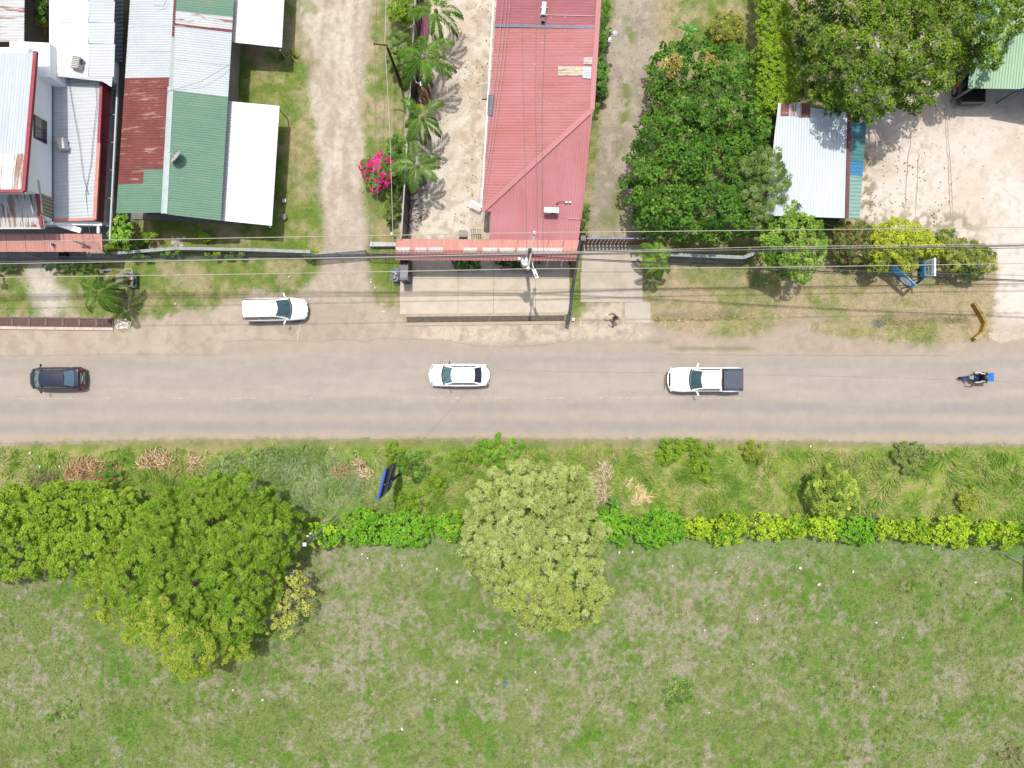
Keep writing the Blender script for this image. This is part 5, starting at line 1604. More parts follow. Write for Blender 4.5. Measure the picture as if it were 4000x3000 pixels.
# street lamp by the driveway
P6 = pole("driveway_lamp", "slim lamp post with round white lamp and meter box beside the driveway", (2364, 198), 3.0, STEEL, .06, .05, "street lamp")
o6 = P6.location
MB().tube([G(2372, 160, 2.7) - o6, G(2378, 140, 3.0) - o6, G(2396, 130, 3.1) - o6], .035, 6).build("arm", DARKMETAL, P6)
MB().lathe([(.05, -.06), (.17, -.04), (.18, 0), (.1, .06), (.01, .08)], G(2402, 129, 3.1) - o6, 14).build("lamp_head", mat("lamp_blue_white", C(226, 234, 246), .3), P6, True)
MB().box(G(2380, 157, 2.4) - o6, (.26, .34, .2)).build("meter_box", WHITEP, P6)
# solar lamp by the yard wall
P7 = pole("solar_lamp", "solar lamp with white-framed panel on a bent arm by the yard wall", (1668, 385), 3.0, STEEL, .04, .04, "street lamp")
o7 = P7.location
MB().tube([G(1618, 302, 3.0) - o7, G(1627, 324, 3.1) - o7, G(1640, 325, 3.15) - o7], .03, 6).build("arm", PORC, P7)
pn = MB().box(G(1656, 327, 3.2) - o7, (.56, .28, .04)).build("panel_frame", PORC, P7)
MB().box(G(1656, 327, 3.23) - o7, (.44, .17, .012)).build("solar_panel", glass_mat("solar_cells", C(120, 124, 140)), pn)
MB().lathe([(.06, 0), (.08, .05), (.01, .1)], G(1618, 301, 3.0) - o7, 10).build("lamp_head", PORC, P7, True)
# post at the right edge of the field with a board beyond the frame
P8 = thing("field_post", "thin leaning steel post in the field near the right edge, board on top", "post", G(3912, 2163))
MB().tube([(0, 0, 0), (1.3, -.2, 1.9), (2.0, -.3, 4.1)], .04, 8).build("shaft", STEEL, P8)
MB().box((2.05, -.3, 4.2), (1.25, 2.7, .12)).build("board", mat("board_grey", C(130, 136, 140), .6), P8)

# ---- yard wall: black panels with a pale rail
yw = thing("yard_wall", "long black sheet wall between the lane's grass strip and the palm yard", "wall", G(1600, 450))
n = 12
for i in range(n):
    a = Vector(G(1630 - 64 * (i / n) * 1.0, -100 + 1035 * i / n, 3.0)); b = Vector(G(1630 - 64 * ((i + 1) / n), -100 + 1035 * (i + 1) / n - 2, 3.0))
    o = MB().bar((a.x, a.y, 1.5), (b.x, b.y, 1.5), .07, 3.0).build("wall_panel", BLACK); wchild(o, yw)
    o = MB().box((a.x + .06, a.y, 1.53), (.08, .08, 3.06)).build("post", DARKMETAL); wchild(o, yw)
a = G(1630, -100, 3.02); b = G(1566, 935, 3.02)
o = MB().bar(a, b, .06, .05).build("top_rail", mat("pale_rail", C(196, 190, 172), .6)); wchild(o, yw)
sh = thing("maroon_sheet_stack", "maroon corrugated roofing sheets leaning inside the yard wall", "sheet metal", G(1680, 60))
for i in range(4):
    o = corr([G(1646 + i * 7, -120, .9 - .12 * i), G(1660 + i * 7, -120, .3), G(1652 + i * 6, 150, .3), G(1640 + i * 6, 150, .9 - .12 * i)], (G(1646, -120, .9), G(1640, 150, .9)), .15, .02).build("sheet", roof_mat("maroon_scrap", C(150, 74, 104), C(196, 140, 160), .7, 'y', 1.5, .42, .6, .5)); wchild(o, sh)

# ---- low block wall with cap along the left lots, block by block
lw = thing("lot_wall", "low grey block wall with pale cap in front of the green-roofed house", "wall", G(800, 985))
x = 436
pts_ = [(436, 990), (700, 970), (1000, 976), (1215, 984)]
def wl(x):
    for (xa, ya), (xb, yb) in zip(pts_[:-1], pts_[1:]):
        if xa <= x <= xb: return ya + (yb - ya) * (x - xa) / (xb - xa)
    return pts_[-1][1]
i = 0
while x < 1214:
    x1 = min(1214, x + 42)
    a = G(x, wl(x), .95); b = G(x1 - .6, wl(x1), .95)
    o = MB().bar((a.x, a.y, .47), (b.x, b.y, .47), .15, .94).build("block_panel", BLOCK); wchild(o, lw)
    o = MB().bar((a.x, a.y, .975), (b.x, b.y, .975), .22, .06).build("cap_stone", mat("cap_grey", C(196, 202, 200), .8, C(164, 168, 166), 3, .7)); wchild(o, lw)
    x = x1; i += 1
# ---- chain-link gate over the lane
def chainlink(t, a, b, h, m, step=.16, lean=0.0):
    a = Vector(a); b = Vector(b); L = (b - a).length; u = (b - a).normalized()
    w_ = MB()
    k = -h
    while k < L:
        p0 = a + u * max(k, 0) + Vector((0, 0, max(0, -k))); e = min(h, L - k); p1 = a + u * (k + e) + Vector((0, 0, e))
        w_.bar(p0, p1, .012, .012)
        q0 = a + u * max(k, 0) + Vector((0, 0, h - max(0, -k))); q1 = a + u * (k + e) + Vector((0, 0, h - e))
        w_.bar(q0, q1, .012, .012)
        k += step
    wchild(w_.build("wire_mesh", m), t)
    for z in (.05, h): wchild(MB().tube([a + Vector((0, 0, z)), b + Vector((0, 0, z))], .03, 6).build("rail", m, None), t)
    n = max(2, int(L / 2.2))
    for i in range(n + 1):
        p = a + u * (L * i / n)
        wchild(MB().tube([p, p + Vector((0, 0, h))], .035, 6).build("post", m, None), t)
cg = thing("lane_gate", "grey chain-link gate standing across the dirt lane", "gate", G(1340, 985))
chainlink(cg, G(1222, 1012), G(1440, 992), 1.7, STEEL, .13)
kf = thing("corner_fence", "dark wire fence on a white ledge between lane gate and canopy", "fence", G(1495, 990))
chainlink(kf, G(1444, 1004), G(1566, 1008), 1.5, DARKMETAL, .35)
o = MB().prism([tuple(G(*p).xy) for p in ((1447, 944, 0.5), (1560, 947, .5), (1560, 962, .5), (1443, 962, .5))], 0, .5).build("ledge", mat("ledge_white", C(226, 228, 226), .8, C(200, 200, 196), 3, .6)); wchild(o, kf)
# ---- driveway gate, plank by plank
dg = thing("driveway_gate", "brown plank sliding gate with blue top rail across the gravel driveway", "gate", G(2412, 950))
a = G(2292, 931, 2.0); b = G(2536, 931, 2.0); a.z = b.z = 0
u = (b - a).normalized(); L = (b - a).length
PL = mat("gate_plank", C(196, 148, 84), .7, C(164, 116, 66), 4, .7)
for i in range(16):
    p = a + u * (L * (i + .5) / 16)
    o = MB().box((p.x, p.y, 1.0), (L / 16 * .68, .05, 1.8), math.atan2(u.y, u.x)).build("plank", PL if i != 3 else BLACK); wchild(o, dg)
for z, m in ((.12, DARKMETAL), (1.02, DARKMETAL), (1.95, mat("gate_blue_rail", C(140, 150, 186), .5))):
    o = MB().bar((a.x, a.y, z), (b.x, b.y, z), .09, .12 if z != 1.95 else .1).build("rail", m); wchild(o, dg)
for p, nm in ((a, "pier"), (b, "pier")):
    s_ = -0.25 if p is a else .25
    o = MB().box((p.x + s_, p.y, 1.05), (.36, .36, 2.1)).build(nm, CEMENT); wchild(o, dg)
# ---- garden wall right of the gate
gw = thing("garden_wall", "grey cement garden wall with pale cap bending away from the driveway gate", "wall", G(2750, 1000))
wp_ = [(2548, 930), (2612, 994), (2905, 1006), (2962, 984)]
for i, ((xa, ya), (xb, yb)) in enumerate(zip(wp_[:-1], wp_[1:])):
    hh = (1.9, 1.3, 1.3)[i]
    a = G(xa, ya, hh); b = G(xb, yb, hh)
    nn = (2, 7, 2)[i]
    for k in range(nn):
        p = a.lerp(b, k / nn); q = a.lerp(b, (k + .985) / nn)
        o = MB().bar((p.x, p.y, hh / 2), (q.x, q.y, hh / 2), .16, hh).build("wall_panel", CEMENT); wchild(o, gw)
        o = MB().bar((p.x, p.y, hh + .03), (q.x, q.y, hh + .03), .24, .06).build("cap", mat("cap_grey", C(196, 202, 200))); wchild(o, gw)
a = G(2612, 1014, .3); b = G(2905, 1022, .3)
o = MB().bar((a.x, a.y, .15), (b.x, b.y, .15), .2, .3).build("kerb", BLOCK); wchild(o, gw)
# ---- stub walls in the yellow shrubs
for lab, px in (("cream wall block half hidden among the yellow shrubs", [(3308, 985, 1.4), (3395, 985, 1.4), (3390, 1012, 1.4), (3312, 1012, 1.4)]), ("narrow cream wall end at the right of the yellow shrubs", [(3790, 1036, 1.2), (3848, 1020, 1.2), (3868, 1018, 1.2), (3868, 1034, 1.2), (3845, 1036, 1.2), (3800, 1048, 1.2)]), ("small cream pillar between the clinic sign and the shrubs", [(3486, 988, 1.3), (3512, 988, 1.3), (3510, 1004, 1.3), (3486, 1004, 1.3)])):
    t = thing("wall_block", lab, "wall", G(px[0][0], px[0][1]))
    o = MB().prism([tuple(G(*p).xy) for p in px], 0, px[0][2]).build("block", mat("cream_block", C(214, 200, 170), .8, C(176, 160, 130), 2, .7)); wchild(o, t)
    o = MB().prism([tuple(G(p[0], p[1], p[2]).xy) for p in px], px[0][2] + .001, px[0][2] + .05).build("cap", mat("cream_cap", C(226, 214, 186), .8)); wchild(o, t)
# ---- black fence on the right of the forecourt
bf = thing("forecourt_fence", "black metal fence with thick top rail along the forecourt's driveway side", "fence", G(2235, 1100))
fp = [(2216, 1262, 1.0), (2226, 1215, 1.2), (2236, 1130, 1.5), (2252, 1030, 1.8), (2266, 940, 2.1)]
P = [G(*p) for p in fp]
o = MB().tube(P, [.15, .11, .09, .085, .085], 10).build("top_rail", mat("rail_grey", C(92, 96, 112), .4, C(70, 74, 90), 4, .5), None, True); wchild(o, bf)
for a, b in zip(P[:-1], P[1:]):
    nseg = int((b - a).length / .16)
    for k in range(nseg):
        p = a.lerp(b, k / nseg)
        o = MB().bar((p.x, p.y, 0), (p.x, p.y, p.z), .03, .03).build("picket", BLACK); wchild(o, bf)
# ---- dark pier with bronze cap on the left of the forecourt
gp = thing("gate_housing", "black box-shaped gate housing between lane grass and forecourt", "gate", G(1585, 1050))
o = MB().prism([tuple(G(*p).xy) for p in ((1563, 1004, 2.0), (1596, 1004, 2.0), (1592, 1094, 2.0), (1560, 1094, 2.0))], 0, 2.0).build("housing", mat("housing_navy", C(48, 54, 72), .4, C(36, 40, 58), 3, .5)); wchild(o, gp)
o = MB().prism([tuple(G(*p).xy) for p in ((1564, 1056, 2.01), (1594, 1056, 2.01), (1591, 1086, 2.01), (1562, 1086, 2.01))], 2.001, 2.02).build("lid", mat("lid_slate", C(104, 112, 124), .4)); wchild(o, gp)
# planters with hedge under the canopy are in the vegetation part

# ---- drain channels
def grate_run(name, label, x0, x1, ya, yb, n, m, bars, lastv=False):
    t = thing(name, label, "drain", G((x0 + x1) / 2, (ya + yb) / 2 + 20))
    w = (x1 - x0) / n
    for i in range(n):
        a = x0 + i * w; b = a + w
        yo = 0.010 * (a - x0)
        A = G(a + 2, ya + yo + 2); B = G(b - 2, yb + yo - 2)
        xa, xb, yA, yB = A.x, B.x, B.y, A.y
        f = MB()
        for p, q in (((xa, yA), (xb, yA)), ((xb, yA), (xb, yB)), ((xb, yB), (xa, yB)), ((xa, yB), (xa, yA))):
            f.bar((p[0], p[1], .06), (q[0], q[1], .06), .07, .07)
        fo = f.build("grate_panel", m); wchild(fo, t)
        if lastv and i == n - 1:
            for k in range(12):
                x = xa + (xb - xa) * (k + .5) / 12
                o = MB().bar((x, yA, .05), (x, yB, .05), .03, .04).build("bar", m); wchild(o, fo)
        else:
            for k in range(bars):
                y = yA + (yB - yA) * (k + .6) / bars
                o = MB().bar((xa, y, .05), (xb, y, .05), .025, .04).build("bar", m); wchild(o, fo)
    return t
RUSTM = mat("rusty_grate", C(160, 132, 126), .7, C(128, 98, 94), 4, .7)
dt = grate_run("drain_grate", "row of rusty drain grates along the shoulder at the left", -80, 444, 1238, 1276, 8, RUSTM, 6, True)
o = MB().prism([tuple(G(*p).xy) for p in ((-80, 1236, 0), (444, 1242, 0), (444, 1282, 0), (-80, 1276, 0))], -.4, .02).build("channel_bed", mat("drain_mud", C(130, 104, 94), .9, C(108, 92, 74), 3, .7)); wchild(o, dt)
kb = thing("drain_kerb", "pale pinkish kerb in front of the rusty drain grates", "kerb", G(200, 1288))
for i in range(7):
    a = -80 + i * 75; b = a + 74
    yo = lambda x: 1274 + .012 * (x + 80)
    o = MB().prism([tuple(G(*p).xy) for p in ((a, yo(a), 0), (b, yo(b), 0), (b, yo(b) + 11, 0), (a, yo(a) + 11, 0))], 0, .12).build("kerb_stone", mat("kerb_pink", C(246, 226, 206), .8, C(220, 196, 178), 3, .6)); wchild(o, kb)
ft = thing("forecourt_drain", "long open drain slot with a grille along the forecourt's front edge", "drain", G(1900, 1250))
def fy(x): return 1238 + (x - 1585) * -.0095
for (y0, y1, z, m, nm) in ((-12, 0, .075, "slot_lip", "lip"), (22, 34, .06, "slot_lip", "lip")):
    for i in range(5):
        a = 1582 + i * 125; b = a + 124.2
        o = MB().prism([tuple(G(*p).xy) for p in ((a, fy(a) + y0, 0), (b, fy(b) + y0, 0), (b, fy(b) + y1, 0), (a, fy(a) + y1, 0))], 0, z).build(nm, mat("slot_lip", C(214, 198, 178), .8, C(186, 170, 150), 3, .6)); wchild(o, ft)
o = MB().prism([tuple(G(*p).xy) for p in ((1588, fy(1588) + .5, 0), (2204, fy(2204) + .5, 0), (2204, fy(2204) + 21.5, 0), (1588, fy(1588) + 21.5, 0))], -.3, .024).build("channel_bed", mat("slot_bed", C(132, 118, 102), .9, C(96, 86, 74), 4, .7)); wchild(o, ft)
a, b = G(1590, fy(1590) + 5, 0), G(2200, fy(2200) + 5, 0)
for k in range(60):
    p = a.lerp(b, (k + .5) / 60)
    o = MB().box((p.x, p.y, .04), (.12, .1, .03)).build("grille_tooth", BLACK); wchild(o, ft)
o = MB().prism([tuple(G(*p).xy) for p in ((1600, 1268, 0), (1870, 1266, 0), (1870, 1271, 0), (1600, 1273, 0))], 0, .05).build("kerb_edge", MATS["slot_lip"]); wchild(o, ft)

# ---- yellow culvert headwall
yh = thing("culvert_headwall", "bent yellow-painted culvert headwall at the lot entrance", "kerb", G(3830, 1250))
hp = [(3795, 1186), (3820, 1225), (3838, 1262), (3826, 1300), (3794, 1326)]
def ribbon_prism(pts, w, off):
    P = [Vector(G(*p)) for p in pts]; L_, R_2 = [], []
    for i, p in enumerate(P):
        d_ = (P[min(i + 1, len(P) - 1)] - P[max(0, i - 1)]).normalized(); n_ = Vector((-d_.y, d_.x, 0))
        L_.append(p + n_ * (off + w / 2)); R_2.append(p + n_ * (off - w / 2))
    return [(q.x, q.y) for q in L_] + [(q.x, q.y) for q in reversed(R_2)]
o = MB().prism(ribbon_prism(hp, .2, 0), -.3, .45).build("wall_face", mat("yellow_paint", C(216, 176, 76), .6, C(190, 150, 70), 3, .7)); wchild(o, yh)
o = MB().prism(ribbon_prism(hp, .1, .05), .451, .5).build("coping", mat("coping", C(214, 200, 164), .8, C(176, 158, 128), 3, .7)); wchild(o, yh)
ob = MB().poly([(*G(x, y).xy, -.18) for x, y in ((3410, 1274), (3418, 1262), (3436, 1258), (3456, 1260), (3458, 1268), (3440, 1276), (3420, 1280))]).build("puddle", glass_mat("puddle_water", C(110, 124, 132), .08)); tag(ob, kind="structure")

# ------------------------------------------------------------------ signs
def text_mesh(txt, size, f, m, name, parent, bold=0.0):
    """lettering laid out by f(u, v) -> world point; u along the line (0 = middle), v up"""
    cu = bpy.data.curves.new(name, 'FONT')
    cu.body = txt; cu.size = size; cu.align_x = 'CENTER'; cu.align_y = 'CENTER'; cu.offset = bold
    tmp = bpy.data.objects.new(name, cu); COL.objects.link(tmp)
    me = bpy.data.meshes.new_from_object(tmp.evaluated_get(bpy.context.evaluated_depsgraph_get()))
    bpy.data.objects.remove(tmp); 
    for v in me.vertices: v.co = f(v.co.x, v.co.y)
    o = link(name, me, m); wchild(o, parent)
    return o
SBLUE = mat("sign_blue", C(30, 140, 180, 3.2), .4, C(20, 120, 170, 3.2), 2, .5)
SNAVY = mat("sign_navy", C(30, 50, 100, 1.6), .4)
SWHITE = mat("sign_white", (.8, .81, .83), .5, (.7, .71, .73), 3, .5)
SDARK = mat("sign_lettering", C(50, 56, 70), .5)
# clinic board facing the driver: stands along the picture's vertical
cs = thing("clinic_sign", "white and blue upright clinic sign board reading CLINICA 24/7", "sign", G(3545, 1062))
A = G(3584, 1027, 1.0); B = G(3584, 1094, 1.0)
u = (B - A); u.z = 0; W_ = u.length; u.normalize()
nrm = Vector((u.y, -u.x, 0));  nrm = nrm if nrm.x < 0 else -nrm
z0, z1 = 1.0, 3.1
def S2(s_, z, d=0.0):    # s along the board from its far end, z up, d out of its face
    return Vector((A.x, A.y, 0)) + u * s_ + nrm * d + Vector((0, 0, z))
def board(name, s0, s1, za, zb, d, m, th=.03):
    mb = MB()
    c = [S2(s0, za, d), S2(s1, za, d), S2(s1, zb, d), S2(s0, zb, d)]
    e = [p - nrm * th for p in c]
    mb.poly(c); mb.poly(list(reversed(e)))
    for i in range(4):
        j = (i + 1) % 4; mb.quad(c[i], e[i], e[j], c[j])
    o = mb.build(name, m); wchild(o, cs); return o
board("board", 0, W_, z0, z1, 0, SWHITE, .1)
board("header_band", 0.0, W_, 2.78, 3.1, .012, mat("sign_pale_blue", (.74, .82, .85), .4, (.5, .68, .76), 4, .7), .01)
board("blue_band", 0.0, W_, 1.0, 1.9, .012, SBLUE, .01)
for i in range(4):
    for j in range(2):
        s0 = .02 + i * (W_ - .04) / 4; z_ = 1.03 + j * .34
        board("service_tile", s0 + .015, s0 + (W_ - .04) / 4 - .015, z_, z_ + .30, .024, SNAVY if j == 0 else mat("sign_mid_blue", C(30, 100, 150, 2), .4), .01)
fS = lambda s_c, z_c: (lambda x, y: S2(s_c + x, z_c + y, .026))
text_mesh("CLINICA", .26, fS(W_ * .5, 2.63), SDARK, "lettering", cs, .006)
text_mesh("24/7", .36, fS(W_ * .54, 2.22), SDARK, "lettering", cs, .008)
rb = MB(); arc_strip(rb, (0, 0), .30, .33, 95, 265, lambda x, y: S2(W_ * .4 + x * .9, 2.22 + y * .85, .026)); o = rb.build("ring_mark", SDARK); wchild(o, cs)
for i, s_ in enumerate((.2, .8)):
    mb = MB()
    for (du, dv, w_, h_) in ((0, 0, .2, .06), (0, 0, .06, .2)):
        c = [S2(W_ * s_ - w_ / 2, 1.54 - h_ / 2, .04 + .002 * i), S2(W_ * s_ + w_ / 2, 1.54 - h_ / 2, .04 + .002 * i), S2(W_ * s_ + w_ / 2, 1.54 + h_ / 2, .04 + .002 * i + w_ * .01), S2(W_ * s_ - w_ / 2, 1.54 + h_ / 2, .04 + .002 * i + w_ * .01)]
        mb.poly(c)
    o = mb.build("cross_mark", SWHITE); wchild(o, cs)
for s_ in (.06, W_ - .06):
    p = S2(s_, 0, -.06)
    o = MB().tube([p, p + Vector((0, 0, 1.2))], .045, 8).build("post", STEEL); wchild(o, cs)
# blue banner board with oval badge, making a V with the clinic board
bs = thing("blue_banner_sign", "blue banner board with white oval badge, set at an angle to the clinic sign", "sign", G(3490, 1080))
A2 = G(3545, 1125, .86); B2 = G(3462, 1047, .86)
u2 = (B2 - A2); u2.z = 0; L2_ = u2.length; u2.normalize()
n2 = Vector((u2.y, -u2.x, 0)); n2 = n2 if n2.y < 0 else -n2
def S3(s_, z, d=0.0): return Vector((A2.x, A2.y, 0)) + u2 * s_ + n2 * d + Vector((0, 0, z))
def plate2(name, pts, d, m, th=.03):
    c = [S3(s_, z, d) for s_, z in pts]; e = [p - n2 * th for p in c]
    mb = MB(); mb.poly(c); mb.poly(list(reversed(e)))
    for i in range(len(c)):
        j = (i + 1) % len(c); mb.quad(c[i], e[i], e[j], c[j])
    o = mb.build(name, m); wchild(o, bs); return o
plate2("board", [(0, .86), (L2_, .86), (L2_, 2.0), (0, 2.0)], 0, SBLUE, .08)
plate2("lower_band", [(.0, .86), (L2_, .86), (L2_, 1.05), (0, 1.3)], .012, mat("banner_navy", C(30, 60, 140, 2), .4), .01)
ov = [(.62 + .46 * math.cos(a), 1.45 + .42 * math.sin(a)) for a in [2 * math.pi * k / 24 for k in range(24)]]
plate2("oval_badge", ov, .026, SWHITE, .01)
for k in range(7):
    zz = 1.47 + .10 * math.sin(k * 1.9); s0 = .28 + k * .1
    plate2("badge_mark", [(s0, zz - .03), (s0 + .07, zz - .06), (s0 + .075, zz - .02), (s0 + .01, zz + .03)], .034, SDARK, .006)
for i in range(5): plate2("wave_mark", [(1.25 + i * .17, 1.2 + .07 * (i % 2)), (1.4 + i * .17, 1.25 + .05 * (i % 3)), (1.38 + i * .17, 1.33), (1.27 + i * .17, 1.29)], .026, mat("banner_pale", C(140, 196, 220), .5), .01)
for s_ in (.04, L2_ - .04):
    p = S3(s_, 0, -.06)
    o = MB().tube([p, p + Vector((0, 0, 1.9))], .05, 8).build("post", STEEL); wchild(o, bs)
o = MB().tube([S3(0, 2.0, -.04), S3(L2_, 2.0, -.04)], .03, 6).build("edge_tube", PALECAP); wchild(o, bs)
# net stretched between the two boards
nt_ = thing("sign_net", "black mesh panel joining the clinic sign and the blue banner board", "panel", G(3560, 1100))
p0 = S3(0, 1.2, 0); p1 = S3(0, 2.0, 0); q0 = S2(W_, 1.2, 0); q1 = S2(W_, 2.0, 0)
mb = MB().quad(p0, q0, q1, p1); mb.quad(p0 + Vector((.02, .02, 0)), p1 + Vector((.02, .02, 0)), q1 + Vector((.02, .02, 0)), q0 + Vector((.02, .02, 0)))
o = mb.build("mesh_sheet", mat("dark_mesh", C(84, 86, 82), .8)); wchild(o, nt_)
o = MB().tube([p1, q1], .025, 6).build("top_tube", STEEL); wchild(o, nt_)
o = MB().tube([p0, q0], .025, 6).build("bottom_tube", STEEL); wchild(o, nt_)

# ---- roadside billboard on the south side, seen from behind
bbd = thing("roadside_billboard", "tall billboard seen from behind, black with blue edge and grey struts, in the verge", "billboard", G(1546, 1856))
A4 = G(1549, 1809, 1.5); B4 = G(1523, 1913, 1.5)
u4 = B4 - A4; u4.z = 0; W4 = u4.length; u4.normalize(); n4 = Vector((u4.y, -u4.x, 0)); n4 = n4 if n4.x > 0 else -n4
def S4(s_, z, d=0.0): return Vector((A4.x, A4.y, 0)) + u4 * s_ + n4 * d + Vector((0, 0, z))
def slat4(name, s0, s1, za, zb, d, m, th):
    c = [S4(s0, za, d), S4(s1, za, d), S4(s1, zb, d), S4(s0, zb, d)]; e = [p - n4 * th for p in c]
    mb = MB(); mb.poly(c); mb.poly(list(reversed(e)))
    for i in range(4):
        j = (i + 1) % 4; mb.quad(c[i], e[i], e[j], c[j])
    o = mb.build(name, m); wchild(o, bbd); return o
slat4("panel", 0, W4, 1.5, 5.7, 0, mat("billboard_back", C(40, 42, 52), .6), .06)
slat4("blue_edge", -.04, W4 + .04, 5.7, 5.95, .03, mat("billboard_blue", C(20, 96, 226), .4), .14)
for z, w_, m in ((2.3, .05, STEEL), (3.55, .16, mat("strut_pale", C(190, 194, 200), .5)), (3.2, .05, STEEL), (4.3, .05, STEEL), (1.55, .08, STEEL)):
    slat4("strut", .0, W4, z, z + w_, .06, m, .05)
slat4("end_trim", -.03, .02, 1.5, 5.7, .02, BLACK, .1)
for s_ in (.98,):
    p = S4(s_, 0, .22)
    o = MB().tube([p, p + Vector((0, 0, 3.95))], .11, 10).build("post", mat("post_blue", C(40, 62, 130), .4, C(30, 44, 100), 3, .5)); wchild(o, bbd)
o = MB().bar(S4(.98, 4.4, .1), S4(.98, 5.7, .1), .04, .06).build("brace", STEEL); wchild(o, bbd)

# ------------------------------------------------------------------ bins and small things by the road
def basket(name, label, px, py, rz, l, w, h, fill, inner=None):
    t = thing(name, label, "bin", G(px, py), rz)
    for sx in (-1, 1):
        for sy in (-1, 1):
            MB().bar((sx * l / 2, sy * w / 2, 0), (sx * l / 2, sy * w / 2, h), .04, .04).build("leg", STEEL, t)
    for z in (h * .45, h):
        f = MB()
        for a, b in (((-l / 2, -w / 2), (l / 2, -w / 2)), ((l / 2, -w / 2), (l / 2, w / 2)), ((l / 2, w / 2), (-l / 2, w / 2)), ((-l / 2, w / 2), (-l / 2, -w / 2))):
            f.bar((*a, z), (*b, z), .05, .05)
        f.build("rim", STEEL if not inner else inner, t)
    for k in range(8):
        x = -l / 2 + l * (k + .5) / 8
        for sy in (-1, 1): MB().bar((x, sy * w / 2, h * .45), (x, sy * w / 2, h), .02, .02).build("side_bar", STEEL, t)
    MB().box((0, 0, h * .45), (l * .96, w * .96, .03)).build("floor_plate", DARKMETAL, t)
    rr_ = random.Random(px)
    for k in range(fill):
        c = [(200, 90, 80), (236, 234, 230), (222, 190, 60), (150, 80, 80), (210, 170, 150), (60, 120, 200)][rr_.randrange(6)]
        s_ = rr_.uniform(.1, .2)
        mb = MB().box((0, 0, 0), (s_, s_ * rr_.uniform(.6, 1.4), s_ * .6))
        M_ = Matrix.Rotation(rr_.uniform(0, 3), 3, 'Z') @ Matrix.Rotation(rr_.uniform(-.6, .6), 3, 'X')
        off = Vector((rr_.uniform(-.38, .38) * l, rr_.uniform(-.36, .36) * w, h * .62 + rr_.uniform(0, .22)))
        mb.v = [tuple(M_ @ Vector(v_) + off) for v_ in mb.v]
        mb.build("rubbish", mat("rubbish_%d_%d_%d" % c, C(*c), .6), t)
    return t
t = basket("rubbish_basket", "steel rubbish basket with red and yellow waste on the left lawn", 528, 1098, math.radians(90), 1.0, .6, .95, 22)
MB().tube([(.5, -.28, .95), (.74, -.28, 1.0), (.74, .28, 1.0), (.5, .28, .95)], .03, 6).build("handle", PORC, t)
basket("rubbish_basket", "blue-edged rubbish basket full of waste beside the black gate housing", 1551, 1080, math.radians(87), .85, .42, .9, 18, mat("bin_blue", C(80, 140, 214), .5))
t = basket("empty_rack", "empty grey steel rack behind the left lawn palm", 433, 1078, math.radians(4), .75, .7, .6, 0)
MB().box((0, -.1, .3), (.35, .3, .3)).build("inner_box", STEEL, t)
# boards and slabs
def slabthing(name, label, cat, px, h, m, thick=.08):
    t = thing(name, label, cat, G(px[0][0], px[0][1]))
    o = MB().prism([tuple(G(x, y).xy) for x, y in px], .01, h).build("slab", m); wchild(o, t)
    o = MB().prism([tuple(G(x * .9 + sum(p[0] for p in px) / len(px) * .1, y * .9 + sum(p[1] for p in px) / len(px) * .1).xy) for x, y in px], h + .001, h + .02).build("top_face", m); wchild(o, t)
    return t
slabthing("concrete_cover", "pale concrete inspection slab beside the left lawn palm", "slab", [(452, 1056), (486, 1056), (484, 1118), (452, 1118)], .1, BLOCK)
slabthing("concrete_step", "pale concrete step at the red house's left eave", "slab", [(1880, 330), (1906, 330), (1902, 388), (1882, 390)], .12, mat("step_pale", C(206, 198, 180), .8, C(186, 178, 160), 3, .5))
slabthing("concrete_cover", "low concrete drain cover near the middle of the driveway verge", "slab", [(2576, 1142), (2594, 1142), (2592, 1160), (2578, 1160)], .15, BLOCK)
slabthing("white_stone", "white painted stone at the foot of the forecourt fence", "stone", [(2232, 1243), (2246, 1243), (2244, 1255), (2234, 1255)], .2, WHITEP)
slabthing("grey_stone", "round grey stone on the grass below the white awning", "stone", [(1103, 842), (1118, 838), (1125, 852), (1116, 864), (1104, 856)], .3, CEMENT)
slabthing("white_stone", "white square stone on the grass beside the awning's shadow", "stone", [(1106, 780), (1120, 778), (1121, 792), (1107, 793)], .2, WHITEP)
# white louvred panel and iron rack in the yard
t = thing("louvre_panel", "white louvred panel leaning near the red roof's hip corner", "panel", G(1860, 810), math.radians(-25))
for k in range(11): MB().box((-.42 + k * .084, 0, .42 + k * .012), (.05, .5, .03)).build("slat", WHITEP, t)
for y in (-.26, .26): MB().bar((-.46, y, .4), (.46, y, .54), .04, .05).build("rail", WHITEP, t)
for x in (-.4, .4): MB().bar((x, 0, 0), (x, 0, .42), .05, .05).build("leg", STEEL, t)
t = thing("iron_rack", "rack of thin pale rails in the yard just behind the canopy", "rack", G(1860, 915))
for k in range(5): MB().tube([(-.32 + k * .16, -.35, .1), (-.32 + k * .16, .2, .75)], .018, 5).build("rail", STEEL, t)
MB().tube([(-.4, .2, .75), (.4, .2, .75)], .02, 5).build("top_rail", STEEL, t)
MB().box((-.95, -.05, .25), (.6, .5, .5)).build("box", BLOCK, t)
t = thing("brown_tub", "brown boat-shaped tub with canes inside the yard wall", "tub", G(1662, 372), math.radians(-70))
MB().lathe([(.3, 0), (.36, .1), (.42, .4), (.38, .4), (.3, .12), (.01, .1)], (0, 0, 0), 16).build("tub_body", mat("tub_brown", C(190, 140, 106), .7, C(160, 112, 84), 3, .6), t, True).scale = (2.0, 1, 1)
for k in range(5): MB().tube([(-.6 + k * .1, -.1 + .05 * k, .4), (.7 - .1 * k, .1 - .04 * k, .75)], .02, 5).build("cane", mat("cane", C(230, 206, 150), .7), t)
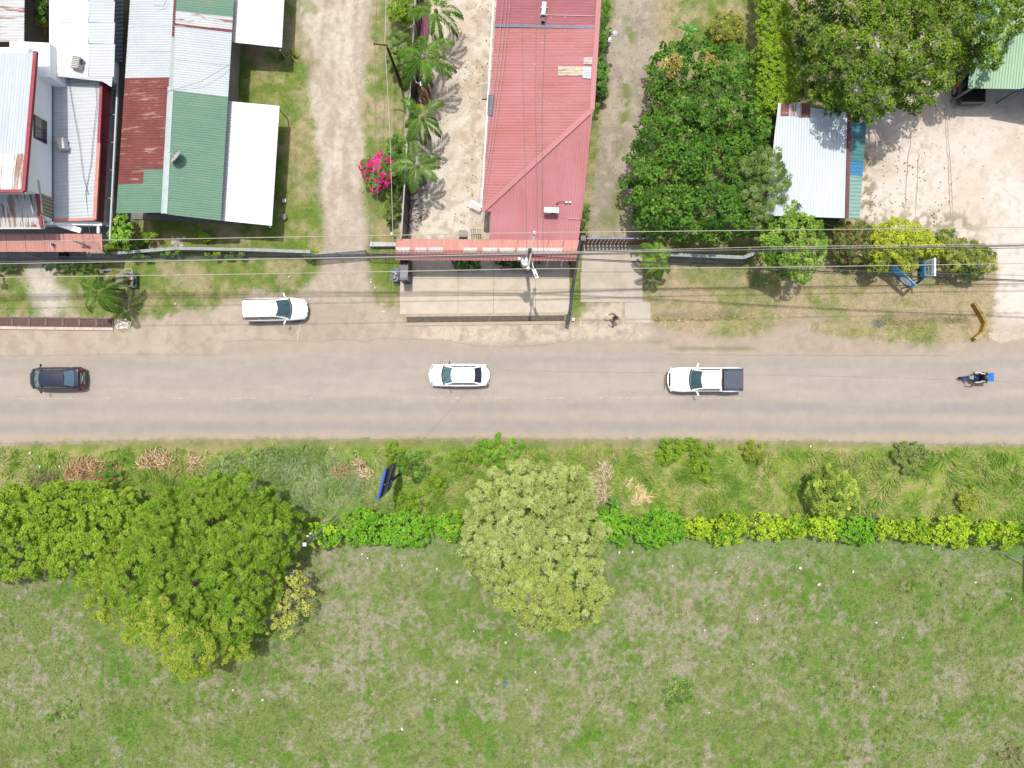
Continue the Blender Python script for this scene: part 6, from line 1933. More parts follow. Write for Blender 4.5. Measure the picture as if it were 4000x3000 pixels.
# orange ladder by the carport
t = thing("ladder", "orange ladder leaning in the dark under the carport tree", "ladder", G(3690, 350))
a, b = G(3706, 350, 1.0), G(3757, 320, 2.2)
off = Vector((.12, .2, 0))
OR = mat("ladder_orange", C(206, 130, 50), .5)
for d_ in (-1, 1): wchild(MB().bar(a + off * d_, b + off * d_, .05, .05).build("rail", OR), t)
for k in range(8):
    p = a.lerp(b, (k + .5) / 8); wchild(MB().bar(p - off, p + off, .03, .03).build("rung", OR), t)
# ------------------------------------------------------------------ vegetation
BARK = mat("bark", C(150, 134, 116), 0.9, C(110, 96, 82), 5, .7, bump=.4)
LEAF = leaf_mat("leaf", .5, .3, .22)
LEAFM = leaf_mat("leaf_matt", .7, .3, .1)


def unit(v):
    return v / (np.linalg.norm(v, axis=-1, keepdims=True) + 1e-9)


def leaves(P, D, Nn, ln, wd, col, tmpl="broad", bend=0.15):
    """P base points, D directions, Nn approximate normals; returns V, F, colours"""
    n = len(P)
    D = unit(D); B = unit(np.cross(D, Nn)); N = np.cross(B, D)
    ln = np.asarray(ln)[:, None]; wd = np.asarray(wd)[:, None]
    if tmpl == "broad":       # obovate, folded along the midrib
        t = [(0, 0, 0), (.62, .5, .10), (1, 0, -bend), (.62, -.5, .10), (.55, 0, 0)]
        F = [(0, 4, 1), (1, 4, 2), (2, 4, 3), (3, 4, 0)]
    elif tmpl == "lance":     # narrow, bent
        t = [(0, 0, 0), (.4, .5, .06), (1, 0, -bend), (.4, -.5, .06)]
        F = [(0, 3, 1), (1, 3, 2)]
    else:                     # blade of grass: two pieces, arching
        t = [(0, .5, 0), (0, -.5, 0), (.5, .42, .0), (.5, -.42, .0), (1, 0, -bend)]
        F = [(0, 1, 2), (2, 1, 3), (2, 3, 4)]
    k = len(t)
    V = np.empty((n, k, 3), np.float32)
    for i, (a, b, c) in enumerate(t):
        V[:, i] = P + D * ln * a + B * wd * b + N * ln * c
    F = np.asarray(F)
    FF = (np.arange(n)[:, None, None] * k + F[None]).reshape(-1, 3)
    CC = np.repeat(col, k, axis=0)
    return V.reshape(-1, 3), FF, CC


def join(parts):
    V, F, Cc = [], [], []; o = 0
    for v, f, c in parts:
        V.append(v); F.append(f + o); Cc.append(c); o += len(v)
    return np.concatenate(V), np.concatenate(F), np.concatenate(Cc)


def sample_poly(poly, n, r, rough=14, seed=0):
    xs = [p[0] for p in poly]; ys = [p[1] for p in poly]
    out = []
    nz = NZ[seed % 10]
    while sum(len(o) for o in out) < n:
        x = r.uniform(min(xs) - rough, max(xs) + rough, n * 2); y = r.uniform(min(ys) - rough, max(ys) + rough, n * 2)
        wx = x + (nz.f(x, y, 46, 3) - .5) * 2 * rough; wy = y + (nz.f(y + 400, x, 46, 3) - .5) * 2 * rough
        m = inpoly(wx, wy, poly)
        out.append(np.stack([x[m], y[m]], 1))
    return np.concatenate(out)[:n]


def pal(cols, n, r, jit=.12):
    c = np.array(cols)[r.integers(0, len(cols), n)]
    return c * r.uniform(1 - jit, 1 + jit, (n, 1))


LB = 1.75       # leaves lie at all angles and shade each other: their own colour is lighter than the crown looks


def crown_mesh(poly, h0, h1, n, per, ln, wd, cols, tmpl="broad", edge=120, lobe=70, lobeamp=.8, spread=.35, seed=1, up=.55, rough=14, fill=.35, jit=.14, patchy=None, leafjit=.16, droop=0.15, gap=0.0, lmin=.7, tuft=None, tr=None, dens=1.0, under=.5, bright=1.0, fleck=None):
    """foliage over an outline drawn in picture pixels: tufts of leaves (radius tr, one every tuft metres)
    sit on a lobed dome between the heights h0 (rim) and h1 (top); a second layer fills the crown below"""
    r = np.random.default_rng(seed)
    tuft = tuft or (ln * 1.9); tr = tr or tuft * .72
    step = tuft / S
    nz1, nz2, nz3 = NZ[(seed + 1) % 10], NZ[(seed + 2) % 10], NZ[(seed + 3) % 10]
    xs = [p[0] for p in poly]; ys = [p[1] for p in poly]
    X, Y = np.meshgrid(np.arange(min(xs) - 40, max(xs) + 40, step), np.arange(min(ys) - 40, max(ys) + 40, step))
    x = (X + r.uniform(-.5, .5, X.shape) * step).ravel(); y = (Y + r.uniform(-.5, .5, Y.shape) * step).ravel()
    def hh(xx, yy):
        wx = xx + (nz3.f(xx, yy, 46, 2) - .5) * 2 * rough + (nz1.f(yy, xx, 17, 1) - .5) * rough
        wy = yy + (nz3.f(yy + 400, xx, 46, 2) - .5) * 2 * rough + (nz2.f(yy, xx, 17, 1) - .5) * rough
        ins = inpoly(wx, wy, poly)
        dd = edgedist(wx, wy, poly) * ins
        dm = np.sqrt(1 - (1 - np.clip(dd / edge, 0, 1)) ** 2)
        return h0 + (h1 - h0) * (.1 + .9 * dm) + ((nz1.f(xx, yy, lobe, 2) - .5) * 2.0 + (nz2.f(xx, yy, lobe * .4, 1) - .5) * .9) * lobeamp * (.35 + .65 * dm), ins
    h, ins = hh(x, y)
    x, y, h = x[ins], y[ins], h[ins]
    if gap:
        g = nz3.f(x, y, lobe * .5, 2) > gap * .55 + r.uniform(-.06, .06, len(x))
        x, y, h = x[g], y[g], h[g]
    n = len(x)
    if n == 0: x, y, h = np.array([np.mean(xs)]), np.array([np.mean(ys)]), np.array([(h0 + h1) / 2]); n = 1
    e = 8.0
    gxh = (hh(x + e, y)[0] - hh(x - e, y)[0]) / (2 * e * S); gyh = -(hh(x, y + e)[0] - hh(x, y - e)[0]) / (2 * e * S)
    A = unit(np.stack([-gxh * .6, -gyh * .6, np.full(n, 1.0)], 1) + r.normal(0, .22, (n, 3)))
    cc = pal(cols, n, r, jit)
    if patchy is not None:
        for m_, c2 in patchy(x, y, r):
            if m_.any(): cc[m_] = pal(c2, int(m_.sum()), r, jit)
    R = tr * r.uniform(.7, 1.3, n)
    h = h + r.normal(0, .22, n) * tr
    nu = int(n * under)
    if nu:
        k = r.choice(n, nu, replace=False)
        x = np.concatenate([x, x[k] + r.uniform(-.5, .5, nu) * step]); y = np.concatenate([y, y[k] + r.uniform(-.5, .5, nu) * step])
        h = np.concatenate([h, h[k] - r.uniform(.8, 2.2, nu) * tr]); A = np.concatenate([A, A[k]]); cc = np.concatenate([cc, cc[k]]); R = np.concatenate([R, R[k]])
        n = len(x)
    h = np.maximum(h, .1 + .15 * r.random(n))
    f = (H - h) / H
    P = np.stack([(x - 2000) * S * f, (1500 - y) * S * f, h], 1)
    L = max(8, int(dens * 2 * math.pi * tr * tr / (.55 * ln * ln * wd)))
    N = n * L
    U = unit(r.normal(0, 1, (N, 3))); U[:, 2] = np.abs(U[:, 2]) * .95 - .08
    Al = np.repeat(A, L, 0)
    U = unit(U + Al * .55)
    Rl = np.repeat(R, L)[:, None] * r.uniform(.55, 1.05, (N, 1))
    Pl = np.repeat(P, L, 0) + U * Rl * np.array([1, 1, .7])
    T = r.normal(0, 1, (N, 3)); T = unit(T - U * (T * U).sum(1, keepdims=True))
    out = unit(U * np.array([1, 1, .25]) + 1e-6)
    D = unit(T * .75 + out * .75 + Al * (up - .35) * .4)
    l = ln * r.uniform(lmin, 1.2, N)
    cl = np.repeat(cc, L, 0) * r.uniform(1 - leafjit, 1 + leafjit, (N, 1)) * LB * bright
    if fleck is not None:
        q = r.random(N) < fleck[0]; cl[q] = pal(fleck[1], int(q.sum()), r, .15) * 1.4
    NN = unit(U + np.array([0, 0, 1.0]) + r.normal(0, .25, (N, 3)))
    return leaves(Pl - D * l[:, None] * .4, D, NN, l, l * wd, np.minimum(cl, .8), tmpl, droop)


def tree(name, label, cat, poly, h0, h1, mesh, m=LEAF, group=None, trunk_r=.16, limbs=6, seed=3, bark=None, base=None, cname="crown"):
    cxp = sum(p[0] for p in poly) / len(poly); cyp = sum(p[1] for p in poly) / len(poly)
    c = G(cxp, cyp, (h0 + h1) / 2) if base is None else G(*base)
    t = thing(name, label, cat, (c.x, c.y, 0), 0, group)
    V, F, Cc = mesh
    me = np_mesh(cname, V, F, Cc)
    o = link(cname, me, m); wchild(o, t)
    r_ = random.Random(seed)
    bark = bark or BARK
    top = h0 + (h1 - h0) * .45
    mb = MB().tube([(c.x, c.y, -.15), (c.x + .08, c.y + .05, top * .5), (c.x, c.y - .05, top)], [trunk_r, trunk_r * .8, trunk_r * .55], 9)
    for k in range(limbs):
        q = poly[int(k * len(poly) / limbs) % len(poly)]
        e = G(cxp + (q[0] - cxp) * .62, cyp + (q[1] - cyp) * .62, h0 + (h1 - h0) * .55)
        s_ = Vector((c.x, c.y, top * r_.uniform(.45, .95)))
        mid = s_.lerp(e, .5) + Vector((r_.uniform(-.2, .2), r_.uniform(-.2, .2), .15))
        mb.tube([s_, mid, e], [trunk_r * .45, trunk_r * .3, trunk_r * .12], 6)
    o = mb.build("trunk", bark, None, True); wchild(o, t)
    return t


# displayed colours of the foliage
DG = [C(76, 122, 30), C(90, 136, 36), C(64, 108, 26), C(104, 148, 46), C(84, 128, 32)]
YG = [C(138, 170, 44), C(128, 162, 40), C(118, 150, 38)]
LG = [C(140, 166, 52), C(154, 178, 62), C(122, 150, 46), C(104, 136, 42)]

# -- broad-leaved almond trees behind the garden wall
A1 = [(2565, 178), (2640, 165), (2700, 150), (2780, 168), (2850, 172), (2925, 215), (2938, 320), (2945, 420), (2900, 500), (2800, 520), (2650, 530), (2560, 500), (2535, 430), (2545, 330), (2542, 240)]
def ap(x, y, r):
    return [((np.hypot((x - 2635) / 40, (y - 250) / 55) < 1) & (r.random(len(x)) < .55), [C(178, 164, 80), C(160, 140, 70)]), ((np.hypot((x - 2770) / 22, (y - 232) / 18) < 1), [C(176, 156, 80)])]
tree("almond_tree", "dark green broad-leaved tree with a few brown leaves behind the driveway", "tree", A1, 1.6, 4.6, crown_mesh(A1, 1.6, 4.6, 2300, 6, .25, .52, DG, "broad", 110, 60, 1.0, .2, 4, .5, 18, .4, patchy=ap, tuft=.46, dens=.7, jit=.2, bright=.92, gap=.3, leafjit=.25, fleck=(.006, [C(206, 150, 110), C(200, 190, 120)])), group="broad-leaved trees right of the driveway")
A2 = [(2535, 440), (2620, 470), (2760, 500), (2880, 480), (2950, 430), (2985, 470), (3010, 520), (3000, 580), (2940, 640), (2930, 760), (2960, 850), (2975, 905), (2900, 920), (2850, 930), (2790, 958), (2740, 930), (2620, 925), (2560, 905), (2480, 890), (2455, 800), (2455, 700), (2470, 590), (2490, 500)]
def ap2(x, y, r):
    return []
tree("almond_tree", "larger bright green broad-leaved tree overhanging the garden wall", "tree", A2, 1.6, 5.0, crown_mesh(A2, 1.6, 5.0, 3600, 6, .26, .54, DG, "broad", 120, 60, 1.1, .2, 5, .5, 18, .4, patchy=ap2, tuft=.46, dens=.7, jit=.2, bright=.92, gap=.3, leafjit=.25, fleck=(.006, [C(206, 150, 110), C(200, 190, 120)])), group="broad-leaved trees right of the driveway", trunk_r=.2, limbs=8)
# -- ficus-like hedge
HG = [(2965, -150), (3090, -150), (3085, 60), (3100, 200), (3125, 330), (3110, 420), (3070, 440), (2990, 450), (2950, 400), (2945, 300), (2955, 150), (2960, 0)]
tree("boundary_hedge", "tall yellow-green hedge between the almond tree and the large tree", "hedge", HG, 1.8, 3.4, crown_mesh(HG, 1.8, 3.4, 3000, 7, .13, .5, [C(146, 178, 36), C(136, 170, 34), C(126, 160, 32)], "lance", 60, 50, .5, .16, 6, .5, 12, .3), limbs=4)
# -- large tree at the top right
B1 = [(3095, -220), (3080, 0), (3085, 120), (3120, 240), (3130, 350), (3205, 400), (3250, 430), (3310, 478), (3400, 486), (3430, 450), (3500, 418), (3570, 442), (3600, 430), (3650, 378), (3715, 330), (3725, 285), (3790, 255), (3850, 250), (3905, 235), (3925, 180), (3985, 140), (4010, 40), (4040, -220)]
def bp(x, y, r):
    return [((x < 3330) & (r.random(len(x)) < .55), [C(84, 118, 36), C(70, 104, 32), C(98, 130, 40)])]
tree("large_shade_tree", "very large olive-green shade tree reaching over the shed and the lot", "tree", B1, 3.6, 7.6, crown_mesh(B1, 3.6, 7.6, 6800, 6, .23, .5, [C(118, 150, 36), C(104, 138, 32), C(92, 122, 28), C(134, 164, 46)], "broad", 200, 90, 1.5, .22, 7, .5, 26, .4, patchy=bp, tuft=.5, dens=.6, leafjit=.28, bright=.86, gap=.3, fleck=(.002, [C(200, 90, 70)])), trunk_r=.35, limbs=10)
# -- narrow-leaved tree
M1 = [(2960, 570), (3030, 590), (3060, 650), (3080, 720), (3078, 760), (3040, 800), (2990, 870), (2940, 890), (2900, 830), (2860, 780), (2850, 690), (2880, 620)]
tree("mango_tree", "grey-green narrow-leaved tree beside the pale blue shed roof", "tree", M1, 2.4, 5.4, crown_mesh(M1, 2.4, 5.4, 1500, 8, .22, .24, [C(122, 146, 74), C(104, 132, 60), C(142, 162, 96), C(86, 116, 48)], "lance", 90, 55, .6, .2, 8, .45, 18, .35, droop=.3, tuft=.42, dens=.8))
M2 = [(3060, 815), (3110, 795), (3150, 830), (3190, 860), (3215, 920), (3245, 950), (3240, 990), (3200, 1010), (3180, 1065), (3110, 1100), (3060, 1075), (2990, 1050), (2965, 990), (2985, 930), (3020, 880)]
tree("rounded_tree", "rounded bright green tree with clustered leaves below the shed", "tree", M2, 1.6, 4.4, crown_mesh(M2, 1.6, 4.4, 1500, 8, .19, .6, [C(130, 164, 56), C(112, 150, 48), C(148, 182, 70), C(92, 130, 40)], "broad", 90, 45, .8, .12, 9, .35, 18, .3, tuft=.4, dens=.8, gap=.45))
# -- shrubs round the clinic sign
S1 = [(3245, 880), (3330, 868), (3400, 880), (3430, 950), (3400, 1030), (3330, 1040), (3260, 1000)]
tree("dark_shrub", "dull dark shrub with reddish twigs at the shed's corner", "shrub", S1, .7, 2.2, crown_mesh(S1, .7, 2.2, 900, 6, .15, .5, [C(116, 124, 58), C(96, 104, 48), C(132, 140, 70)], "lance", 60, 40, .5, .16, 10, .4, 16, .3, patchy=lambda x, y, r: [((r.random(len(x)) < .07), [C(120, 76, 68)])]), limbs=5)
S2p = [(3405, 880), (3480, 850), (3560, 862), (3640, 925), (3700, 960), (3690, 1010), (3600, 1020), (3560, 1060), (3480, 1050), (3440, 1070), (3390, 1060), (3380, 1000), (3400, 940)]
tree("yellow_shrub", "bright yellow-green flowering shrub spilling behind the clinic sign", "shrub", S2p, .7, 2.5, crown_mesh(S2p, .7, 2.5, 2000, 7, .14, .55, [C(186, 196, 50), C(176, 188, 50), C(164, 178, 50)], "broad", 60, 40, .6, .14, 11, .4, 16, .3, patchy=lambda x, y, r: [((y > 985) & (r.random(len(x)) < .6), [C(110, 130, 50), C(140, 156, 56)])]), limbs=5)
S3p = [(3660, 930), (3720, 890), (3745, 940), (3850, 945), (3885, 985), (3890, 1060), (3840, 1085), (3760, 1090), (3700, 1075), (3670, 1010)]
tree("olive_shrub", "olive-green shrub at the lot entrance, right of the clinic sign", "shrub", S3p, .5, 2.0, crown_mesh(S3p, .5, 2.0, 1400, 6, .14, .45, [C(140, 152, 62), C(120, 136, 52), C(158, 168, 76), C(98, 116, 46)], "lance", 60, 40, .5, .16, 12, .4, 18, .3), limbs=5)
# -- trees and shrubs of the southern hedge
L1 = [(-250, 1920), (0, 1895), (60, 1905), (150, 1905), (260, 1895), (330, 1880), (430, 1900), (520, 1930), (600, 2010), (580, 2130), (520, 2210), (430, 2235), (330, 2240), (240, 2255), (150, 2235), (60, 2270), (0, 2275), (-250, 2270)]
tree("southern_thicket", "dense lime-green thicket along the field at the left edge", "shrub", L1, 1.2, 3.6, crown_mesh(L1, 1.2, 3.6, 5200, 6, .17, .42, [C(128, 160, 40), C(140, 168, 46), C(116, 148, 36)], "lance", 100, 75, 1.0, .2, 13, .5, 24, .45, tuft=.36, tr=.27, dens=.85, gap=.52, jit=.1, bright=1.15), limbs=10, trunk_r=.14)
L2 = [(470, 2060), (560, 1980), (640, 1900), (760, 1868), (870, 1868), (960, 1858), (1050, 1905), (1100, 1960), (1180, 2010), (1182, 2080), (1160, 2145), (1100, 2200), (1095, 2290), (1060, 2360), (1010, 2480), (950, 2560), (860, 2600), (770, 2655), (700, 2650), (640, 2600), (600, 2540), (470, 2480), (370, 2400), (330, 2330), (300, 2260), (360, 2200), (430, 2130)]
def lp(x, y, r):
    yl = smooth(2280, 2560, y + .35 * (700 - x)) 
    return [((r.random(len(x)) < yl * .8), [C(142, 160, 58), C(150, 166, 64)]), ((x < 520) & (r.random(len(x)) < .5), [C(132, 154, 54), C(120, 144, 46)])]
tree("feathery_tree", "wide green feathery-leaved tree at the left of the field", "tree", L2, 2.2, 6.2, crown_mesh(L2, 2.2, 6.2, 7200, 8, .24, .22, [C(116, 146, 46), C(126, 156, 52), C(104, 136, 40)], "lance", 220, 90, 1.2, .16, 14, .3, 26, .4, patchy=lp, droop=.25, gap=.46, tuft=.42, tr=.31, dens=.85, jit=.12, bright=1.18, leafjit=.26), m=LEAFM, trunk_r=.3, limbs=12)
L3 = [(1075, 2230), (1110, 2170), (1160, 2190), (1200, 2240), (1215, 2320), (1225, 2350), (1180, 2400), (1120, 2480), (1060, 2480), (1030, 2420), (1020, 2330)]
tree("thin_yellow_tree", "sparse yellowish small tree with bare twigs beside the feathery tree", "tree", L3, 1.4, 3.6, crown_mesh(L3, 1.4, 3.6, 520, 6, .17, .4, [C(172, 176, 84), C(162, 168, 76)], "lance", 80, 40, .6, .2, 15, .4, 20, .2, gap=.75, dens=.5, under=.1, bright=1.2), trunk_r=.1, limbs=14, bark=mat("pale_twig", C(186, 176, 158), .9))
Cc_ = [(1830, 1905), (1900, 1850), (1990, 1815), (2090, 1800), (2190, 1818), (2275, 1832), (2298, 1900), (2305, 1985), (2345, 2020), (2390, 2110), (2360, 2160), (2345, 2220), (2378, 2290), (2360, 2410), (2290, 2440), (2200, 2440), (2130, 2450), (2050, 2440), (2000, 2390), (1950, 2360), (1900, 2290), (1830, 2235), (1815, 2150), (1800, 2085), (1830, 2010)]
def cp(x, y, r):
    lo = smooth(2180, 2330, y)
    return [((r.random(len(x)) < lo * .8), [C(166, 178, 92), C(160, 174, 86)])]
tree("silvery_tree", "large pale silvery-green feathery tree in the middle of the hedge", "tree", Cc_, 1.8, 5.6, crown_mesh(Cc_, 1.8, 5.6, 6000, 8, .3, .2, [C(166, 180, 104), C(154, 170, 92), C(176, 190, 116)], "lance", 160, 80, 1.0, .15, 16, .25, 22, .35, patchy=cp, droop=.2, gap=.3, tuft=.5, tr=.34, dens=.85, jit=.1, leafjit=.22), m=LEAFM, trunk_r=.24, limbs=10)
R1 = [(3190, 1850), (3240, 1815), (3300, 1830), (3345, 1870), (3350, 1940), (3330, 1990), (3270, 2010), (3200, 2020), (3160, 1980), (3145, 1920), (3150, 1870)]
tree("round_bush", "round light green bush standing alone in the tall verge grass", "shrub", R1, .5, 2.6, crown_mesh(R1, .5, 2.6, 1200, 7, .16, .42, [C(160, 182, 72), C(142, 168, 60), C(176, 196, 90), C(112, 140, 46)], "lance", 90, 32, .6, .14, 17, .45, 20, .3, tuft=.36, dens=.8, gap=.45))
# -- clipped hedge plants in a row
HGRN = [C(108, 160, 34), C(118, 168, 40), C(98, 150, 32)]
HYEL = [C(152, 182, 36), C(162, 190, 42), C(142, 172, 34)]
hedge = [(1185, 1340, 2045, 2135, 0), (1335, 1500, 1990, 2130, 0), (1480, 1690, 1995, 2140, 0), (1690, 1812, 2000, 2118, 0), (2320, 2480, 1992, 2125, 0), (2460, 2680, 1995, 2128, 0), (2672, 2785, 2012, 2098, 1), (2775, 2935, 2012, 2120, 1), (2935, 3060, 2012, 2112, 1), (3050, 3165, 2020, 2098, 1), (3155, 3275, 2018, 2098, 1), (3262, 3425, 2016, 2122, 0), (3420, 3520, 2024, 2102, 1), (3500, 3640, 2024, 2114, 1), (3632, 3800, 2022, 2136, 1), (3795, 3900, 2034, 2124, 1), (3880, 3985, 2040, 2128, 1), (3968, 4120, 2044, 2130, 1)]
hl = ["leftmost, pole standing in it", "between the hedge pole and the grey grass", "widest left of the silvery tree", "small round one left of the silvery tree", "first right of the silvery tree", "broad green one right of the silvery tree", "low yellowish one after the broad green bush", "rounded one below the white pickup", "yellow-green one right of the rounded bush", "thin one left of the round bush's foot", "low one under the round bush", "large green one right of the round bush", "small one right of the large green bush", "mid-sized one below the crossing of the verge", "large yellow one in the right part", "small one right of the large yellow bush", "second from the right edge", "last at the right edge"]
for i, (x0, x1, y0, y1, yel) in enumerate(hedge):
    cxh, cyh = (x0 + x1) / 2, (y0 + y1) / 2
    pol = []
    rr_ = random.Random(90 + i)
    for k in range(12):
        a = 2 * math.pi * k / 12
        q = rr_.uniform(.88, 1.08)
        ca, sa = math.cos(a), math.sin(a)
        pol.append((cxh + (x1 - x0) / 2 * q * math.copysign(abs(ca) ** .7, ca), cyh + (y1 - y0) / 2 * q * math.copysign(abs(sa) ** .7, sa)))
    ar = (x1 - x0) * (y1 - y0)
    tree("hedge_bush", "roadside hedge bush, " + hl[i], "shrub", pol, .5, 1.9, crown_mesh(pol, .4, 1.5 + .6 * rr_.random(), int(ar / 21), 6, .17, .75, (HYEL + ([HGRN[0]] if i % 2 else [])) if yel else HGRN + ([HYEL[0]] if i % 3 == 0 else []), "broad", 45, 30, .35, .1, 30 + i, .45, 13, .2, jit=.12, leafjit=.14, tuft=.26 + .1 * rr_.random(), dens=.75, gap=.28 + .12 * rr_.random(), bright=.98 + .25 * rr_.random()), group="bushes of the clipped hedge", trunk_r=.06, limbs=3)
# -- garden plants on the north side
def bush(name, label, cx_, cy_, rx, ry, h0, h1, n, ln, wd, cols, tmpl="lance", seed=50, per=6, patchy=None, cat="shrub", group=None, lobe=30, **kw):
    rr_ = random.Random(seed)
    pol = [(cx_ + rx * math.cos(a) * rr_.uniform(.8, 1.12), cy_ + ry * math.sin(a) * rr_.uniform(.8, 1.12)) for a in [2 * math.pi * k / 11 for k in range(11)]]
    return tree(name, label, cat, pol, h0, h1, crown_mesh(pol, h0, h1, n, per, ln, wd, cols, tmpl, min(rx, ry) * .9, lobe, .4, .13, seed, .45, kw.pop('rough', 12), .3, patchy=patchy, **kw), group=group, trunk_r=.05, limbs=4)
GN = [C(96, 134, 48), C(112, 150, 56), C(78, 112, 40), C(128, 162, 66)]
bush("bougainvillea", "bougainvillea bush covered in magenta flowers beside the lane", 1485, 668, 74, 78, .5, 2.2, 620, .11, .6, GN, "broad", 51, 6, lambda x, y, r: [((x < 1525) & (NZ[3].f(x, y, 26, 2) > .40) & (r.random(len(x)) < .7), [C(226, 40, 136), C(210, 30, 120), C(240, 80, 160)]), ((x >= 1505) & (r.random(len(x)) < .15), [C(226, 40, 136)])], tuft=.17, tr=.13, rough=22)
bush("yard_bush", "dark bush between the magenta bougainvillea and the yard wall", 1550, 585, 40, 70, .5, 2.0, 420, .15, .45, GN, "broad", 52)
bush("yard_bush", "dark leafy bush below the bougainvillea by the yard wall", 1562, 690, 38, 60, .4, 1.8, 380, .15, .45, [C(84, 118, 44), C(68, 100, 36), C(100, 134, 52)], "broad", 53)
bush("yard_bush", "narrow dark bush at the foot of the yard wall near the canopy", 1530, 812, 26, 62, .3, 1.2, 300, .12, .4, [C(98, 122, 48), C(78, 102, 40), C(120, 140, 60)], "lance", 54)
bush("hibiscus_bush", "yellow-green bush with red flowers at the top of the yard wall", 1580, 20, 62, 75, 1.0, 2.8, 600, .15, .55, YG, "broad", 55, 6, lambda x, y, r: [((r.random(len(x)) < .03), [C(226, 60, 40)])])
bush("feathery_bush", "soft grey-green bush beside the wooden pole", 1560, 200, 52, 100, .6, 2.0, 800, .14, .28, [C(122, 144, 72), C(104, 130, 58), C(138, 158, 88), C(84, 110, 44)], "lance", 56)
bush("corner_shrub", "shrub with yellow leaves in the dark gap at the top left", 152, 40, 42, 70, .6, 2.4, 420, .16, .5, [C(88, 130, 50), C(70, 110, 40), C(150, 170, 60)], "broad", 57, 6, lambda x, y, r: [((r.random(len(x)) < .06), [C(230, 190, 40)])])
bush("corner_shrub", "small yellow-flowered shrub in the dark gap beside the zinc roof", 155, 112, 26, 28, .4, 1.4, 160, .15, .5, [C(190, 170, 50), C(150, 150, 50)], "broad", 58)
bush("alley_sapling", "bright green sapling growing at the end of the alley", 478, 905, 40, 60, .6, 2.6, 260, .2, .5, [C(140, 184, 60), C(120, 168, 52), C(160, 198, 80)], "broad", 59)
for i, (x, y, rx, ry, lab) in enumerate(((445, 960, 30, 26, "leafy weeds at the end of the salmon porch canopy"), (520, 950, 46, 26, "low weeds in front of the alley sapling"), (585, 925, 40, 20, "green weeds at the corner of the green-roofed house"), (660, 985, 44, 14, "weeds growing over the low block wall"), (800, 918, 24, 20, "small leafy plant in the shade of the green-roofed house"), (560, 1000, 40, 14, "dark weeds below the low block wall"), (830, 992, 40, 12, "yellowish weeds along the low block wall"), (920, 993, 46, 12, "bluish weeds along the low block wall"), (1205, 990, 30, 14, "weeds tangled at the chain-link gate"))):
    bush("weed_patch", lab, x, y, rx, ry, .15, .8, int(rx * ry / 5), .14, .45, GN if i % 2 else YG, "broad", 60 + i, 5, group="weeds along the low wall")
# yucca-like plant below the upper awning
for i, (x, y, h, lab) in enumerate(((1142, 215, .9, "spiky yellow-green plant beside the upper white awning"), (1100, 225, .6, "spiky dark plant in the upper awning's shade"))):
    r = np.random.default_rng(70 + i); n = 34
    a = r.uniform(0, 2 * math.pi, n)
    D = np.stack([np.cos(a), np.sin(a), r.uniform(.2, 1.0, n)], 1)
    c = G(x, y, .3)
    me = leaves(np.tile(np.array(c), (n, 1)), D, np.tile([0, 0, 1.], (n, 1)), r.uniform(.4, .65, n) * h * 1.2, np.full(n, .05), pal([C(170, 186, 60), C(140, 164, 60)] if i == 0 else GN, n, r), "lance", .3)
    t = thing("spiky_plant", lab, "plant", (c.x, c.y, 0))
    o = link("leaf_tuft", np_mesh("leaf_tuft", *me), LEAF); wchild(o, t)
    wchild(MB().tube([(c.x, c.y, 0), (c.x, c.y, .32)], .06, 7).build("stem", BARK), t)
bush("strip_bush", "green creeper filling the strip along the red roof's right edge, upper part", 2358, 90, 26, 110, .4, 1.6, 560, .15, .4, [C(96, 144, 48), C(112, 160, 58), C(78, 124, 40)], "lance", 75)
bush("strip_bush", "green creeper along the red roof's right edge below the lamp post", 2350, 290, 28, 70, .4, 1.5, 420, .15, .4, [C(96, 144, 48), C(112, 160, 58), C(78, 124, 40)], "lance", 76)
bush("strip_bush", "dark round bush at the foot of the creeper beside the driveway", 2346, 358, 26, 30, .4, 1.5, 200, .14, .4, [C(74, 108, 40), C(60, 92, 34)], "lance", 77)
bush("strip_bush", "thin dark weeds between the red roof and the driveway", 2322, 430, 10, 40, .2, .8, 100, .14, .35, GN, "lance", 78)
bush("strip_bush", "yellow-spotted shrub at the front right corner of the red roof", 2282, 890, 16, 46, .3, 1.2, 180, .15, .35, [C(110, 130, 50), C(150, 150, 60), C(84, 104, 44)], "lance", 79)
bush("strip_bush", "small leafy weeds beside the front right edge of the red roof", 2284, 810, 11, 34, .2, .8, 100, .14, .35, GN, "lance", 80)
bush("dry_shrub", "thin shrub with yellowish leaves above the almond tree", 2840, 120, 70, 70, .5, 2.0, 420, .14, .45, [C(164, 168, 70), C(146, 152, 62), C(120, 130, 54)], "broad", 81)
# clipped hedge boxes on the porch forecourt
for i, (x0, x1, y0, y1, lab) in enumerate(((1782, 1872, 1012, 1052, "dark clipped hedge box under the canopy, left one"), (1950, 2048, 1018, 1052, "dark clipped hedge box under the canopy beside the pole"))):
    pol = [(x0, y0), (x1, y0), (x1, y1), (x0, y1)]
    tree("planter_hedge", lab, "hedge", pol, .5, 1.0, crown_mesh(pol, .5, 1.0, 420, 6, .11, .5, [C(70, 110, 44), C(56, 92, 36), C(86, 130, 50)], "lance", 14, 20, .12, .08, 85 + i, .5, 4, .2), trunk_r=.03, limbs=4)
for i, (x0, x1, lab) in enumerate(((150, 400, "long clipped lawn hedge in the porch canopy's shade"), (-80, 60, "clipped lawn hedge at the left edge below the cables"))):
    pol = [(x0, 1036), (x1, 1034), (x1, 1052), (x0, 1054)]
    tree("lawn_hedge", lab, "hedge", pol, .4, .9, crown_mesh(pol, .4, .9, 520, 6, .11, .5, [C(64, 96, 40), C(52, 82, 34), C(80, 112, 46)], "lance", 10, 20, .12, .08, 88 + i, .5, 4, .2), trunk_r=.03, limbs=4)

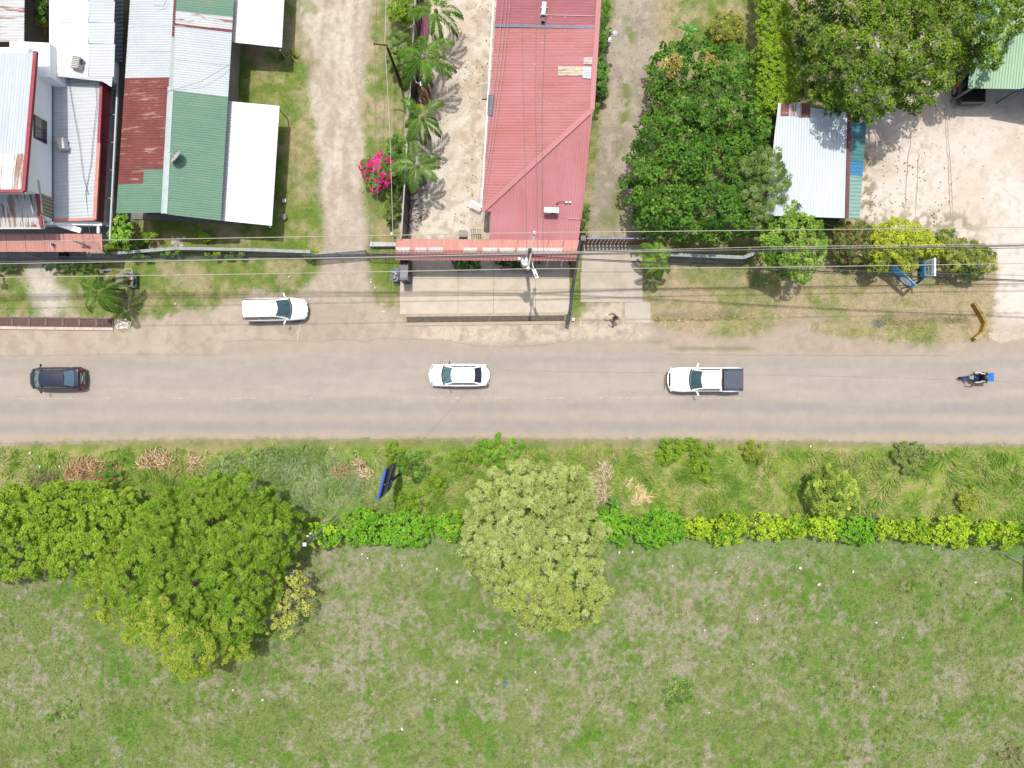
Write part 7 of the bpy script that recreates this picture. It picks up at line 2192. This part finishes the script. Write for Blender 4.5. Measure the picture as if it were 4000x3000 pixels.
# ------------------------------------------------------------------ palms, frond by frond
def palm(name, label, px, py, h, R, seed, nf=15, trunk=.12, cols=None, group="palms"):
    r = np.random.default_rng(seed)
    c = G(px, py, h)
    t = thing(name, label, "palm", (c.x, c.y, 0), 0, group)
    MB().tube([(.05, 0, -.1), (.02, .03, h * .5), (0, 0, h)], [trunk * 1.2, trunk, trunk * .8], 9).build("trunk", mat("palm_trunk", C(190, 178, 160), .9, C(150, 138, 122), 6, .7), t, True)
    MB().lathe([(.1, -.35), (.16, -.2), (.14, .05), (.03, .2)], (0, 0, h), 9).build("crown_shaft", mat("palm_shaft", C(120, 150, 70), .6), t, True)
    cols = [tuple(min(.8, q * 1.25) for q in c_) for c_ in (cols or [C(104, 148, 50), C(88, 132, 42), C(122, 164, 60)])]
    R = R * 1.22
    for k in range(nf):
        az = 2 * math.pi * (k + r.uniform(-.3, .3)) / nf
        el = r.uniform(.35, .85) if k % 2 else r.uniform(.0, .4)
        L = R * r.uniform(.72, 1.15)
        dr_ = r.uniform(.07, .16)
        n = 15
        d0 = np.array([math.cos(az) * math.cos(el), math.sin(az) * math.cos(el), math.sin(el)])
        P = []; p = np.array([0, 0, h + .05]); d = d0.copy()
        for i in range(n + 1):
            P.append(p.copy())
            p = p + d * L / n
            d = d + np.array([0, 0, -dr_ - .006 * i]); d /= np.linalg.norm(d)
        P = np.array(P)
        side = np.array([-math.sin(az), math.cos(az), 0])
        col = pal(cols, 1, r, .2)[0]
        if k == 2 and seed in (103, 105): col = np.array(C(196, 184, 92))
        parts = []
        ts = np.linspace(.12, .99, 26)
        idx = ts * n; i0 = np.clip(idx.astype(int), 0, n - 1); fr = (idx - i0)[:, None]
        B = P[i0] * (1 - fr) + P[i0 + 1] * fr
        Tn = unit(P[i0 + 1] - P[i0])
        for sg in (1, -1):
            D = unit(side[None] * sg * .85 + Tn * (.6 + .4 * ts[:, None]) + np.array([0, 0, -.3]) + r.normal(0, .07, B.shape))
            ll = L * (.12 + .20 * np.sin(np.pi * (ts * .85 + .1)))
            parts.append(leaves(B, D, np.tile([0, 0, 1.], (len(B), 1)), ll, np.full(len(B), .075), np.tile(col, (len(B), 1)) * r.uniform(.8, 1.2, (len(B), 1)), "lance", .22))
        # rachis
        rb_ = leaves(P[:-1], P[1:] - P[:-1], np.tile([0, 0, 1.], (n, 1)), np.linalg.norm(P[1:] - P[:-1], axis=1) * 1.05, np.full(n, .035), np.tile(np.array(C(168, 178, 96)), (n, 1)), "blade", 0)
        parts.append(rb_)
        o = link("frond", np_mesh("frond", *join(parts)), LEAFM, t)
    return t


palm("palm", "palm at the top of the yard beside the maroon sheets", 1703, 42, 4.4, 1.95, 101, 9, group="palms in a row inside the yard wall")
palm("palm", "second palm from the top of the yard row, above the solar lamp", 1656, 228, 4.4, 2.05, 102, 11, group="palms in a row inside the yard wall")
palm("palm", "third palm of the yard row with one yellowed frond", 1650, 462, 3.9, 1.65, 103, 8, group="palms in a row inside the yard wall")
palm("palm", "lowest palm of the yard row, next to the bougainvillea", 1632, 650, 3.9, 1.75, 104, 10, group="palms in a row inside the yard wall", cols=[C(122, 158, 76), C(106, 144, 62), C(138, 172, 92)])
palm("palm", "palm on the left lawn behind the rusty drain grates", 398, 1140, 3.0, 1.75, 105, 11, group="palms near the road", cols=[C(92, 130, 46), C(78, 116, 40), C(108, 146, 54)])
palm("palm", "palm beside the concrete driveway under the cables", 2568, 1012, 3.0, 1.5, 106, 9, group="palms near the road", cols=[C(128, 168, 60), C(112, 154, 52), C(144, 180, 72)])

# banana plants with large leaves, each leaf a part
def banana(name, label, px, py, h, n, L, seed, cols=None):
    r = random.Random(seed)
    c = G(px, py, h)
    t = thing(name, label, "banana plant", (c.x, c.y, 0), 0, "banana plants")
    MB().tube([(0, 0, -.1), (0, 0, h)], [.12, .07], 8).build("stem", mat("banana_stem", C(140, 160, 80), .7), t, True)
    bl_ = mat("banana_leaf", C(108, 166, 60), .4, C(92, 146, 50), 3, .6)
    for k in range(n):
        az = 2 * math.pi * (k + r.uniform(-.2, .2)) / n
        el = r.uniform(.2, .9); l = L * r.uniform(.75, 1.1)
        rows = []; p = Vector((0, 0, h)); d = Vector((math.cos(az) * math.cos(el), math.sin(az) * math.cos(el), math.sin(el)))
        sd_ = Vector((-math.sin(az), math.cos(az), 0))
        for i in range(8):
            w = l * .17 * math.sin(math.pi * min(1, .1 + i / 7.6)) + .012
            rows.append([p + sd_ * w + Vector((0, 0, -.03)), p + sd_ * w * .5 + Vector((0, 0, .02)), p, p - sd_ * w * .5 + Vector((0, 0, .02)), p - sd_ * w + Vector((0, 0, -.03))])
            p = p + d * l / 7; d = (d + Vector((0, 0, -.22))).normalized()
        MB().grid(rows).build("leaf", bl_, t, True)
    return t
banana("banana_plant", "small banana plant above the almond tree", 2688, 118, 1.8, 6, .95, 1)
banana("banana_plant", "banana plant between the hedge and the blue shed roof", 3012, 432, 2.4, 6, 1.1, 2)
banana("banana_plant", "banana leaves beside the driveway gate's right pier", 2528, 905, 2.0, 5, .8, 3)
banana("banana_plant", "lone banana plant beside the straw heaps in the verge", 2402, 1965, 1.1, 6, .75, 4)
banana("banana_plant", "banana leaves drooping by the shed's left eave", 3000, 500, 2.2, 5, .9, 5)

# ------------------------------------------------------------------ weeds and heaps of the southern verge
vw = [(1538, 1770, 42, 40, "bright weed bush just above the billboard", YG), (1602, 1826, 44, 50, "leafy weed bush right of the billboard's top", GN), (1655, 1845, 36, 40, "leafy weed bush two steps right of the billboard", GN), (1575, 1945, 46, 34, "leafy weed bush below the billboard's foot", YG), (1648, 1958, 34, 34, "small weed bush left of the dark grass tuft", YG), (1708, 1888, 40, 36, "round weed bush left of the silvery tree", YG), (1930, 1762, 90, 52, "broad bright weed bush above the silvery tree", [C(120, 170, 44), C(136, 182, 54), C(110, 154, 42)]), (1800, 1800, 80, 50, "low bright creeper left of the broad weed bush", [C(134, 166, 50), C(120, 152, 46)]), (2616, 1760, 40, 46, "fern-like weed bush below the pickup, left one", YG), (2722, 1760, 44, 40, "fern-like weed bush below the pickup, middle one", YG), (2750, 1825, 46, 50, "fern-like weed bush below the pickup, lower one", YG), (2948, 1764, 46, 42, "yellow-olive weed bush right of the fern-like weeds", [C(150, 164, 56), C(138, 152, 50)]), (3548, 1780, 62, 58, "grey-green weed bush at the road's edge", [C(134, 154, 86), C(124, 146, 76)]), (3778, 1962, 48, 44, "yellow-flowered weed bush in the tall grass at the right", [C(164, 176, 60), C(150, 164, 56)]), (945, 1865, 44, 40, "bright weed bush at the top of the feathery tree", YG), (430, 1840, 60, 40, "grassy weed bush beside the brown palm debris", GN), (3690, 1330, 1, 1, None, None)]
for i, (x, y, rx, ry, lab, cols) in enumerate(vw):
    if lab: bush("weed_bush", lab, x, y, rx * 1.1, ry * 1.1, .1, .6, 100, .18, .3, cols, "lance", 110 + i, 6, group="weed bushes in the southern verge", droop=.25, rough=24, gap=.58, bright=.95, dens=.75)
fw = [(2650, 2700, 62, 70, "low dark weed clump standing out in the right part of the field", GN), (250, 2770, 72, 46, "low bright grass clump in the lower left of the field", GN), (3960, 2950, 60, 60, "dull weed clump in the bottom right corner", [C(146, 140, 100), C(132, 130, 90)]), (3560, 2285, 22, 20, "small dark grass tuft alone in the upper right field", GN)]
for i, (x, y, rx, ry, lab, cols) in enumerate(fw):
    bush("weed_clump", lab, x, y, rx, ry, .04, .16, 100, .14, .26, cols, "lance", 140 + i, 6, group="weed clumps in the field", droop=.25, rough=30, gap=.8, bright=1.25, under=.0, dens=.4)

def heap(name, label, pol, n, ln, cols, seed, hmax=.5, wd=.09):
    r = np.random.default_rng(seed)
    XY = sample_poly(pol, n, r, 10, seed)
    d = edgedist(XY[:, 0], XY[:, 1], pol)
    h = hmax * np.clip(d / 30, 0, 1) * r.uniform(.3, 1, n) + .04
    P = np.stack([(XY[:, 0] - 2000) * S, (1500 - XY[:, 1]) * S, h], 1)
    a = r.normal(0, .9, n) + (.6 if seed % 2 else 2.2)
    D = np.stack([np.cos(a), np.sin(a), r.normal(.02, .18, n)], 1)
    l = ln * r.uniform(.4, 1.4, n)
    me = leaves(P, D, unit(np.array([0, 0, 1.]) + r.normal(0, .4, (n, 3))), l, l * wd * r.uniform(.5, 1.6, n), pal(cols, n, r, .2), "lance", .1)
    c = G(sum(p[0] for p in pol) / len(pol), sum(p[1] for p in pol) / len(pol))
    t = thing(name, label, "debris", c, 0, "dry heaps on the verges")
    o = link("dry_fronds", np_mesh("dry_fronds", *me), LEAFM); wchild(o, t); o["kind"] = "stuff"
    mo = MB().poly([(*G(x, y).xy, .03) for x, y in pol]).build("litter_bed", mat("straw_bed", C(206, 182, 150), .9, C(166, 136, 104), 6, .8)); wchild(mo, t)
TAN = [C(232, 206, 166, 1.5), C(220, 188, 144, 1.5), C(200, 164, 118, 1.4), C(244, 226, 200, 1.5), C(160, 124, 88)]
BRN = [C(184, 148, 104, 1.4), C(160, 124, 86, 1.4), C(206, 170, 128, 1.4), C(226, 200, 166, 1.4)]
heap("debris_heap", "brown heap of dry palm debris at the left of the verge", [(240, 1850), (300, 1790), (360, 1795), (430, 1800), (500, 1850), (500, 1880), (400, 1890), (300, 1890), (260, 1885)], 900, .5, BRN, 201)
heap("debris_heap", "pale heap of dry stalks in the left verge", [(540, 1810), (590, 1760), (660, 1770), (690, 1800), (670, 1840), (600, 1850), (560, 1840)], 600, .5, TAN, 202)
heap("debris_heap", "small tangle of pale stalks right of the pale heap", [(725, 1800), (750, 1770), (790, 1785), (795, 1820), (770, 1845), (735, 1850)], 260, .45, TAN, 203)
heap("debris_heap", "orange-tan heap of dry stalks left of the billboard", [(1375, 1815), (1390, 1790), (1420, 1800), (1440, 1830), (1465, 1860), (1470, 1890), (1440, 1885), (1400, 1865)], 420, .45, TAN, 204)
heap("debris_heap", "brown dry grass heap beside the stalks left of the billboard", [(1270, 1840), (1310, 1805), (1370, 1810), (1380, 1850), (1350, 1880), (1300, 1870)], 380, .4, BRN, 205)
heap("debris_heap", "pinkish straw heap right of the silvery tree", [(2310, 1850), (2335, 1800), (2380, 1800), (2398, 1840), (2390, 1900), (2370, 1960), (2330, 1985), (2312, 1930)], 420, .5, [C(226, 200, 182, 1.7), C(210, 180, 162, 1.7), C(236, 216, 202, 1.6)], 206, .2)
heap("debris_heap", "straw-yellow heap beside the lone banana plant", [(2415, 1890), (2460, 1872), (2505, 1875), (2520, 1920), (2560, 1925), (2530, 1960), (2490, 1975), (2450, 1965), (2470, 1925)], 320, .5, [C(234, 212, 168, 1.7), C(220, 196, 150, 1.7)], 207, .2)
heap("debris_heap", "grey twig heap at the far left of the verge", [(100, 1880), (140, 1850), (240, 1855), (230, 1900), (150, 1905)], 260, .5, [C(180, 160, 140), C(150, 130, 112)], 208)
heap("debris_heap", "white rubble and paper along the foot of the yard wall", [(1600, 700), (1640, 690), (1655, 740), (1640, 800), (1650, 860), (1625, 900), (1590, 905), (1592, 800)], 420, .3, [C(250, 244, 238), C(226, 214, 206), C(200, 186, 178)], 209, .3, .5)
heap("debris_heap", "pale rubble strip between the second and third palms", [(1618, 300), (1650, 290), (1655, 330), (1640, 400), (1630, 440), (1612, 440)], 160, .3, [C(250, 244, 234), C(214, 200, 186)], 210, .2, .5)
heap("debris_heap", "white paper scraps on the lawn behind the low wall", [(665, 940), (685, 920), (712, 932), (705, 952), (680, 962)], 26, .3, [C(252, 250, 246), C(236, 230, 224)], 211, .1, .7)
heap("debris_heap", "crumbled pale concrete at the end of the drain grates", [(448, 1252), (490, 1250), (515, 1270), (500, 1288), (448, 1290)], 160, .14, [C(250, 244, 234, 1.6), C(230, 220, 206, 1.6)], 212, .1, .8)

# ------------------------------------------------------------------ grass
def grass(name, label, n, region, hgt, wd, tintf, seed, density=None, lean=.4, flow=None, lit=.12, tall=None, tone=1.5):
    r = np.random.default_rng(seed)
    x = r.uniform(region[0], region[2], n); y = r.uniform(region[1], region[3], n)
    m = density(x, y, r)
    x, y = x[m], y[m]; n = len(x)
    hh = hgt * r.uniform(.5, 1.4, n)
    if tall is not None: hh = hh * tall(x, y)
    a = r.uniform(0, 2 * math.pi, n)
    if flow is not None: a = flow(x, y) + r.normal(0, .55, n)
    e = r.uniform(.2, 1.0, n) if lean is None else np.abs(r.normal(lean, .3, n))
    D = np.stack([np.cos(a) * np.cos(e), np.sin(a) * np.cos(e), np.sin(e) + .05], 1)
    P = np.stack([(x - 2000) * S, (1500 - y) * S, ground_z(x, y, 0) - .01], 1)
    col = tintf(x, y) * r.uniform(.72, 1.3, (n, 1)) * tone
    Vv, Ff, Cc2 = leaves(P, D, np.tile([0, 0, 1.], (n, 1)), hh, wd * r.uniform(.6, 1.4, n), col, "blade", .35)
    o = link(name, np_mesh(name, Vv, Ff, Cc2), LEAFM)
    tag(o, label, "grass", kind="stuff")
    return o


def cls(x, y):
    return classify(x, y)
# field: short tufts
def fd(x, y, r):
    return (cls(x, y) == 2) & (NZ[5].f(x, y, 85, 3) + .25 * NZ[8].f(x, y, 20, 2) < .74 + r.uniform(-.15, .25, len(x)))
grass("field_grass", "short patchy grass of the open field", 90000, (-150, 2060, 4150, 3150), .17, .035, lambda x, y: mix(field_tint(x, y), C(120, 152, 66), .25), 301, fd, .7)
# darker rosettes of weeds in the field
def rosettes(n, seed):
    r = np.random.default_rng(seed)
    x = r.uniform(-100, 4100, n * 6); y = r.uniform(2120, 3100, n * 6)
    k = NZ[8].f(x, y, 140, 3) > .55
    x, y = x[k][:n], y[k][:n]; n = len(x)
    per = 12
    R = r.uniform(.08, .28, n)
    a = r.uniform(0, 2 * math.pi, (n, per)); e = r.uniform(.1, .8, (n, per))
    D = np.stack([np.cos(a) * np.cos(e), np.sin(a) * np.cos(e), np.sin(e)], -1).reshape(-1, 3)
    P = np.repeat(np.stack([(x - 2000) * S, (1500 - y) * S, np.zeros(n)], 1), per, 0) + r.normal(0, .04, (n * per, 3)) * [1, 1, 0]
    col = np.repeat(pal([C(120, 158, 66), C(136, 166, 76), C(132, 144, 84), C(146, 176, 84)], n, r, .15) * 1.25, per, 0) * r.uniform(.8, 1.2, (n * per, 1))
    l = np.repeat(R, per) * r.uniform(.6, 1.2, n * per)
    Vv, Ff, Cc2 = leaves(P, D, np.tile([0, 0, 1.], (n * per, 1)), l, l * .2, col, "lance", .3)
    o = link("field_weeds", np_mesh("field_weeds", Vv, Ff, Cc2), LEAFM)
    tag(o, "dark weed rosettes scattered through the open field", "weeds", kind="stuff")
rosettes(1700, 302)
# verge: long arching clumps
def vd(x, y, r):
    return (cls(x, y) == 1) & (NZ[4].f(x, y, 90, 3) < .62 + r.uniform(-.12, .12, len(x))) & (y > 1752 + r.uniform(0, 14, len(x)))
def vflow(x, y): return 2 * math.pi * (NZ[6].f(x, y, 130, 2) * 1.6 - .3) + 2.8
def vt(x, y):
    left = np.exp(-(((x - 1180) / 260.0) ** 2 + ((y - 1900) / 110.0) ** 2))
    t = mix(mix(C(146, 170, 78), C(114, 150, 56), smooth(.38, .62, NZ[7].f(x, y, 44, 3))), C(186, 184, 118), smooth(.50, .64, NZ[2].f(x, y, 60, 3)) * .6)
    return mix(t, C(142, 164, 118), np.clip(left * 1.3, 0, 1))
grass("verge_grass", "long arching grass clumps of the southern verge", 85000, (-150, 1740, 4150, 2090), .62, .05, vt, 303, vd, .35, vflow, tall=lambda x, y: .45 + .75 * smooth(.35, .65, NZ[9].f(x, y, 60, 3)) * smooth(1745, 1800, y))
def gg(x, y, r):
    return (cls(x, y) == 1) & (np.hypot((x - 1120) / 300.0, (y - 1890) / 135.0) + .5 * (NZ[3].f(x, y, 60, 3) - .5) + r.normal(0, .08, len(x)) < .95) & (y > 1750)
grass("reed_grass", "broad grey-green reedy grass above the feathery tree", 16000, (780, 1740, 1460, 2040), .55, .085, lambda x, y: mix(np.tile(C(160, 176, 122), (len(x), 1)), C(132, 160, 86), smooth(.42, .6, NZ[7].f(x, y, 40, 3))), 308, gg, .5, lambda x, y: 2 * math.pi * NZ[6].f(x, y, 45, 2) * 2)
# lawns on the north side
def ld(x, y, r):
    slab_ = ((x > 1555) & (x < 2232) & (y > 995) & (y < 1275)) | ((x > 2262) & (x < 2545) & (y > 930) & (y < 1268)) | ((x < 480) & (y > 780) & (y < 1012))
    return (cls(x, y) == 0) & ~slab_ & (lawn_tint(x, y)[:, 0] < lawn_tint(x, y)[:, 1] * 1.12) & (r.random(len(x)) < .8)
grass("lawn_grass", "short lawn and roadside grass north of the road", 60000, (-150, -150, 4000, 1345), .13, .035, lawn_tint, 304, ld, .7)
# dry grass on the right-hand verge
def dd(x, y, r):
    return (cls(x, y) == 0) & (x > 2515) & (y > 1050) & ~((x < 2548) & (y > 1170) & (y < 1270))
grass("dry_grass", "dry straw-coloured grass along the right-hand verge", 7000, (2500, 1050, 3900, 1350), .18, .025, lambda x, y: mix(lawn_tint(x, y), C(206, 182, 136), .5), 305, dd, .35, lambda x, y: 2 * math.pi * NZ[5].f(x, y, 120, 2))
# ditch grass
def ditch(x, y, r):
    a = (np.abs(y - 1238 - 8 * np.sin(x / 130.0)) < 3 + 16 * r.random(len(x)) ** 3) & (x > 2550) & (x < 2940)
    b = (np.abs(y - 1258 - 10 * np.sin(x / 90.0)) < 3 + 26 * r.random(len(x)) ** 2) & (x > 3420) & (x < 3780)
    return (a | b) & (NZ[7].f(x, y, 60, 2) + r.uniform(-.2, .2, len(x)) > .42)
grass("ditch_grass", "darker green grass growing along the two ditches", 9000, (2540, 1205, 3790, 1300), .26, .03, lambda x, y: mix(np.tile(C(130, 142, 74), (len(x), 1)), C(164, 158, 100), smooth(.4, .6, NZ[3].f(x, y, 30, 2))), 306, ditch, .45)

# fallen leaves on the lot and litter
def flakes(name, label, n, region, size, cols, seed, dens, cat):
    r = np.random.default_rng(seed)
    x = r.uniform(region[0], region[2], n); y = r.uniform(region[1], region[3], n)
    m = dens(x, y, r); x, y = x[m], y[m]; n = len(x)
    P = np.stack([(x - 2000) * S, (1500 - y) * S, ground_z(x, y, 0) + .03], 1)
    a = r.uniform(0, 6.28, n)
    D = np.stack([np.cos(a), np.sin(a), r.normal(.05, .1, n)], 1)
    l = size * r.uniform(.5, 1.5, n)
    me = leaves(P, D, unit(np.array([0, 0, 1.]) + r.normal(0, .2, (n, 3))), l, l * .6, pal(cols, n, r, .2), "broad", .1)
    o = link(name, np_mesh(name, *me), LEAFM)
    return tag(o, label, cat, kind="stuff")
flakes("fallen_leaves", "brown fallen leaves scattered over the pale gravel lot", 650, (3340, 300, 4050, 960), .10, [C(190, 170, 146), C(170, 152, 130), C(206, 188, 164)], 401, lambda x, y, r: (cls(x, y) == 7) & (r.random(len(x)) < np.where(x < 3640, .8, .22)), "fallen leaves")
flakes("lot_weeds", "small weeds along the left side of the gravel lot", 420, (3340, 560, 3720, 930), .13, [C(176, 178, 128), C(160, 164, 112)], 402, lambda x, y, r: (cls(x, y) == 7) & (NZ[3].f(x, y, 50, 2) > .55), "weeds")
flakes("yard_debris", "dry leaves and twigs on the pale palm yard", 900, (1600, 0, 1960, 930), .11, [C(216, 196, 166), C(200, 178, 148), C(186, 166, 138)], 403, lambda x, y, r: (cls(x, y) == 5) & (NZ[4].f(x, y, 60, 2) > .42), "fallen leaves")
flakes("drive_litter", "pale dry leaves on the gravel driveway", 700, (2300, 0, 2600, 930), .1, [C(226, 210, 184), C(200, 184, 158)], 404, lambda x, y, r: (cls(x, y) == 6), "fallen leaves")
flakes("shoulder_gravel", "pale broken gravel on the shoulder before the forecourt", 1100, (1560, 1255, 2560, 1335), .07, [C(244, 230, 210), C(222, 204, 182), C(196, 180, 160)], 405, lambda x, y, r: (cls(x, y) == 3), "gravel")

# litter: every scrap its own object
lmat = mat("litter_white", C(250, 246, 236), .6, C(226, 220, 206), 9, .5)
lme = MB().slab([(-.09, -.06, .05), (.08, -.07, .06), (.1, .05, .05), (.0, .08, .07), (-.1, .05, .05)], .03)
first = lme.build("litter_scrap", lmat)
lit = [(1416, 2163), (1437, 2179), (1571, 2207), (1707, 2221), (1584, 2560), (1786, 2662), (2167, 2572), (2091, 2623), (2194, 2674), (2057, 2692), (2167, 2854), (1571, 2846), (1699, 2730), (1975, 2508), (2014, 2476), (1949, 2482), (2418, 2157), (2470, 2155), (2620, 2120), (2795, 2234), (2881, 2176), (3125, 2218), (3197, 2282), (2986, 2362), (3440, 2135), (3330, 2232), (3640, 2142), (3808, 2274), (2820, 2402), (2665, 2398), (2956, 2416), (2768, 2782), (2936, 2963), (3410, 2680), (3420, 2430), (3523, 2488), (2752, 2460), (2938, 2592), (34, 2380), (284, 2640), (912, 2694), (1027, 2732), (2626, 2210), (1850, 2465), (3948, 2340), (236, 1822), (158, 1824), (120, 1770), (3600, 1746), (3240, 1720), (3164, 1743), (3912, 1740), (1066, 1735), (1390, 1776), (1130, 1082), (1186, 1144), (1212, 1168), (1450, 1092), (1450, 1102), (1290, 1120), (1356, 860), (1200, 1112), (1465, 1125), (601, 1198), (686, 1188), (1500, 1219), (2655, 1250)]
rr_ = random.Random(77)
lscr = []
for i, (x, y) in enumerate(lit):
    o = first if i == 0 else first.copy()
    if i: COL.objects.link(o)
    o.location = (*G(x, y).xy, float(ground_z(np.array([x]), np.array([y]), 0)[0]) + .05)
    s_ = rr_.uniform(.4, 1.0) * (1.35 if i in (5, 6, 11, 12, 21, 22) else 1)
    o.scale = (s_ * rr_.uniform(.7, 1.2), s_, 1); o.rotation_euler = (0, 0, rr_.uniform(0, 6))
    lscr.append((o, x, y))
marks = [("the silvery tree", 2100, 2130), ("the feathery tree", 750, 2260), ("the thin yellow tree", 1130, 2330), ("the hedge pole", 1240, 2095), ("the bright blue scrap", 1977, 2667), ("the field's bottom right weed clump", 3960, 2950), ("the round verge bush", 3250, 1920), ("the low dark weed clump", 2650, 2700), ("the parked white van", 1065, 1210), ("the billboard", 1512, 1880), ("the lane gate", 1330, 970), ("the standing person", 2394, 1247), ("the leaning field post", 3920, 2165), ("the brown debris heap", 380, 1850), ("the blue-edged rubbish basket", 1540, 1075)]
bins_ = {}
for o, x, y in lscr:
    nm_, mx_, my_ = min(marks, key=lambda q: math.hypot(q[1] - x, q[2] - y))
    dx, dy = x - mx_, y - my_
    side = ("right of" if dx > 0 else "left of") if abs(dx) > abs(dy) else ("below" if dy > 0 else "above")
    bins_.setdefault((side, nm_), []).append((math.hypot(dx, dy), o, y))
words = ["nearest", "second nearest", "third nearest", "fourth nearest", "fifth nearest", "sixth nearest", "seventh nearest", "eighth nearest", "ninth nearest", "tenth nearest"]
for (side, nm_), lst in bins_.items():
    lst.sort(key=lambda q: q[0])
    for k, (_, o, y) in enumerate(lst):
        tag(o, "small white litter scrap, %s %s %s" % ((words[k] + " of those") if len(lst) > 1 else "lone one", side, nm_), "litter", "white litter scraps in the field" if y > 2060 else "white litter scraps by the road")
o = lme.build("blue_litter", mat("litter_blue", C(40, 140, 220), .5)); o.location = (*G(1977, 2667).xy, .08); o.scale = (1.2, 1.2, 1)
tag(o, "bright blue scrap of plastic in the middle of the field", "litter")
o = lme.build("blue_litter", mat("litter_paleblue", C(120, 170, 196), .5)); o.location = (*G(2746, 1990).xy, .12)
tag(o, "pale blue plastic scrap in the verge grass above the hedge", "litter")
# twigs on the road's edge
for i, (x, y, a, lab) in enumerate(((3231, 1723, .6, "pale stick at the lower road edge"), (1290, 1752, .1, "pale dry stalks by the lower road edge"))):
    o = MB().tube([(-.25, 0, .04), (0, .03, .06), (.25, 0, .04)], .025, 6).build("stick", mat("stick_pale", C(240, 226, 200), .8)); o.location = (*G(x, y).xy, 0); o.rotation_euler = (0, 0, -a)
    tag(o, lab, "stick")
